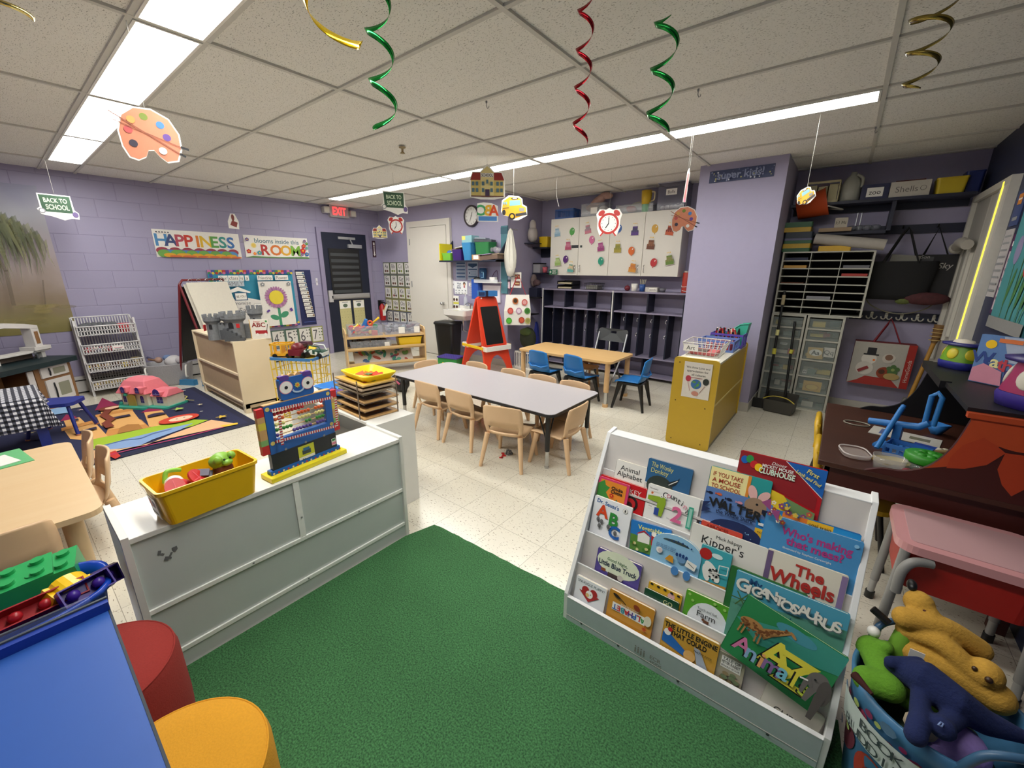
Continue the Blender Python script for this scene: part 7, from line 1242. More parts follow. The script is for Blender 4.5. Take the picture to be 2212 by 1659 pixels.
o = bpy.data.objects.new('tablecloth', clothmesh()); COL.objects.link(o); o.location = (TCX, TCY, .0075); tag(o, 'black and white checked cloth draped over the small play table', 'tablecloth'); s = o.modifiers.new('s', 'SOLIDIFY'); s.thickness = .003; s.offset = 1
def navychair(label, loc, rz):
    t = thing('kids_chair', label, 'chair', loc, rz, 'navy blue chairs by the checked table'); m = mat('#1f2f86', .4)
    b = B(); b.prism(rrect(.3, .28, .07), .27, .295, m); b.build('seat', t, bev=.008)
    b = B(); P = rrect(.3, .17, .05); n = len(P); b.add([(x, -.15+.12*x*x*10*.1, .43+y) for x, y in P]+[(x, -.165, .43+y) for x, y in P], [list(range(n)), list(range(n, 2*n))[::-1]]+[(i, (i+1) % n, n+(i+1) % n, n+i) for i in range(n)], m); b.build('backrest', t)
    for sx in (-1, 1):
        b = B(); b.tube([(sx*.12, -.155, .45), (sx*.12, -.13, .28), (sx*.15, -.19, 0)], .012, m); b.build('leg', t); b = B(); b.tube([(sx*.11, .09, .275), (sx*.15, .17, .0)], .012, m); b.cyl((sx*.15, .17, 0), (sx*.148, .166, .012), .014, mat('#a86a4a')); b.build('leg', t)
    return t
nc = navychair('navy blue chair between the checked table and the tan table', (-2.2, -1.95, .0075), D2(90))
t = thing('kids_stool', 'navy blue stool with splayed legs beside the checked table on the castle rug', 'stool', ((-3.707, -1.435, .3)[0], (-3.707, -1.435, .3)[1], .0075), D2(60)); m = mat('#1f2f86', .4); b = B(); b.prism(rrect(.34, .26, .06), .27, .3, m); b.build('seat', t, bev=.008)
for sx in (-1, 1):
    for sy in (-1, 1): b = B(); b.tube([(sx*.12, sy*.08, .275), (sx*.17, sy*.15, 0)], .014, m); b.cyl((sx*.17, sy*.15, 0), (sx*.168, sy*.147, .012), .016, mat('#a86a4a')); b.build('leg', t)
# tan table bottom left
t = thing('kids_table', 'tan wood topped table at the left edge, beside the white shelf', 'table', (-1.25, -2.12, 0)); b = B(); b.prism(rrect(1.14, 1.28, .06), .435, .46, wood('#ddc29a', '#d2b083', .4, 12, 1.5, 12)); b.build('tabletop', t, bev=.006)
for sx in (-1, 1):
    for sy in (-1, 1): b = B(); x, y = sx*.47, sy*.54; b.cyl((x, y, 0), (x, y, .435), .034, mat('#d0b48a', .5)); b.build('leg', t)
for lab, l, r in (('tan chair at the tan table nearest the blue tub, back to the camera', (-.83, -1.79, 0), 92), ('tan chair at the right side of the tan table, nearer the white shelf', (-1.36, -1.56, 0), 180), ('tan chair at the right side of the tan table, nearer the castle rug', (-1.74, -1.58, 0), 178)): dup(ch, lab, loc=l, rz=D2(r), group='tan chairs around the tan table')
mb('paper_folder', 'green folder on the tan table', 'folder', lambda b: b.bx(-.16, .13, -.13, .12, 0, .003, mat('#5fae72', .6)), (-1.76+.06, -1.77, .4605), (0, 0, .15))
mb('paper_sheet', 'white paper sheets on the green folder', 'paper', lambda b: (b.bx(-.09, .09, -.1, .08, 0, .003, WHITE)), (-1.69, -1.78, .464), (0, 0, .3))

# ================================================================ right wall, window
RW = 2.47
M_NAVYW = mat('#262c48', .5, 0, .06, 12)
wy0, wy1, wz0, wz1 = 2.86, 4.0, .62, 2.1
b = B(); b.bx(RW, RW+.1, YB-.1, wy0, 0, HC+.02, M_NAVYW); b.bx(RW, RW+.1, wy1, BW+.1, 0, HC+.02, M_NAVYW); b.bx(RW, RW+.1, wy0, wy1, 0, wz0, M_NAVYW); b.bx(RW, RW+.1, wy0, wy1, wz1, HC+.02, M_NAVYW); struct(b, 'wall_right')
ww = mat('#c9c6bd', .45); wr = bpy.data.objects.new('window_1', None); COL.objects.link(wr); tag(wr, kind='structure'); wr.location = (RW, 3.43, wz0)
h_ = wz1-wz0
b = B(); b.bx(-.05, .02, -.57, -.52, 0, h_, ww); b.bx(-.05, .02, .52, .57, 0, h_, ww); b.bx(-.05, .02, -.52, .52, h_-.05, h_, ww); b.bx(-.06, .02, -.57, .57, 0, .04, ww); b.bx(-.02, .02, .02, .06, .04, h_-.05, ww); b.bx(-.035, .02, -.4, -.24, .04, h_-.05, mat('#dcd9d0', .4)); b.build('window_frame', wr)
b = B(); b.bx(-.02, -.005, .06, .52, .04, h_-.05, mat('#a9a69e', .5)); b.bx(-.02, -.005, -.24, .02, .04, h_-.05, mat('#bdbab2', .5)); b.bx(-.04, -.02, .1, .16, .3, 1.0, ww); b.bx(-.04, -.02, .24, .27, .25, 1.05, ww); b.build('shutter_panel', wr)
b = B(); b.bx(-.052, -.048, -.415, -.385, .04, h_-.02, mat('#ffe94a', .5, 0, 0, 40, 0, 1, 1.4)); b.build('daylight_pane', wr)
b = B(); b.bx(-.048, .004, -.52, -.36, .04, h_-.05, mat('#d8d5cc', .4)); b.build('blind_edge', wr)
mb('towel_roll', 'white cloth roll tied across the window frame', 'cloth', lambda b: (b.tube(bez([(-.02, .2, 0), (-.03, 0, .03), (-.02, -.2, .0)]), .04, mat('#a8a49c', .8), 10), b.ball(-.02, .24, -.01, .05, mat('#b0aca4', .8))), (RW-.06, 3.66, 1.68))
def notice(b, w, h): b.rc(0, h*.25, w*.5, h*.3, mat('#d8862a')); b.rc(0, h*.25, w*.4, h*.05, WHITE); b.rc(0, -h*.3, w*.6, h*.1, GREY)
poster('notice_poster', 'blue sheet with an orange square pinned right of the window', 'poster', (RW-.002, 2.8, 1.98), (RW-.002, 2.62, 1.76), RWB, notice, '#3a4a7a')
poster('notice_poster', 'pale printed sheet pinned below the blue and orange one', 'poster', (RW-.002, 2.82, 1.74), (RW-.002, 2.63, 1.3), RWB, lambda b, w, h: [b.rc(0, h*(.4-.1*k), w*.8, h*.03, GREY) for k in range(9)], '#b8b4b4')
def purp(b, w, h): b.rc(0, -h*.08, w*.8, h*.74, mat('#c4bcc0')); [b.rc(0, h*(.18-.12*k), w*.6, h*.04, mat('#7a6a7a')) for k in range(5)]; b.rc(0, h*.38, w*.5, h*.06, WHITE)
poster('notice_poster', 'purple bordered sheet pinned beside the tulip picture', 'poster', (RW-.002, 2.6, 1.7), (RW-.002, 2.42, 1.2), RWB, purp, '#5a2a5a')
def tulip(b, w, h):
    for x, y, s, c in ((-.28, .1, .06, '#8a86a8'), (-.05, .25, .07, '#8a86a8'), (.12, .0, .06, '#b0353a'), (.3, .3, .06, '#b0353a'), (.42, -.1, .05, '#c8a05a')):
        b.line([(w*x, h*y), (w*x*.8, -h*.4)], .012, mat('#3f6a3a')); b.disc(w*x, h*(y+.05), s, mat(c), s*1.4); b.disc(w*x*.9+.04, -h*.15, .02, mat('#4a7a44'), .12, rot=-.3)
    b.rc(0, -h*.45, w, h*.1, mat('#8a8a88'))
poster('tulip_picture', 'teal picture of tulips leaning on the right wall', 'picture', (RW-.004, 2.5, 1.85), (RW-.004, 1.8, 1.12), RWB, tulip, '#4a8f94', .012)
# ================================================================ yellow cabinet
YW = mat('#c8a52c', .4, 0, .03, 30); YE = mat('#e6d38a', .4)
t = thing('yellow_cabinet', 'yellow storage cabinet standing out from the lavender column', 'cabinet', (.83, 2.475, 0))
P = rrect(.352, .775, .03, 4, 0, .3885)
for y in (-.605, .575):
    b = B(); b.add([(x, y, z) for x, z in P]+[(x, y+.02, z) for x, z in P], [list(range(len(P))), list(range(len(P), 2*len(P)))[::-1]], YW); b.add([(x, y, z) for x, z in P]+[(x, y+.02, z) for x, z in P], [(i, (i+1) % len(P), len(P)+(i+1) % len(P), len(P)+i) for i in range(len(P))], YE)
    if y < 0:
        b.M = MT((0, y, 0)) @ BWB
        for x, z in ((-.13, .73), (.11, .73), (-.13, .4), (.11, .37), (-.13, .05), (.11, .05)): b.z = 0; b.disc(x, z, .006, mat('#5a4a18'), n=8)
    b.build('end_panel', t)
b = B(); b.bx(-.17, .165, -.585, .575, .735, .752, mat('#d6d2c4', .4)); b.build('top', t)
b = B(); b.bx(.155, .165, -.585, .575, .03, .735, YW); b.bx(.16, .168, -.585, .575, .38, .395, YE); b.bx(.1, .165, -.585, .575, .0, .03, mat('#8a8474')); b.build('back_panel', t)
b = B(); b.bx(-.16, .155, -.585, .575, .37, .387, YE); b.bx(-.16, .155, -.585, .575, .03, .045, YE); b.build('inner_shelf', t)
YA, YB_ = (.742, 1.865, .745), (.941, 1.865, .465)
def cultures(b, w, h):
    b.text('We show Love and', 0, h*.36, h*.06, INK, wmax=w*.84); b.text('appreciation for', 0, h*.26, h*.06, INK, wmax=w*.8); b.text('all cultures', w*.05, h*.16, h*.06, INK, wmax=w*.5)
    b.disc(0, -h*.1, w*.19, mat('#3a6fae'), w*.19, 28); [b.disc(w*x, -h*.1+w*y, w*r, mat('#5a9a4a'), w*r*.6, 10, rot=k) for k, (x, y, r) in enumerate(((-.08, .08, .07), (.06, -.02, .08), (-.02, -.12, .05), (.1, .1, .04)))]
    b.disc(-w*.3, h*.04, w*.1, mat('#b8354a'), w*.12); b.disc(w*.34, -h*.0, w*.11, mat('#28302a'), w*.13); b.disc(0, -h*.36, w*.13, mat('#c88a78'), w*.09); b.line([(-w*.3, -h*.06), (-w*.2, -h*.3)], .005, mat('#c8a0a0')); b.line([(w*.32, -h*.12), (w*.16, -h*.33)], .005, mat('#a88a80')); b.line([(-w*.2, h*.08), (w*.2, h*.08)], .005, mat('#a8707a'))
poster('love_poster', 'white poster about all cultures with a globe taped to the yellow cabinet', 'poster', YA, (YA[0]+.215, YA[1], YA[2]-.3), BWB, cultures, '#e4dfd6', .002)
ZC = .7525
t = thing('paper_sheet', 'white paper lying at the front of the yellow cabinet top', 'paper', (.84, 1.99, ZC)); b = B(); b.bx(-.13, .13, -.09, .07, 0, .003, WHITE); b.build('sheet', t)
wh = mat('#d8d6d0', .4); o = thing('wire_basket', 'white wire basket labelled Art on the yellow cabinet', 'basket', (.8, 2.26, ZC), D2(2)); b = B(); wirebasket(b, .32, .34, .11, wh, 8, 7, 3, .0028, .8); b.build('wires', o); label_plate(o, -.09, -.172, .07, .12, .06, 'Art', .035)
mb('paper_stack', 'pink and grey paper in the white wire basket', 'paper', lambda b: (b.bx(-.11, .1, -.12, .1, 0, .025, mat('#c86a6a', .6)), b.bx(-.1, .03, -.12, .0, .025, .035, mat('#6a5a52', .6)), b.bx(-.12, -.06, -.13, -.05, .025, .03, YEL)), (.8, 2.26, ZC+.008))
o = thing('wire_basket', 'blue plastic basket with red paper behind the white wire basket', 'basket', (.83, 2.58, ZC)); b = B(); slatbin(b, .3, .26, .1, mat('#6a86c8', .4), 9); b.build('basket', o)
mb('paper_stack', 'red paper in the blue basket on the yellow cabinet', 'paper', lambda b: b.bx(-.1, .12, -.1, .1, 0, .06, mat('#c0444a', .6)), (.83, 2.58, ZC+.0085))
o = thing('wire_basket', 'violet basket full of markers on the yellow cabinet', 'basket', (.86, 2.83, ZC)); b = B(); slatbin(b, .28, .2, .13, mat('#5a4aa8', .4), 8); b.build('basket', o)
for k in range(22): mb('marker', 'coloured markers standing in the violet basket', 'marker', lambda b: (b.cyl((0, 0, 0), (0, 0, .12), .008, mat(('#c02a34', '#1a1a1e', '#e8c8a0', '#2a2a2e', '#d85a3a', '#3a6a4a')[k % 6], .4)), b.cyl((0, 0, .12), (0, 0, .145), .007, mat(('#1a1a1e', '#c02a34', '#e8e0d0')[k % 3], .4))), (.745+.021*(k % 11), 2.79+.06*(k//11), ZC+.03), (ru(-.25, .25), ru(-.3, .3), 0), 'markers in the violet basket')
def tealbin(b):
    m = mat('#3fae94', .4); pr = [(-.16, 0, .09), (-.05, 0, .1), (.06, 0, .17), (.17, 0, .22)]
    for s in (-1, 1): b.prismA([(-.14, 0), (.14, 0), (.17, .22), (.1, .21), (.04, .16), (-.04, .1), (-.16, .09)], s*.07-.003, s*.07+.003, m, 'y')
    b.bx(-.14, .14, -.07, .07, 0, .006, m); b.add([(-.14, -.07, 0), (-.14, .07, 0), (-.16, .07, .09), (-.16, -.07, .09)], [(0, 1, 2, 3)], m); b.add([(.14, -.07, 0), (.14, .07, 0), (.17, .07, .22), (.17, -.07, .22)], [(0, 1, 2, 3)], m); b.tube([(-.16, -.073, .09), (-.04, -.073, .1), (.04, -.073, .16), (.1, -.073, .21), (.17, -.073, .22)], .006, m, 6)
mb('magazine_bin', 'teal scooped plastic bin against the column on the yellow cabinet', 'bin', tealbin, (.84, 2.965, ZC), (0, 0, 0))
def sparkle(b, w, h):
    for k in range(60): b.disc(ru(-.49, .49)*w, ru(-.42, .42)*h, ru(.004, .009), mat(rc_(['#8a90b0', '#c8ccd8', '#5a648a', '#b8b47a'])), n=6)
    b.text('super kids!', 0, 0, h*.6, mat('#7f88aa'), 'C', .02, wmax=w*.85)
S0, S1 = (.399, 3.218, 2.376), (.967, 3.218, 2.308)
poster('border_strip', 'dark starry border strip of faded letters high on the column', 'strip', (S0[0], 3.218, S0[2]+.055), (S1[0], 3.218, S0[2]-.055), BWB, sparkle, '#3a4468', .003)
# ================================================================ drawers, mail sorter, shelves in the dark alcove
fr = mat('#b4b3a8', .35); sm = clear('#b9c4c0', .2)
def tower(label, x0, x1, n):
    t = thing('drawer_tower', label, 'drawer unit', ((x0+x1)/2, 3.9, 0), 0, 'clear drawer towers'); w_ = (x1-x0)/2-.003; zs = [0, .17, .34, .52, .7, .85, .93, 1.02] if n else [0, .17, .34, .52, .71, .86, .94, 1.02]
    zs = [.01, .19, .37, .55, .76, .88, 1.0]
    b = B(); b.bx(-w_, -w_+.02, -.18, .16, 0, 1.02, fr); b.bx(w_-.02, w_, -.18, .16, 0, 1.02, fr); b.bx(-w_+.02, w_-.02, -.18, .16, 1.0, 1.02, fr); b.bx(-w_+.02, w_-.02, .15, .16, .0, 1.0, fr)
    for z in zs[:-1]: b.bx(-w_+.02, w_-.02, -.18, .15, z-.01, z+.008, fr)
    b.build('frame', t)
    for k in range(6):
        z0, z1 = zs[k]+.012, zs[k+1]-.014; d = B(); d.bx(-w_+.025, w_-.025, -.186, -.183, z0, z1, sm); d.bx(-w_+.025, w_-.025, -.18, .14, z0, z0+.003, sm); d.build('drawer', t)
        cs = ['#7a8a80', '#8a6a5a', '#a8a498', '#b04a44', '#c8b050', '#4a6a70', '#d0cabc', '#5a5a58']
        for q in range(7):
            c = B(); c.box(ru(-w_*.6, w_*.6), -.1+.02*q, z0+.004+ru(.02, .04), ru(.05, .12), .02, ru(.03, .06), mat(rc_(cs), .5)); c.build('contents', t)
    return t, w_
tl1, w1 = tower('left clear plastic drawer tower behind the broom', 1.09, 1.41, 0)
tl2, w2 = tower('right clear plastic drawer tower with alphabet cards showing', 1.415, 1.735, 1)
def dcard(t, x, z, w_, h_, hx, fn):
    b = B(); b.M = MT((x, -.1795, z)) @ BWB; b.bx(-w_/2, w_/2, -h_/2, h_/2, 0, .001, mat(hx)); b.z = .0012; fn(b); b.build('card', t)
dcard(tl2, -.03, .63, .14, .12, '#c8a860', lambda b: (b.disc(0, .005, .055, WHITE, .035), b.text('Aa', 0, .005, .045, INK, 'C', .02)))
dcard(tl2, .08, .65, .1, .1, '#d8d0c8', lambda b: b.text('Qq', 0, .0, .045, INK, 'C', .01))
dcard(tl2, .0, .27, .16, .11, '#d0a840', lambda b: (b.disc(0, -.01, .06, mat('#a87820'), .035), b.disc(0, -.01, .052, mat('#d8b850'), .029)))
dcard(tl2, -.09, .42, .04, .035, '#dcdad4', lambda b: b.text('W', 0, 0, .022, INK, 'C', .02))
dcard(tl1, .08, .62, .06, .06, '#b83a40', lambda b: None); dcard(tl1, .0, .7, .07, .02, '#e0ded8', lambda b: b.rc(0, 0, .05, .006, INK))
t = thing('mail_sorter', 'white edged paper sorter of many slots on top of the drawer towers', 'sorter', (1.47, 3.9, 1.0215)); b = B(); H = .625; hw = .375
for x in (-hw, hw-.016): b.bx(x, x+.016, -.18, .16, 0, H, fr)
b.bx(-hw+.016, hw-.016, .15, .16, 0, H, mat('#2a2018', .6)); b.bx(-hw, hw, -.18, .16, H, H+.012, fr); b.bx(-hw+.016, hw-.016, -.18, .15, 0, .01, fr); b.build('case', t)
b = B()
for k in range(1, 8): z = H*k/8; b.bx(-hw+.016, hw-.016, -.176, .15, z-.002, z+.002, mat('#3a3128', .6)); b.bx(-hw+.016, hw-.016, -.181, -.176, z-.006, z+.006, fr)
b.build('slot_boards', t)
for x in (-.125, .125): b = B(); b.bx(x-.003, x+.003, -.179, .15, .01, H, fr); b.build('divider', t)
for k, (c, r, hx, h2, l) in enumerate(((0, 6, '#c89a4a', .03, 'tan paper in an upper left slot of the sorter'), (2, 5, '#a83a34', .03, 'red folder in the right column of the sorter'), (1, 2, '#8a8a90', .035, 'grey tray in the middle column of the sorter'), (0, 7, '#2a2f4a', .03, 'dark blue paper in the top left slot of the sorter'), (2, 6, '#6a6a70', .03, 'grey folder in the right column of the sorter, above the red one'), (0, 4, '#7a4a34', .012, 'brown paper in the left column of the sorter'))): mb('paper_stack', l, 'paper', lambda b: b.bx(-.1, .1, -.16, .12, 0, h2, mat(hx, .6)), (1.47-.25+.25*c, 3.9, 1.0215+H*r/8+.0025))
ZT = 1.0215+H+.0125
for k, (x, z, h, hx, l) in enumerate(((1.2, 0, .035, '#2c5a3a', 'lowest green tray stacked on the paper sorter'), (1.2, .036, .045, '#b8962c', 'yellow tray between green ones on the paper sorter'), (1.2, .082, .03, '#2c5a3a', 'green tray above the yellow one on the paper sorter'), (1.2, .113, .02, '#5a5a78', 'grey tray above the lower trays on the paper sorter'), (1.2, .134, .06, '#1e2a38', 'dark blue tray in the middle of the tray stack'), (1.18, .195, .045, '#b8962c', 'upper yellow tray in the stack on the paper sorter'), (1.18, .241, .05, '#2c5a3a', 'topmost green tray under the orange bucket'))):
    mb('storage_tray', l, 'tray', lambda b: b.prism(rrect(.24, .26, .01, 2), 0, h, mat(hx, .5)), (x, 3.86, ZT+z), (0, 0, ru(-.05, .05)), 'trays stacked on the sorter')
mb('storage_tray', 'yellow tray lying alone under the roll of paper', 'tray', lambda b: b.prism(rrect(.26, .26, .01, 2), 0, .05, mat('#c8a02c', .5)), (1.52, 3.86, ZT))
mb('paper_roll', 'long white roll of paper lying across the trays', 'paper roll', lambda b: (b.cyl((0, 0, 0), (.56, 0, 0), .05, mat('#a8a29a', .7), n=20), b.cyl((-.001, 0, 0), (.0, 0, 0), .038, mat('#8a847c', .7))), (1.345, 3.76, ZT+.125), (0, D2(8), D2(-2)))
t = thing('bucket', 'orange bucket lying on its side on the stacked trays', 'bucket', (1.16, 3.83, ZT+.425)); b = B(); b.M = MR(D2(75), 4, 'Y') @ MR(.3, 4, 'Z'); b.lathe([(0, -.02), (.1, -.02), (.13, .22), (.138, .23), (.124, .23), (.095, 0), (0, 0)], mat('#b8481c', .5), 24); b.build('body', t)
b = B(); b.tube(bez([(.24, -.12, .0), (.36, 0, -.03), (.24, .12, .0)]), .007, mat('#b0aca4', .5)); b.build('handle', t)
mb('name_card', 'small handwritten card standing beside the orange bucket', 'card', lambda b: (b.bx(-.05, .05, 0, .002, 0, .09, mat('#b0a898')), setattr(b, 'M', MT((0, -.0005, .045)) @ BWB), b.text('1:1 Mc', 0, 0, .03, INK, wmax=.08)), (1.53, 3.8, 1.885))
mb('card_box', 'tan card strip box under the handwritten card', 'box', lambda b: b.bx(-.16, .1, -.08, .1, 0, .035, mat('#9a8264', .6)), (1.52, 3.87, 1.8485))
t = thing('wall_shelf', 'upper dark wall shelf across the right alcove holding crates', 'shelf', (1.75, 3.93, 2.1)); sd = mat('#23263a', .5); b = B(); b.bx(-.66, .66, -.15, .148, 0, .025, sd); b.bx(-.66, .66, .12, .148, -.06, 0, sd); b.build('board', t); b = B(); b.bx(.13, .16, -.12, .148, -.26, 0, sd); b.build('bracket', t)
t = thing('wall_shelf', 'lower dark wall shelf in the right alcove behind the paper roll', 'shelf', (1.5, 3.97, 1.82)); b = B(); b.bx(-.42, .38, -.14, .108, 0, .028, sd); b.build('board', t)
mb('plastic_bag', 'crumpled clear plastic sheet on the lower alcove shelf', 'bag', lambda b: [b.ball(-.1+.06*k, 0, .03, .05, clear('#8a8e94', .5, .3), .06, .03, 10) for k in range(4)], (1.72, 3.93, 1.8485))
mb('bracket_strip', 'pale metal shelf strip on the right alcove wall', 'strip', lambda b: (b.bx(-.02, -.012, -.012, 0, 0, .24, ST), b.bx(.012, .02, -.012, 0, 0, .24, ST)), (1.66, BW-.001, 1.85))
mb('coat_rail', 'dark wall rail with hanging bags in the right alcove', 'rail', lambda b: (b.bx(-.3, .3, -.022, 0, 0, .08, sd), [b.tube([(x, -.02, .05), (x, -.06, .05), (x, -.065, .075)], .006, BLK, 6) for x in (-.12, .12)]), (2.13, BW-.001, 1.82))
t = thing('hook_rail', 'navy hook rail with white double hooks low in the right alcove', 'hook rail', (2.12, BW-.001, .98)); b = B(); b.bx(-.36, .32, -.02, 0, 0, .09, sd); b.build('board', t)
for k in range(6):
    b = B(); x = -.3+.115*k; hm_ = mat('#b8b4a8', .4); b.bx(x-.012, x+.012, -.026, -.02, .03, .075, hm_)
    for s in (-1, 1): b.tube(bez([(x, -.03, .045), (x+s*.015, -.05, .02), (x+s*.035, -.055, .025), (x+s*.042, -.055, .045)], 4), .006, hm_, 6)
    b.ball(x, -.03, .075, .014, hm_, n=8); b.build('hook', t)
ZS = 2.1255
o = thing('storage_crate', 'pale cream plastic crate at the left of the upper dark shelf', 'crate', (1.33, 3.9, ZS)); b = B(); slatbin(b, .26, .22, .2, mat('#b8ae84', .5), 3); b.bx(-.12, .12, -.112, -.108, .02, .16, mat('#a89f78', .5)); b.bx(-.05, .05, -.114, -.111, .15, .175, mat('#3a2030')); b.build('crate', o)
mb('milk_jug', 'translucent white plastic jug on the upper dark shelf', 'jug', lambda b: (b.lathe([(0, 0), (.075, 0), (.08, .02), (.08, .15), (.06, .2), (.025, .245), (.022, .27), (0, .27)], mat('#a8a89c', .4, 0, .05, 40, 0, .92), 20, sq=3), b.tube(bez([(.03, -.03, .24), (.075, -.05, .2), (.08, -.06, .12)]), .012, mat('#a8a89c', .4))), (1.55, 3.9, ZS))
o = thing('storage_box', 'navy box with a white label on the upper dark shelf', 'box', (1.735, 3.9, ZS)); b = B(); b.bx(-.1, .1, -.1, .1, 0, .13, mat('#20244a', .5)); b.build('box', o); label_plate(o, -.0, -.101, .06, .12, .08, 'zoo', .04)
o = thing('storage_box', 'white box handwritten Shells on the upper dark shelf', 'box', (1.975, 3.9, ZS)); b = B(); b.bx(-.135, .135, -.1, .1, 0, .13, mat('#c4bfb4', .5)); b.M = MT((0, -.1005, .065)) @ BWB; b.text('Shells', -.02, 0, .05, mat('#5a5654'), 'C', -.01, wmax=.15); b.tube([(.09+.02*cos(a), .02*sin(a), .001) for a in [2*PI*k/10 for k in range(10)]], .0015, mat('#5a5654'), 4, True); b.build('box', o)
mb('paper_stack', 'dark red papers on the Shells box', 'paper', lambda b: b.bx(-.1, .1, -.08, .08, 0, .012, mat('#5a2a24')), (1.97, 3.9, ZS+.1305))
tote('storage_bin', 'yellow bin with a blue one behind at the right of the upper shelf', 'bin', .2, .2, .13, '#c8b02a', (2.24, 3.88, ZS)); tote('storage_bin', 'dark blue bin behind the yellow bin on the upper shelf', 'bin', .12, .18, .17, '#1a2a6a', (2.375, 3.92, ZS))
# hanging bags
t = thing('black_bag', 'large black tote bag hanging from the dark rail', 'bag', (2.05, 3.93, 1.2)); bk = mat('#111114', .8, 0, .2, 30)
b = B(); b.lathe([(0, 0), (.2, .0), (.24, .06), (.27, .3), (.26, .36)], bk, 28, 1, .28, True, 3, cap=False); b.build('body', t)
for s in (-1, 1): b = B(); b.tube([(-.13, s*.05-.02, .34), (-.04, s*.02, .6), (0, .05, .67), (.02, s*.02, .62), (.12, s*.05-.02, .34)], .016, bk, 6, sy=.4); b.build('strap', t)
mb('paper_bag', 'pale paper sticking out of the black tote bag', 'paper', lambda b: b.bx(-.09, .12, -.01, .01, 0, .2, mat('#8a8880', .7)), (2.04, 3.93, 1.42), (0, .1, 0))
t = thing('black_bag', 'black lettered shopping bag hanging behind the tote bag', 'bag', (2.3, 3.99, 1.2)); b = B(); b.bx(-.14, .13, -.05, .05, 0, .42, mat('#1c1b1f', .6)); b.M = MT((.06, -.0505, .3)) @ BWB; b.text('Sky', 0, .02, .05, mat('#a8a49e'), 'C', .01, shear=.2); b.rc(-.13, 0, .08, .2, mat('#4a4a4c')); b.text('Son', -.15, .1, .03, mat('#a8a49e'), shear=.2); b.build('body', t); b = B(); b.tube([(-.1, 0, .42), (-.04, .02, .66), (.06, 0, .42)], .014, bk, 6, sy=.4); b.build('strap', t)
mb('flower_bag', 'red and green flowered bag under the black bags', 'bag', lambda b: (b.ball(.02, .03, .02, .17, mat('#4a2226', .8, 0, .5, 40), .04, .06), b.ball(-.13, .03, -.01, .06, mat('#5a6430', .8, 0, .5, 60), .03, .03)), (2.26, 3.86, 1.2))
mb('cable', 'pale cable looping under the black bags in the right alcove', 'cable', lambda b: b.tube(bez([(-.3, 0, .25), (-.22, -.01, .08), (0, -.02, 0), (.2, -.01, .06), (.28, 0, .2)]), .006, mat('#8a8674')), (2.12, 4.04, 1.06))
t = thing('gift_bag', 'large shopping bag printed with a snowman hanging by red handles', 'bag', (2.09, 3.98, .33)); b = B(); b.bx(-.235, .235, -.06, .08, 0, .44, mat('#7a1f1c', .6)); b.M = MT((0, -.0602, .22)) @ BWB; b.pg([(-.235, -.22), (.175, -.22), (.175, .22), (-.235, .22)], mat('#a8a49c'))
b.pg([(-.235, -.22), (.175, -.22), (.1, -.14), (-.1, -.13), (-.16, -.18)], mat('#9a2a24')); b.disc(-.1, .05, .06, mat('#cfcac2')); b.disc(-.12, -.05, .07, mat('#c4bfb6')); b.rc(-.09, .13, .07, .07, mat('#1c1c22')); b.rc(-.09, .095, .12, .014, mat('#1c1c22')); b.disc(-.06, .04, .01, ORG); b.disc(.05, .07, .05, mat('#bdb6ac')); b.disc(.05, .08, .03, mat('#7a5a48')); b.disc(.04, -.08, .06, mat('#8a3a20')); b.disc(.02, -.07, .025, mat('#4a2a18')); b.flower(.1, -.04, .05, mat('#4a6a3a'), mat('#8a9a5a')); b.disc(.1, -.11, .06, mat('#a8905a'), .035); b.rc(-.13, -.06, .09, .03, mat('#8a2f34'), .6)
b.rc(.205, 0, .06, .44, mat('#9a221c')); b.text('HomeGoods', .205, -.04, .03, mat('#c8b8b0'), 'C', .0, rot=PI/2, wmax=.3); b.M = Matrix.Identity(4); b.build('body', t)
for s in (-1, 1): b = B(); b.tube([(-.09, s*.03, .44), (-.02, s*.01, .62), (.0, .05, .68), (.03, s*.01, .62), (.11, s*.03, .44)], .013, mat('#7a1626', .6), 6, sy=.4); b.build('handle', t)
mb('floor_broom', 'wooden handled bristle broom leaning beside the gift bag', 'broom', lambda b: (b.cyl((0, 0, 0), (.1, .1, .82), .017, mat('#a87a2c', .5)), b.cyl((.1, .1, .82), (.12, .115, .99), .02, mat('#7a5a34', .7), .05), [b.tube([(.1+.002*k+.04*cos(a), .1+.04*sin(a), .85+.035*k) for a in [2*PI*q/10 for q in range(10)]], .004, mat('#c8a86a'), 4, True) for k in range(4)], b.cyl((-.004, -.004, .2), (.004, .004, .29), .021, mat('#7a7a78', .4, .5))), (2.31, 3.72, .0))
# broom and dustpan
t = thing('dustpan', 'dark grey upright dustpan with yellow trim on the floor by the column', 'dustpan', (1.34, 3.46, 0), D2(-8)); dg = mat('#46443f', .5)
b = B(); b.add([(-.13, -.09, .004), (.13, -.09, .004), (.13, .09, .004), (-.13, .09, .004), (-.145, -.1, .14), (.145, -.1, .14), (.14, .09, .2), (-.14, .09, .2)], [(0, 3, 2, 1), (0, 1, 5, 4), (1, 2, 6, 5), (2, 3, 7, 6), (3, 0, 4, 7)], dg); b.build('pan', t, bev=.01)
b = B(); b.tube(bez([(-.145, -.1, .14), (-.08, -.09, .175), (0, -.085, .185), (.08, -.09, .175), (.145, -.1, .14)]), .006, mat('#b8a83a', .4)); b.build('trim', t)
b = B(); b.cyl((.02, .05, .16), (-.05, .2, .95), .012, BLK); b.cyl((-.02, .12, .62), (-.014, .13, .66), .018, mat('#c8c048')); b.build('handle', t)
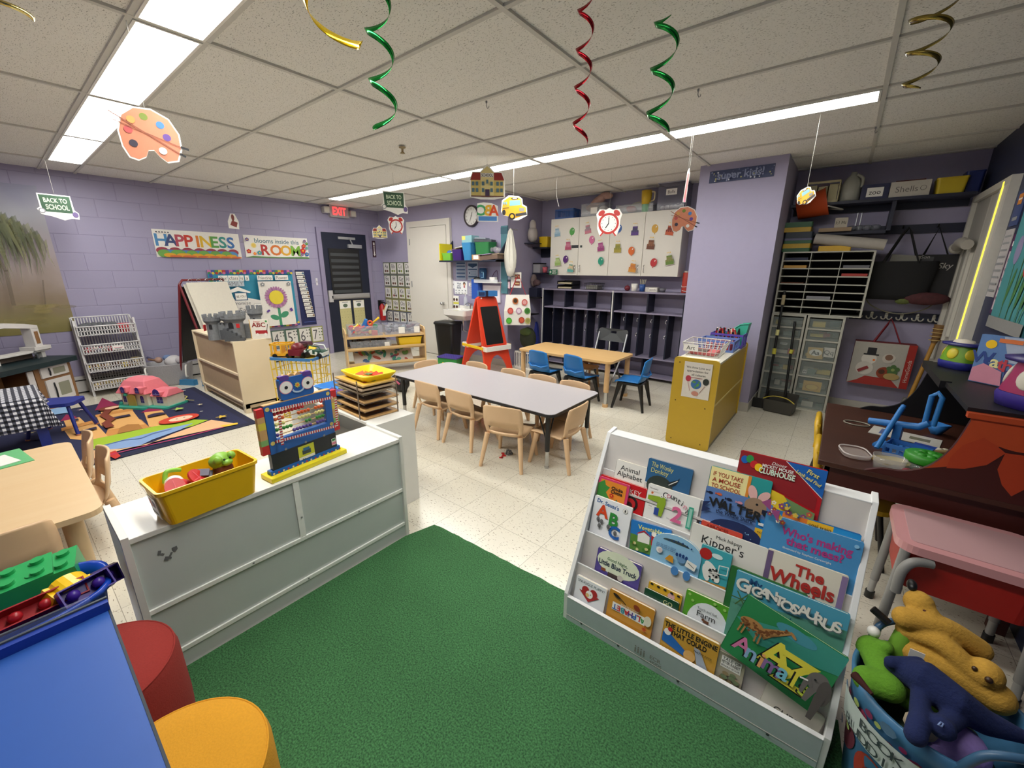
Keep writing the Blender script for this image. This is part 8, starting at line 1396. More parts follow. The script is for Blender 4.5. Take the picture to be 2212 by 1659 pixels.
t = thing('push_broom', 'tall black handled broom with yellow bands leaning on the drawer tower', 'broom', (1.2, 3.5, 0)); b = B(); b.prismA([(-.03, .0), (.03, 0), (.02, .1), (-.02, .1)], -.12, .08, BLK, 'x'); b.build('bristles', t)
b = B(); b.cyl((-.0, 0, .1), (-.02, .14, 1.26), .0125, BLK); b.cyl((-.009, .06, .6), (-.011, .067, .66), .019, mat('#c8c048')); b.cyl((-.013, .085, .8), (-.014, .09, .86), .018, mat('#d8d490')); b.cyl((-.0175, .122, 1.12), (-.0195, .135, 1.22), .017, mat('#a89a78')); b.build('handle', t)
# ================================================================ activity desk
db = wood('#4a2a1e', '#33180f', .4, 3, 20, 20); dr = mat('#3f1510', .45, 0, .1, 12); og = mat('#b0441c', .5, 0, .08, 20); nb = mat('#0d0d12', .5)
t = thing('science_desk', 'dark brown play desk with curved side boards and a painted orange sun', 'desk', (1.71, .70, 0))
b = B(); b.bx(0, .73, 0, 1.12, .575, .6, db); b.build('desktop', t, bev=.004)
b = B(); b.bx(.03, .73, .03, .05, .47, .575, dr); b.bx(.03, .05, .03, 1.08, .47, .575, dr); b.bx(.03, .73, 1.06, 1.08, .47, .575, dr); b.build('apron', t)
for x, y in ((.04, .04), (.04, 1.03), (.68, 1.03), (.68, .04)): b = B(); b.bx(x, x+.05, y, y+.05, 0, .575, dr); b.build('leg', t)
crv = bez([(.17, .6, 0), (.22, .625, 0), (.29, .635, 0), (.36, .68, 0), (.41, .78, 0), (.44, .93, 0)], 6); C2 = [(p[0], p[1]) for p in crv]
b = B(); b.prismA(C2+[(.73, .93), (.73, .6)], .0, .018, dr, 'y'); b.M = MT((0, -.0002, 0)) @ BWB
b.pg([p for p in C2 if p[1] > .66]+[(.5, .93), (.53, .8), (.42, .70)], og); b.disc(.58, .93, .15, og, .12, 20, PI, 2*PI); [b.pg([(.58+u*cos(a)-w*sin(a), .9+u*sin(a)+w*cos(a)) for u, w in ((.1, -.04), (.17, -.05), (.23, -.03), (.27, 0), (.23, .03), (.17, .05), (.1, .04))], mat('#a83a18', .5)) for a in (-1.5, -2.25, -.75)]; b.disc(.58, .93, .14, og, .12, 20, PI, 2*PI); b.M = Matrix.Identity(4); b.bx(.42, .73, -.012, .02, .915, .935, og); b.build('side_board', t)
b = B(); b.prismA([(.18, .6)]+C2+[(.73, .93), (.73, .6)], 1.1, 1.118, nb, 'y'); b.build('side_board', t)
b = B(); b.bx(.42, .73, .02, 1.118, .93, .95, nb); b.bx(.70, .73, .02, 1.1, .6, .93, nb); b.bx(.40, .44, .5, 1.1, .92, .955, nb); b.build('top_shelf', t)
def viewer(name, lab, c1, c2, c3, c4, loc, sc):
    t = thing(name, lab, 'toy', loc, D2(-50)); t.scale = (sc, sc, sc)
    b = B(); b.lathe([(0, 0), (.13, 0), (.14, .05), (.135, .065)], mat(c1, .35), 32, 1, .7, True, 2.6); b.build('base', t)
    b = B(); b.lathe([(.13, .066), (.12, .12), (.1, .19), (.098, .2)], mat(c2, .35), 32, 1, .7, True, 2.6)
    b.build('body', t)
    for a in (-1.57, -.35, -2.8): b = B(); x, y = .117*cos(a), .079*sin(a); b.at(x, y, .135, rz=math.atan2(sin(a)/.7, cos(a)), ry=-.2); b.ball(0, 0, 0, .012, mat(c3, .4), .045, .05, 16); b.build('window', t)
    b = B(); b.lathe([(.09, .2), (.15, .205), (.155, .22), (.1, .232), (.05, .225)], mat(c4, .4), 32, 1, .7); b.build('lid', t)
    b = B(); b.lathe([(.09, .215), (.07, .25), (0, .262)], mat('#c8c0b0', .5), 20, 1, .7); b.build('dome', t); return t
viewer('bug_viewer', 'purple and magenta toy viewer with white windows on the near end of the desk shelf', '#3a2a8a', '#9a2a5a', '#d0ccc0', '#2a1f6a', (2.33, .84, .951), .88)
viewer('bug_viewer', 'green and yellow toy viewer with blue base at the far end of the desk shelf', '#2a2f8a', '#6a9a1c', '#d0c02a', '#20206a', (2.23, 1.66, .951), .62)
def weather(b, w, h): b.pg([(-w*.1, h*.5), (w*.5, h*.5), (w*.5, 0), (w*.1, 0)], mat('#a8b4cc')); b.disc(-w*.28, h*.32, w*.1, YEL); [b.text(ch, -w*.36+w*.12*i, h*.04-.006*i, h*.24, mat(c), 'C', .02) for i, (ch, c) in enumerate(zip('Weather', ('#1f3f8a', '#1f3f8a', '#e8e0a0', '#c03a4a', '#c03a4a', '#a82a3a', '#a82a3a')))]; b.pg([(-w*.48, -h*.48), (w*.1, -h*.48), (w*.05, -h*.2), (-w*.3, -h*.08), (-w*.48, -h*.2)], mat('#d08aa0')); b.pg([(w*.1, -h*.48), (w*.48, -h*.48), (w*.48, -h*.2), (w*.1, -h*.15)], mat('#3a3070')); b.rc(w*.05, h*.42, w*.4, h*.08, mat('#d8743a'))
t = thing('picture_book', 'weather picture book standing on the black desk shelf between the two viewers', 'book', M=MT((2.3, 1.25, .951)) @ MR(D2(-40), 4, 'Z') @ BWB @ MT((0, .115, 0))); b = B(); b.bx(-.1, .1, -.114, .115, -.012, .008, mat('#5a80b8', .4)); b.z = .0085; weather(b, .2, .228); b.build('cover', t)
mb('black_box', 'black box beside the weather book on the desk shelf', 'box', lambda b: b.bx(-.05, .05, -.08, .08, 0, .17, BLK), (2.41, 1.06, .951))
mb('toy_figure', 'pale small figurine behind the weather book on the desk shelf', 'toy', lambda b: (b.ball(0, 0, .04, .03, mat('#a8a4a0', .6), .03, .045), b.ball(0, 0, .1, .02, mat('#b8b4b0', .6)), b.cyl((0, 0, .115), (0, 0, .15), .012, mat('#b0a8a0'), .003)), (2.43, 1.42, .951))
mb('toy_horn', 'beige shell shaped toy behind the green viewer', 'toy', lambda b: b.cyl((0, 0, 0), (.0, .06, .16), .04, mat('#a88a6a', .6), .008), (2.42, 1.56, .951))
DZ = .6005
def balance(b):
    m = mat('#2f78c0', .4)
    b.bx(-.02, .02, -.015, .015, 0, .2, m)
    b.tube([(-.14, 0, .02), (-.05, 0, .10), (.06, 0, .11), (.09, 0, .16), (.09, 0, .26), (.06, 0, .26), (.065, 0, .17)], .014, m, 8)
mb('balance_scale', 'blue plastic balance scale standing on the desk', 'scale', lambda b: (b.bx(-.07, .07, -.05, .05, 0, .012, mat('#2f78c0', .4)), b.bx(-.016, .016, -.016, .016, .012, .13, mat('#2f78c0', .4)), b.tube([(-.12, 0, .11), (-.02, 0, .125), (.07, 0, .14), (.1, 0, .17)], .017, mat('#2f78c0', .4)), b.tube([(.085, -.0, .16), (.082, 0, .3), (.1, 0, .32), (.118, 0, .3), (.115, 0, .16)], .011, mat('#2f78c0', .4))), (2.0, 1.1, DZ), (0, 0, D2(-20)))
t = thing('magnifier_scoop', 'clear plastic scoop with two blue bars leaning on the balance scale', 'scoop', (1.92, .98, DZ), D2(15)); b = B()
for s in (-.012, .012): b.tube([(.01+s, s*2, .03), (.12+s, .14+s*2, .21)], .011, mat('#2f78c0', .4), 6)
b.build('handle', t); b = B(); b.prism([(-.1+x, -.08+y) for x, y in rrect(.11, .14, .04)], .004, .012, clear('#c8b8b0', .35)); b.tube([(-.1+x, -.08+y, .02) for x, y in rrect(.11, .14, .04)], .004, clear('#e0d8d4', .6), 5, True); b.build('scoop', t)
mb('plastic_tray', 'small blue basket of white tiles under the balance scale', 'basket', lambda b: (slatbin(b, .15, .1, .06, mat('#2f6ab8', .4), 6), [b.box(-.04+.016*k, ru(-.03, .03), .02+.004*k, .02, .006, .02, WHITE) for k in range(6)]), (2.04, 1.0, DZ), (0, 0, -.3))
mb('plastic_tray', 'yellow flat dish in the middle of the desk', 'dish', lambda b: b.prism(rrect(.13, .1, .03), 0, .01, mat('#a8922a', .5)), (1.98, .88, DZ), (0, 0, .5))
mb('clear_cup', 'clear plastic tub at the near edge of the desk', 'tub', lambda b: b.lathe([(0, 0), (.05, 0), (.06, .06), (.056, .06), (.046, .004), (0, .004)], clear('#c8c4c0', .35), 20, 1, .8, True, 3), (1.96, .78, DZ))
t = thing('snack_tub', 'round clear tub with a bright green lid on the desk', 'tub', (2.08, .83, DZ)); b = B(); b.lathe([(0, 0), (.06, 0), (.068, .05), (0, .05)], clear('#a8b4ac', .35), 24); b.build('tub', t); b = B(); b.lathe([(0, .052), (.07, .052), (.074, .06), (.074, .085), (.068, .09), (0, .088)], mat('#2f8a24', .4), 24); [b.ball(.03*cos(k), .03*sin(k), .088, .02, mat('#2f8a24', .4), .02, .008, 8) for k in range(6)]; b.build('lid', t); b = B(); [b.ball(.035*cos(k*1.3), .035*sin(k*1.3), .015, .012, mat(('#8a3a30', '#6a5a2a', '#3a5a2a')[k % 3]), n=6) for k in range(9)]; b.build('contents', t)
mb('toy_berry', 'small red round toy at the near edge of the desk', 'toy', lambda b: b.ball(0, 0, .018, .02, mat('#8a2a3a', .5), .02, .018), (2.02, .745, DZ))
mb('clear_jar', 'clear empty jar behind the green lidded tub', 'jar', lambda b: b.lathe([(0, 0), (.045, 0), (.045, .1), (.042, .1), (.042, .004), (0, .004)], clear('#b0b4b8', .3), 20), (2.2, .9, DZ))
mb('antler_branch', 'dry brown root or bark piece lying on the desk by the sun board', 'branch', lambda b: (b.tube(bez([(-.12, 0, .03), (-.04, .02, .05), (.04, 0, .045), (.12, -.02, .03)]), [.012]*8*3+[.012], mat('#7a6438', .8, 0, .3, 60)), b.ball(.03, .02, .05, .04, mat('#5a4428', .8, 0, .3, 60), .03, .03), b.tube([(0, .02, .05), (.03, .06, .09)], .01, mat('#8a7448', .8))), (2.24, 1.02, DZ), (0, 0, -.3))
mb('paper_card', 'white picture card lying under the balance scale', 'card', lambda b: (b.bx(-.14, .14, -.08, .08, 0, .003, mat('#b4b0a8')), b.bx(-.1, -.06, -.05, .05, .003, .0035, mat('#4a5a8a')), b.bx(.02, .1, -.02, .03, .003, .0035, mat('#6a6a58'))), (2.06, 1.34, DZ), (0, 0, -.2))
mb('magnifier', 'pale oval magnifier ring lying on the desk', 'magnifier', lambda b: b.tube([(.06*cos(a), .04*sin(a), .004) for a in [2*PI*k/20 for k in range(20)]], .004, mat('#8a8474'), 5, True), (1.86, 1.42, DZ))
mb('picture_book', 'blue booklet lying on the desk right of the scale', 'book', lambda b: b.bx(-.09, .09, -.07, .07, 0, .008, mat('#1f3f9a', .5)), (2.16, 1.16, DZ), (0, 0, -.3))
mb('shell_tiles', 'cream shells in a dark blue dish on the desk', 'shells', lambda b: [b.ball(-.03+.02*k, .01*(k % 2), .012, .016, mat('#b8b09a', .6), .012, .012, 8) for k in range(4)], (2.2, 1.15, DZ+.0085))
mb('plastic_tray', 'small blue scoop dish by the far black side board', 'dish', lambda b: b.lathe([(0, 0), (.02, 0), (.055, .06), (.05, .06), (.018, .004), (0, .004)], mat('#2f78c0', .4), 4), (2.2, 1.5, DZ+.0))
yp = mat('#c8a01c', .4)
def ychair(lab, loc, rz):
    t = thing('kids_chair', lab, 'chair', loc, rz, 'yellow chairs at the dark desk'); b = B(); b.prism(rrect(.34, .32, .08), .3, .325, yp); b.build('seat', t, bev=.008)
    b = B(); b.tube([(-.14, -.17, .36), (-.15, -.19, .5), (-.11, -.2, .555), (.11, -.2, .555), (.15, -.19, .5), (.14, -.17, .36)], .016, yp); b.bx(-.135, .135, -.198, -.182, .4, .55, yp); b.build('backrest', t)
    for sx in (-1, 1): b = B(); b.tube([(sx*.13, .1, .3), (sx*.16, .16, 0)], .012, BLK); b.build('leg', t); b = B(); b.tube([(sx*.14, -.17, .38), (sx*.15, -.16, .3), (sx*.16, -.2, 0)], .012, BLK); b.build('leg', t)
    return t
yc = ychair('yellow chair at the left side of the dark desk, farther from the book rack', (1.88, 1.56, 0), D2(90+180)); dup(yc, 'yellow chair at the left side of the dark desk, nearer the book rack', loc=(1.9, 1.08, 0), rz=D2(270))
# pink lidded table
t = thing('sensory_table', 'small grey legged table with a clear pink lid over a red tray', 'table', (2.19, .505, 0)); gm_ = mat('#8a8a88', .45)
b = B(); P = rrect(.41, .355, .06, 6); n = len(P); b.prism(P, .46, .492, mat('#d39a9c', .3, 0, .02, 10, 0, .93), smooth=False); b.prism(rrect(.33, .28, .02), .492, .4945, mat('#c09a9c', .3, 0, .02, 10)); b.build('lid', t, bev=.012, seg=3)
b = B(); P = rrect(.37, .31, .05); b.prism([(x*.95, y*.95) for x, y in P], .3, .305, mat('#a81c14', .4)); n = len(P); b.add([(x*.95, y*.95, .3) for x, y in P]+[(x, y, .455) for x, y in P], [(i, (i+1) % n, n+(i+1) % n, n+i) for i in range(n)], mat('#a81c14', .4)); b.build('tray', t)
for sx, sy in ((-1, -1), (-1, 1), (1, -1), (1, 1)): b = B(); x, y = sx*.185, sy*.165; b.tube([(x*.94, y*.94, .46), (x, y, .1)], .0165, gm_, 10); b.tube([(x, y, .1), (x*1.01, y*1.01, .03)], .0135, mat('#a4a4a2', .4, .3), 10); b.cyl((x*1.01, y*1.01, 0), (x*1.01, y*1.01, .035), .0175, BLK); b.build('leg', t)
b = B(); b.tube(bez([(-.1, -.17, .44), (-.15, -.19, .435), (-.175, -.2, .39), (-.175, -.2, .3)]), .0165, gm_, 10); b.build('side_bar', t)
# ================================================================ tub of soft toys
BC = Vector((2.05, -.27, 0)); t = thing('toy_tub', 'blue oval tub of soft toys labelled Book Buddies beside the book rack', 'tub', BC); tb = mat('#42749c', .4, 0, .06, 20)
b = B(); b.lathe([(0, .005), (.135, .005), (.14, .012), (.175, .34), (.182, .385), (.172, .385), (.165, .34), (.13, .015), (0, .015)], tb, 44); b.build('tub', t)
for a in (D2(118), D2(-62)):
    b = B(); c0, c1 = a-.45, a+.45; b.tube(bez([(.177*cos(c0), .177*sin(c0), .37), (.18*cos(a-.3), .18*sin(a-.3), .44), (.18*cos(a), .18*sin(a), .46), (.18*cos(a+.3), .18*sin(a+.3), .44), (.177*cos(c1), .177*sin(c1), .37)]), .0095, mat('#3a5f80', .4)); b.build('handle', t)
def wrap(b, fn, z0, a0):   # flat art bent round the tub: collects on a plane, then rolls it
    q = B(); fn(q); V = []
    for x, y, z in q.v: zz = z0+y; r = .14+.035*(zz-.012)/.328+.0012+z*.6; a = a0+x/.165; V.append((r*cos(a), r*sin(a), zz))
    for f, mi in zip(q.f, q.mi): b.add([V[i] for i in f], [list(range(len(f)))], q.mats[mi])
def art(q):
    for k in range(34): x, y = ru(-.16, .16), ru(-.09, .09); q.disc(x, y, ru(.008, .02), mat(rc_(['#a8b86a', '#8a2f5a', '#c8c88a', '#7a3a4a', '#b84a6a', '#5a7a9a'])), n=8)
    for k in range(13): q.rc(-.126+.021*k, .01, .022, .09, mat('#c9d3d0'))
    for i, (s, y) in enumerate((('BOOK', .028), ('BUDDIES', -.012))):
        w0 = .03; x = -len(s)*w0/2+w0/2
        for ch in s: q.text(ch, x, y, .03, mat('#3a4448')); x += w0*.82
b = B(); wrap(b, art, .27, D2(-125)); wrap(b, lambda q: (q.disc(-.03, 0, .05, mat('#a8382a'), .07), q.disc(-.03, 0, .02, mat('#7a2a20'), .03), q.disc(.06, .02, .03, mat('#8a2a4a'), .05, rot=.5), q.disc(-.12, .03, .03, mat('#6a2a3a'), .05, rot=-.5), q.disc(.12, -.02, .03, mat('#27407a'), .05)), .14, D2(-122)); b.build('label', t)
def plush(name, lab, cat, tubes, balls, extra, hx, rough=.95):
    m = mat(hx, rough, 0, .22, 160, .5); b = B()
    for pts, r in tubes:
        b.tube(bez(pts, 5), r, m, 12) if not isinstance(r, list) else b.tube(pts, r, m, 12)
        for p, q in ((pts[0], r[0] if isinstance(r, list) else r), (pts[-1], r[-1] if isinstance(r, list) else r)): b.ball(p[0], p[1], p[2], q, m)
    for p, r in balls: b.ball(p[0], p[1], p[2], r, m)
    t = thing(name, lab, cat, BC); o = b.build('body', t); o.location = -BC
    rm = o.modifiers.new('r', 'REMESH'); rm.mode = 'VOXEL'; rm.voxel_size = .0045; rm.use_smooth_shade = True; sm_ = o.modifiers.new('s', 'SMOOTH'); sm_.iterations = 5; sm_.factor = .5
    for nm, fn in extra:
        q = B(); fn(q); oo = q.build(nm, t); oo.location = -BC
    return t
A_ = (1.996, -.091, .53); m1, m2 = (1.968, -.143, .5), (2.127, -.099, .46); n1, n2 = (1.981, -.139, .46), (2.108, -.18, .44); o1, o2 = (2, -.151, .41), (2.157, -.185, .4); hd = (2.129, -.178, .45)
plush('plush_toy', 'golden yellow soft toy with long limbs lying on top of the tub', 'soft toy', [([m1, ((m1[0]+m2[0])/2, (m1[1]+m2[1])/2, .5), m2], .031), ([n1, ((n1[0]+n2[0])/2, (n1[1]+n2[1])/2, .475), n2], .028), ([o1, ((o1[0]+o2[0])/2, (o1[1]+o2[1])/2, .415), o2], .04)], [(A_, .036), (hd, .038), ((A_[0]+.02, A_[1]-.02, A_[2]-.01), .025)],
      [('ear', lambda q: (q.ball(A_[0]-.02, A_[1]+.025, A_[2]+.035, .012, BLK, .024, .014), q.tube([(m1[0]-.03, m1[1]-.01, m1[2]-.03), (m1[0]-.07, m1[1]-.0, m1[2]-.01)], .011, BLK))), ('mouth', lambda q: (q.ball(A_[0]+.008, A_[1]-.03, A_[2]-.005, .018, mat('#4a1a18', .8), .012, .014), q.ball(A_[0]+.025, A_[1]-.035, A_[2]-.014, .013, mat('#b8706a', .8), .01, .008))), ('collar', lambda q: q.tube([n1, (n1[0]-.012, n1[1]-.02, n1[2]-.05), (n1[0]-.0, n1[1]-.035, n1[2]-.09)], .024, mat('#6a9a2a', .9))), ('eye', lambda q: (q.ball(hd[0]-.002, hd[1]-.036, hd[2]+.012, .008, mat('#3a2414', .4)), q.ball(hd[0]-.026, hd[1]-.022, hd[2]+.018, .006, mat('#3a2414', .4)))), ('tag', lambda q: q.bx(n1[0]-.0, n1[0]+.03, n1[1]-.075, n1[1]-.073, .43, .46, WHITE))], '#c2953a')
g1_, g2_, g3_ = (1.915, -.196, .39), (1.944, -.314, .39), (1.903, -.312, .38)
plush('plush_toy', 'lime green fuzzy soft toy with an open mouth in the tub', 'soft toy', [([g1_, g2_], .034), ([g3_, g2_], .036), ([(g1_[0], g1_[1], .41), (1.937, -.214, .43)], .017), ([(1.975, -.284, .36), (2.037, -.285, .34)], .026)], [(g1_, .04), ((1.94, -.196, .42), .018)], [('mouth', lambda q: q.tube([(1.865, -.372, .428), (1.899, -.415, .432)], [.011, .004], mat('#3a120c', .9))), ('eye', lambda q: q.ball(g1_[0]-.005, g1_[1]+.025, g1_[2]+.045, .016, WHITE))], '#5f9424')
d = [(1.953, -.273, .43), (2.001, -.297, .45), (2.054, -.32, .44), (2.118, -.304, .41), (2.182, -.284, .4)]
plush('plush_toy', 'navy blue dinosaur soft toy lying across the front of the tub', 'soft toy', [(d, [.026, .045, .042, .03, .016]), ([(1.998, -.318, .43), (1.984, -.429, .43)], .02), ([(1.984, -.429, .43), (1.978, -.459, .415)], .022), ([(2.07, -.324, .42), (2.027, -.403, .425)], .022), ([(1.938, -.292, .45), (1.994, -.259, .46)], .016)], [((2.025, -.412, .43), .026)], [('foot_print', lambda q: q.tube([(2.01, -.437, .454), (2.016, -.425, .455), (2.02, -.427, .455), (2.016, -.437, .454)], .0018, mat('#7a90c0'), 5, True))], '#14214f')
mb('plush_toy', 'lilac round soft toy at the front of the tub', 'soft toy', lambda b: b.ball(0, 0, 0, .07, mat('#8a74b4', .9, 0, .15, 120, .4), .06, .045), (2.063, -.357, .355))
mb('plush_toy', 'pale cream soft toy between the green and lilac ones', 'soft toy', lambda b: b.ball(0, 0, 0, .035, mat('#b8a890', .9, 0, .15, 120, .4), .03, .03), (2.005, -.377, .375))
mb('plush_toy', 'dark red soft toy low at the back of the tub', 'soft toy', lambda b: b.ball(0, 0, 0, .045, mat('#7a1420', .9, 0, .15, 120, .4), .04, .035), (2.0, -.16, .35))
mb('plush_filler', 'bundle of dark soft toys deep in the tub', 'soft toy', lambda b: b.ball(0, 0, 0, .125, mat('#2a3424', .9, 0, .3, 60, .4), .125, .1), (2.05, -.27, .24))

# ================================================================ things hanging from the ceiling
CAMP = camo.matrix_world.translation.copy()
def hooks(name, lab, px, gr=None): mb(name, lab, 'hook', lambda b: (b.cyl((0, 0, -.012), (0, 0, 0), .006, GREY), b.tube([(0, 0, -.01), (0, 0, -.03), (.006, 0, -.042), (.014, 0, -.038), (.016, 0, -.028)], .0022, GREY, 6)), px, (0, 0, .6), None, gr)
for p, l in (((-.296, .601, 2.484), 'small empty ceiling hook above the gray table'), ((.801, 1.227, 2.484), 'small empty ceiling hook between the green swirl and the far lights'), ((-4.758, .594, 2.484), 'small empty ceiling hook near the left wall'), ((1.643, 2.698, 2.484), 'small empty ceiling hook near the right end of the far lights')): hooks('ceiling_hook', l, p)
mb('sprinkler_head', 'small brass fire sprinkler head in the ceiling', 'sprinkler', lambda b: (b.lathe([(0, 0), (.03, 0), (.028, -.006), (.01, -.012), (.01, -.03)], mat('#a89a78', .4, .6), 16), b.lathe([(.006, -.03), (.02, -.045), (.022, -.05), (0, -.05)], mat('#a89a78', .4, .6), 12)), (-1.552, .904, 2.484))
def swirl(lab, hx, c, z0, z1, R, turns, ph, w=.016, grow=1.0, name='foil_swirl', tilt=.0):
    ax = Vector(c); v = ax-CAMP; v.z = 0; v.normalize(); r = Vector((v.y, -v.x, 0)); b = B(); n = int(60*abs(turns))+2; vs = []
    for i in range(n):
        t = i/(n-1); a = ph+2*PI*turns*t; rr = R*(1+(grow-1)*t); taper = min(1, 12*t+.25, 12*(1-t)+.25); p = Vector((ax.x, ax.y, z0+(z1-z0)*t))+r*rr*cos(a)+v*rr*sin(a)
        u = Vector((0, 0, 1))*w/2*taper+(r*cos(a)+v*sin(a))*(w*.25*taper); vs += [tuple(p-u-ax), tuple(p+u-ax)]
    m = mat(hx, .18, .9, .1, 30); b.add(vs, [(2*i, 2*i+1, 2*i+3, 2*i+2) for i in range(n-1)], m, True)
    o = tag(b.build(name, loc=tuple(ax)), lab, 'hanging swirl'); s = o.modifiers.new('s', 'SOLIDIFY'); s.thickness = .0006
    return o
def axis(px, py, d): pass
swirl('green foil swirl hanging left of centre, second from the left', '#1f8a3c', (.092, -.452, 2.22), 2.49, 2.0, .048, 2.95, -2.5, .02)
swirl('green foil swirl hanging right of centre in front of the far lights', '#1f8a3c', (.962, .232, 2.22), 2.42, 1.995, .046, 2.8, 1.3, .019)
swirl('narrow red foil swirl hanging near the middle of the ceiling', '#a81c28', (.719, .035, 2.22), 2.49, 1.96, .03, 4.2, -.9, .015)
swirl('broad gold foil swirl hanging at the upper left, nearest the camera', '#c8a81e', (.307, -.77, 2.15), 2.24, 2.13, .075, -.66, 3.75, .026)
swirl('dull gold foil swirl hanging at the upper right', '#8a7a3c', (1.753, .893, 2.3), 2.48, 2.16, .075, 2.9, -.6, .016, .55)
swirl('pale gold foil ribbon end hanging at the top left corner', '#c8b878', (-.885, -1.338, 2.36), 2.37, 2.35, .06, .55, 2.8, .014)
def faceM(p, off=0):
    v = CAMP-Vector(p); a = math.atan2(v.x, -v.y)+off; return MT(p) @ MR(a, 4, 'Z') @ BWB
def cutout(name, lab, XY, px, outline, draw, sc, off=0, hx='#efeee8', z=None, roll=0, top=None):
    p = (XY[0], XY[1], px[2]); M = faceM(p, off) @ MR(roll, 4, 'Z'); t = thing(name, lab, 'hanging decoration', M=M)
    b = B(); b.prism([(x*sc, y*sc) for x, y in outline], -.0008, .0008, mat(hx, .5)); b.z = .001; b.S = sc; draw(b, sc); b.build('paper', t)
    tp = max(y for x, y in outline)*sc*.98; top = top if top is not None else 2.484
    if top > p[2]+tp:
        q = B(); q.tube([(0, 0, 0), (0, 0, top-p[2]-tp)], .0011, mat('#a8a6a0', .5), 5); o = q.build('string', t); o.matrix_local = M.inverted() @ MT((XY[0], XY[1], p[2]+tp))
    return t
PAL = [(-.42, -.5), (-.5, -.3), (-.52, 0), (-.42, .32), (-.2, .5), (.1, .52), (.38, .38), (.52, .1), (.52, -.2), (.42, -.46), (.22, -.52), (.1, -.42), (.02, -.3), (-.08, -.32), (-.14, -.46), (-.28, -.54)]
PB = [(x*1.06, y*1.06) for x, y in PAL]
def palette(b, s):
    b.pg([(x*s, y*s) for x, y in PAL], mat('#d88a6a', .5)); 
    for x, y, c in ((-.05, .36, '#7a8a3a'), (.22, .24, '#4a84c8'), (.3, .0, '#6a4a9a'), (-.36, .05, '#c85a5a'), (-.32, -.22, '#3f3a4a'), (-.28, .26, '#d8a05a')): b.disc(x*s, y*s, .075*s, mat(c))
    b.disc(.18*s, -.3*s, .075*s, WHITE); st = mat('#9a5a44'); b.line([(-.62*s, .36*s), (.5*s, -.32*s)], .025*s, st); b.line([(-.58*s, .2*s), (.56*s, -.18*s)], .02*s, st); b.line([(.5*s, -.32*s), (.58*s, -.36*s)], .05*s, INK); b.line([(.54*s, -.17*s), (.66*s, -.2*s)], .05*s, INK)
def H(p): return p
h = (-.941, -.988, 2.484); cutout('palette_cutout', 'large paper paint palette hanging under the near row of lights', h, (-.939, -.979, 2.048), PB, palette, .2)
SCH = [(-.5, -.3), (-.5, .14), (-.42, .36), (-.2, .36), (0, .56), (.2, .36), (.42, .36), (.5, .14), (.5, -.3), (.2, -.36), (-.2, -.36)]
def school(b, s):
    y1 = mat('#c8b46a', .6); b.pg([(-.46*s, -.26*s), (.46*s, -.26*s), (.46*s, .14*s), (-.46*s, .14*s)], y1); b.pg([(-.18*s, -.3*s), (.18*s, -.3*s), (.18*s, .34*s), (0, .5*s), (-.18*s, .34*s)], mat('#d8c88a', .6))
    for q in (-1, 1): b.pg([(q*.19*s, .14*s), (q*.48*s, .14*s), (q*.4*s, .33*s), (q*.19*s, .33*s)], mat('#8a2420', .6))
    b.rc(0, .27*s, .34*s, .1*s, WHITE); b.text('SCHOOL', 0, .27*s, .08*s, INK, 'C', .02, wmax=.32*s); w_ = mat('#4a6a78')
    for x in (-.4, -.29, .29, .4, -.12, .12):
        for y in (.05, -.12): b.rc(x*s, y*s, .07*s, .1*s, w_)
    b.rc(0, -.2*s, .12*s, .2*s, mat('#3a2a4a')); b.rc(0, .1*s, .06*s, .1*s, w_); b.rc(0, -.28*s, .92*s, .03*s, mat('#5a2a24'))
h = (-1.188, 1.6, 2.484); cutout('school_cutout', 'paper school building hanging in front of the far lights', h, (-1.187, 1.601, 2.24), SCH, school, .34)
def abc(b, s):
    b.rc(0, -.28*s, .9*s, .2*s, mat('#4a86c8')); [b.text(ch, x*s, .1*s, .46*s, mat(c), 'C', .03, sx=-1) for ch, x, c in (('C', -.28, '#4aa86a'), ('B', .02, '#e0b030'), ('A', .3, '#d8502a'))]
ABCO = [(-.5, -.42), (-.5, .4), (-.2, .45), (.2, .42), (.5, .3), (.52, -.42)]
cutout('abc_cutout', 'paper ABC letters hanging below the paper school building', h, (-1.158, 1.626, 2.001), ABCO, abc, .2, top=(-1.181, 1.606, 2.122)[2])
BUS = [(-.5, -.1), (-.46, .3), (-.2, .48), (.2, .46), (.34, .36), (.36, .16), (.52, .08), (.54, -.25), (.2, -.42), (-.02, -.42), (-.1, -.3), (-.4, -.26)]
def bus(b, s):
    y1 = mat('#e0a82a', .5); b.pg([(-.46*s, -.08*s), (-.42*s, .26*s), (-.18*s, .42*s), (.18*s, .41*s), (.3*s, .34*s), (.32*s, .12*s), (.48*s, .05*s), (.5*s, -.2*s), (.05*s, -.36*s), (-.4*s, -.22*s)], y1); b.pg([(-.16*s, .1*s), (.28*s, .14*s), (.26*s, .32*s), (-.16*s, .3*s)], mat('#7ab0c0')); b.disc(.04*s, .37*s, .14*s, INK, .04*s); b.rc(.04*s, .37*s, .16*s, .04*s, WHITE); b.rc(.32*s, -.03*s, .2*s, .12*s, mat('#8a8a86')); b.rc(.3*s, -.2*s, .44*s, .1*s, mat('#3a3a3e'), .15); b.disc(-.06*s, -.28*s, .13*s, INK); b.disc(-.06*s, -.28*s, .07*s, y1); b.disc(-.38*s, -.14*s, .07*s, INK, .1*s); b.rc(-.3*s, .02*s, .24*s, .025*s, INK, .1); [b.rc((-.38+.09*k)*s, .2*s, .06*s, .1*s, mat('#7ab0c0')) for k in range(2)]
h = (-1.232, 2.065, 2.484); cutout('bus_cutout', 'paper yellow school bus hanging beside the alcove corner', h, (-1.23, 2.067, 2.088), BUS, bus, .27)
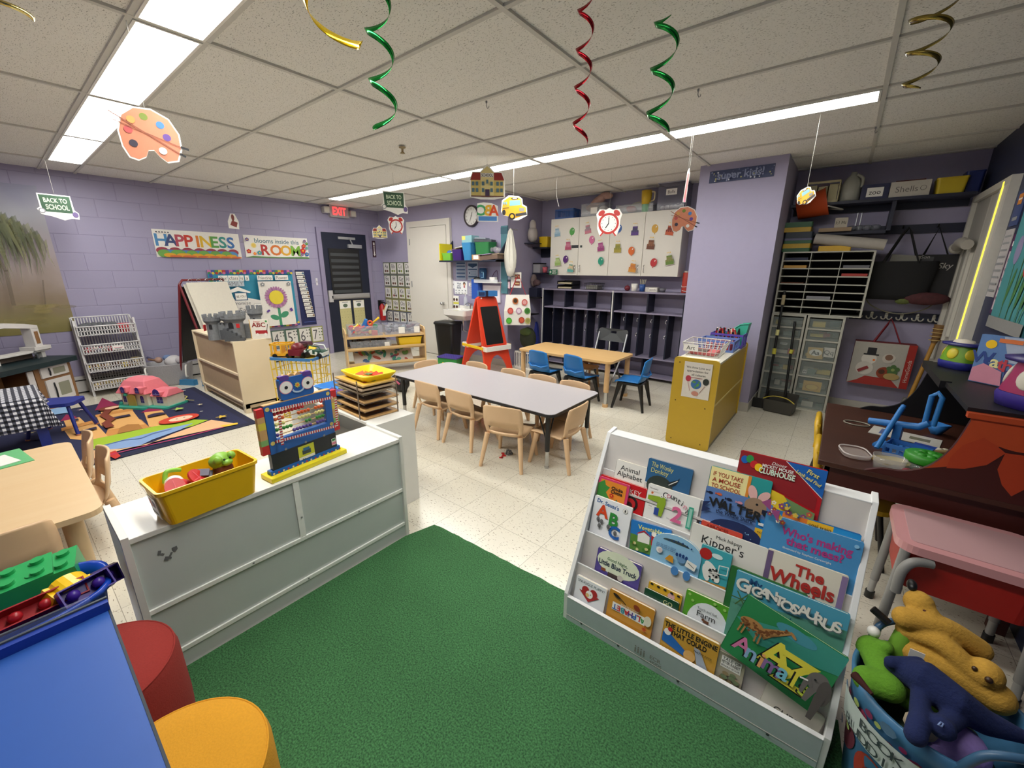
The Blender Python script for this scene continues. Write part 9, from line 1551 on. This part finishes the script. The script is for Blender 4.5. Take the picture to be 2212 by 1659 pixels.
BTS = [(-.45, .42), (.4, .4), (.42, -.1), (.52, -.2), (.5, -.42), (.3, -.4), (.1, -.48), (-.2, -.36), (-.46, -.3), (-.54, -.12), (-.45, -.05)]
def bts(b, s):
    g = mat('#35553f', .6); b.pg([(-.42*s, .38*s), (.37*s, .36*s), (.37*s, -.22*s), (-.4*s, -.2*s)], g); c = mat('#cfe0c4'); b.text('BACK TO', -.02*s, .2*s, .15*s, c, 'C', .02, wmax=.6*s); b.text('SCHOOL', 0, -.03*s, .17*s, c, 'C', .02, wmax=.6*s); b.disc(-.42*s, -.18*s, .09*s, mat('#8a8a90')); b.disc(-.42*s, -.18*s, .06*s, WHITE); b.disc(.42*s, -.26*s, .08*s, mat('#6a5a8a'), .1*s); b.pg([(-.2*s, -.26*s), (.3*s, -.28*s), (.1*s, -.42*s)], WHITE)
h = (-2.42, 1.428, 2.484); cutout('school_sign_cutout', 'paper BACK TO SCHOOL chalkboard hanging over the toy shelf', h, (-2.421, 1.426, 2.18), BTS, bts, .27)
CLK = [(-.3, -.5), (-.42, -.2), (-.42, .1), (-.48, .3), (-.36, .48), (-.12, .46), (0, .52), (.12, .46), (.36, .48), (.48, .3), (.42, .1), (.42, -.2), (.3, -.5), (.18, -.38), (-.18, -.38)]
def clk(b, s):
    r = mat('#b8322c', .5); b.disc(0, -.03*s, .38*s, r, n=28); b.disc(0, -.03*s, .3*s, WHITE, n=28); b.line([(0, -.03*s), (0, .18*s)], .03*s, INK); b.line([(0, -.03*s), (-.1*s, -.18*s)], .035*s, INK)
    for q in (-1, 1): b.disc(q*.28*s, .34*s, .13*s, r, .09*s, rot=q*-.6); b.line([(q*.2*s, -.36*s), (q*.28*s, -.46*s)], .05*s, r)
    for k in range(12): b.disc(.25*s*sin(k*.5236), -.03*s+.25*s*cos(k*.5236), .015*s, INK, n=6)
cutout('clock_cutout', 'small paper alarm clock hanging under the chalkboard cutout', h, (-2.437, 1.404, 1.938), CLK, clk, .19, top=(-2.429, 1.415, 2.06)[2])
h = (-4.806, 2.842, 2.484); cutout('school_cutout', 'small pale paper school hanging near the exit door corner', h, (-4.808, 2.839, 2.06), SCH, school, .24)
h = (-.487, 2.81, 2.484); cutout('clock_cutout', 'large paper alarm clock hanging in front of the white cupboards', h, (-.481, 2.812, 1.967), CLK, clk, .29)
h = (.585, 1.937, 2.484); cutout('palette_cutout', 'small paper paint palette hanging in front of the lavender column', h, (.64, 1.953, 1.854), PB, palette, .17)
PEN = [(-.1, -.5), (.1, -.46), (.1, .42), (0, .55), (-.1, .42)]
cutout('pencil_cutout', 'pink paper pencil seen edge on above the small palette', (h[0]-.02, h[1]+.03), (.581, 1.936, 2.096), PEN, lambda b, s: (b.rc(0, 0, .14*s, .8*s, mat('#d08a8a')), b.rc(0, -.42*s, .14*s, .1*s, PINK)), .24, 1.15, roll=-.12)
h = (1.34, 2.14, 2.484); cutout('bus_cutout', 'paper yellow school bus hanging in front of the dark right alcove', h, (1.34, 2.14, 1.971), BUS, bus, .13, -.7, roll=.35)
h = (-4.696, -.985, 2.484); cutout('school_sign_cutout', 'paper BACK TO SCHOOL chalkboard hanging before the mural', h, (-4.696, -.986, 2.055), BTS, bts, .27)
h = (-.935, 2.444, 2.484); mb('hanging_string', 'loose white string hanging from the ceiling over the blue basket', 'string', lambda b: b.tube(bez([(0, 0, 0), (-.01, 0, -.15), (.0, 0, -.27), (.03, 0, -.36)]), .0012, WHITE, 5), h)
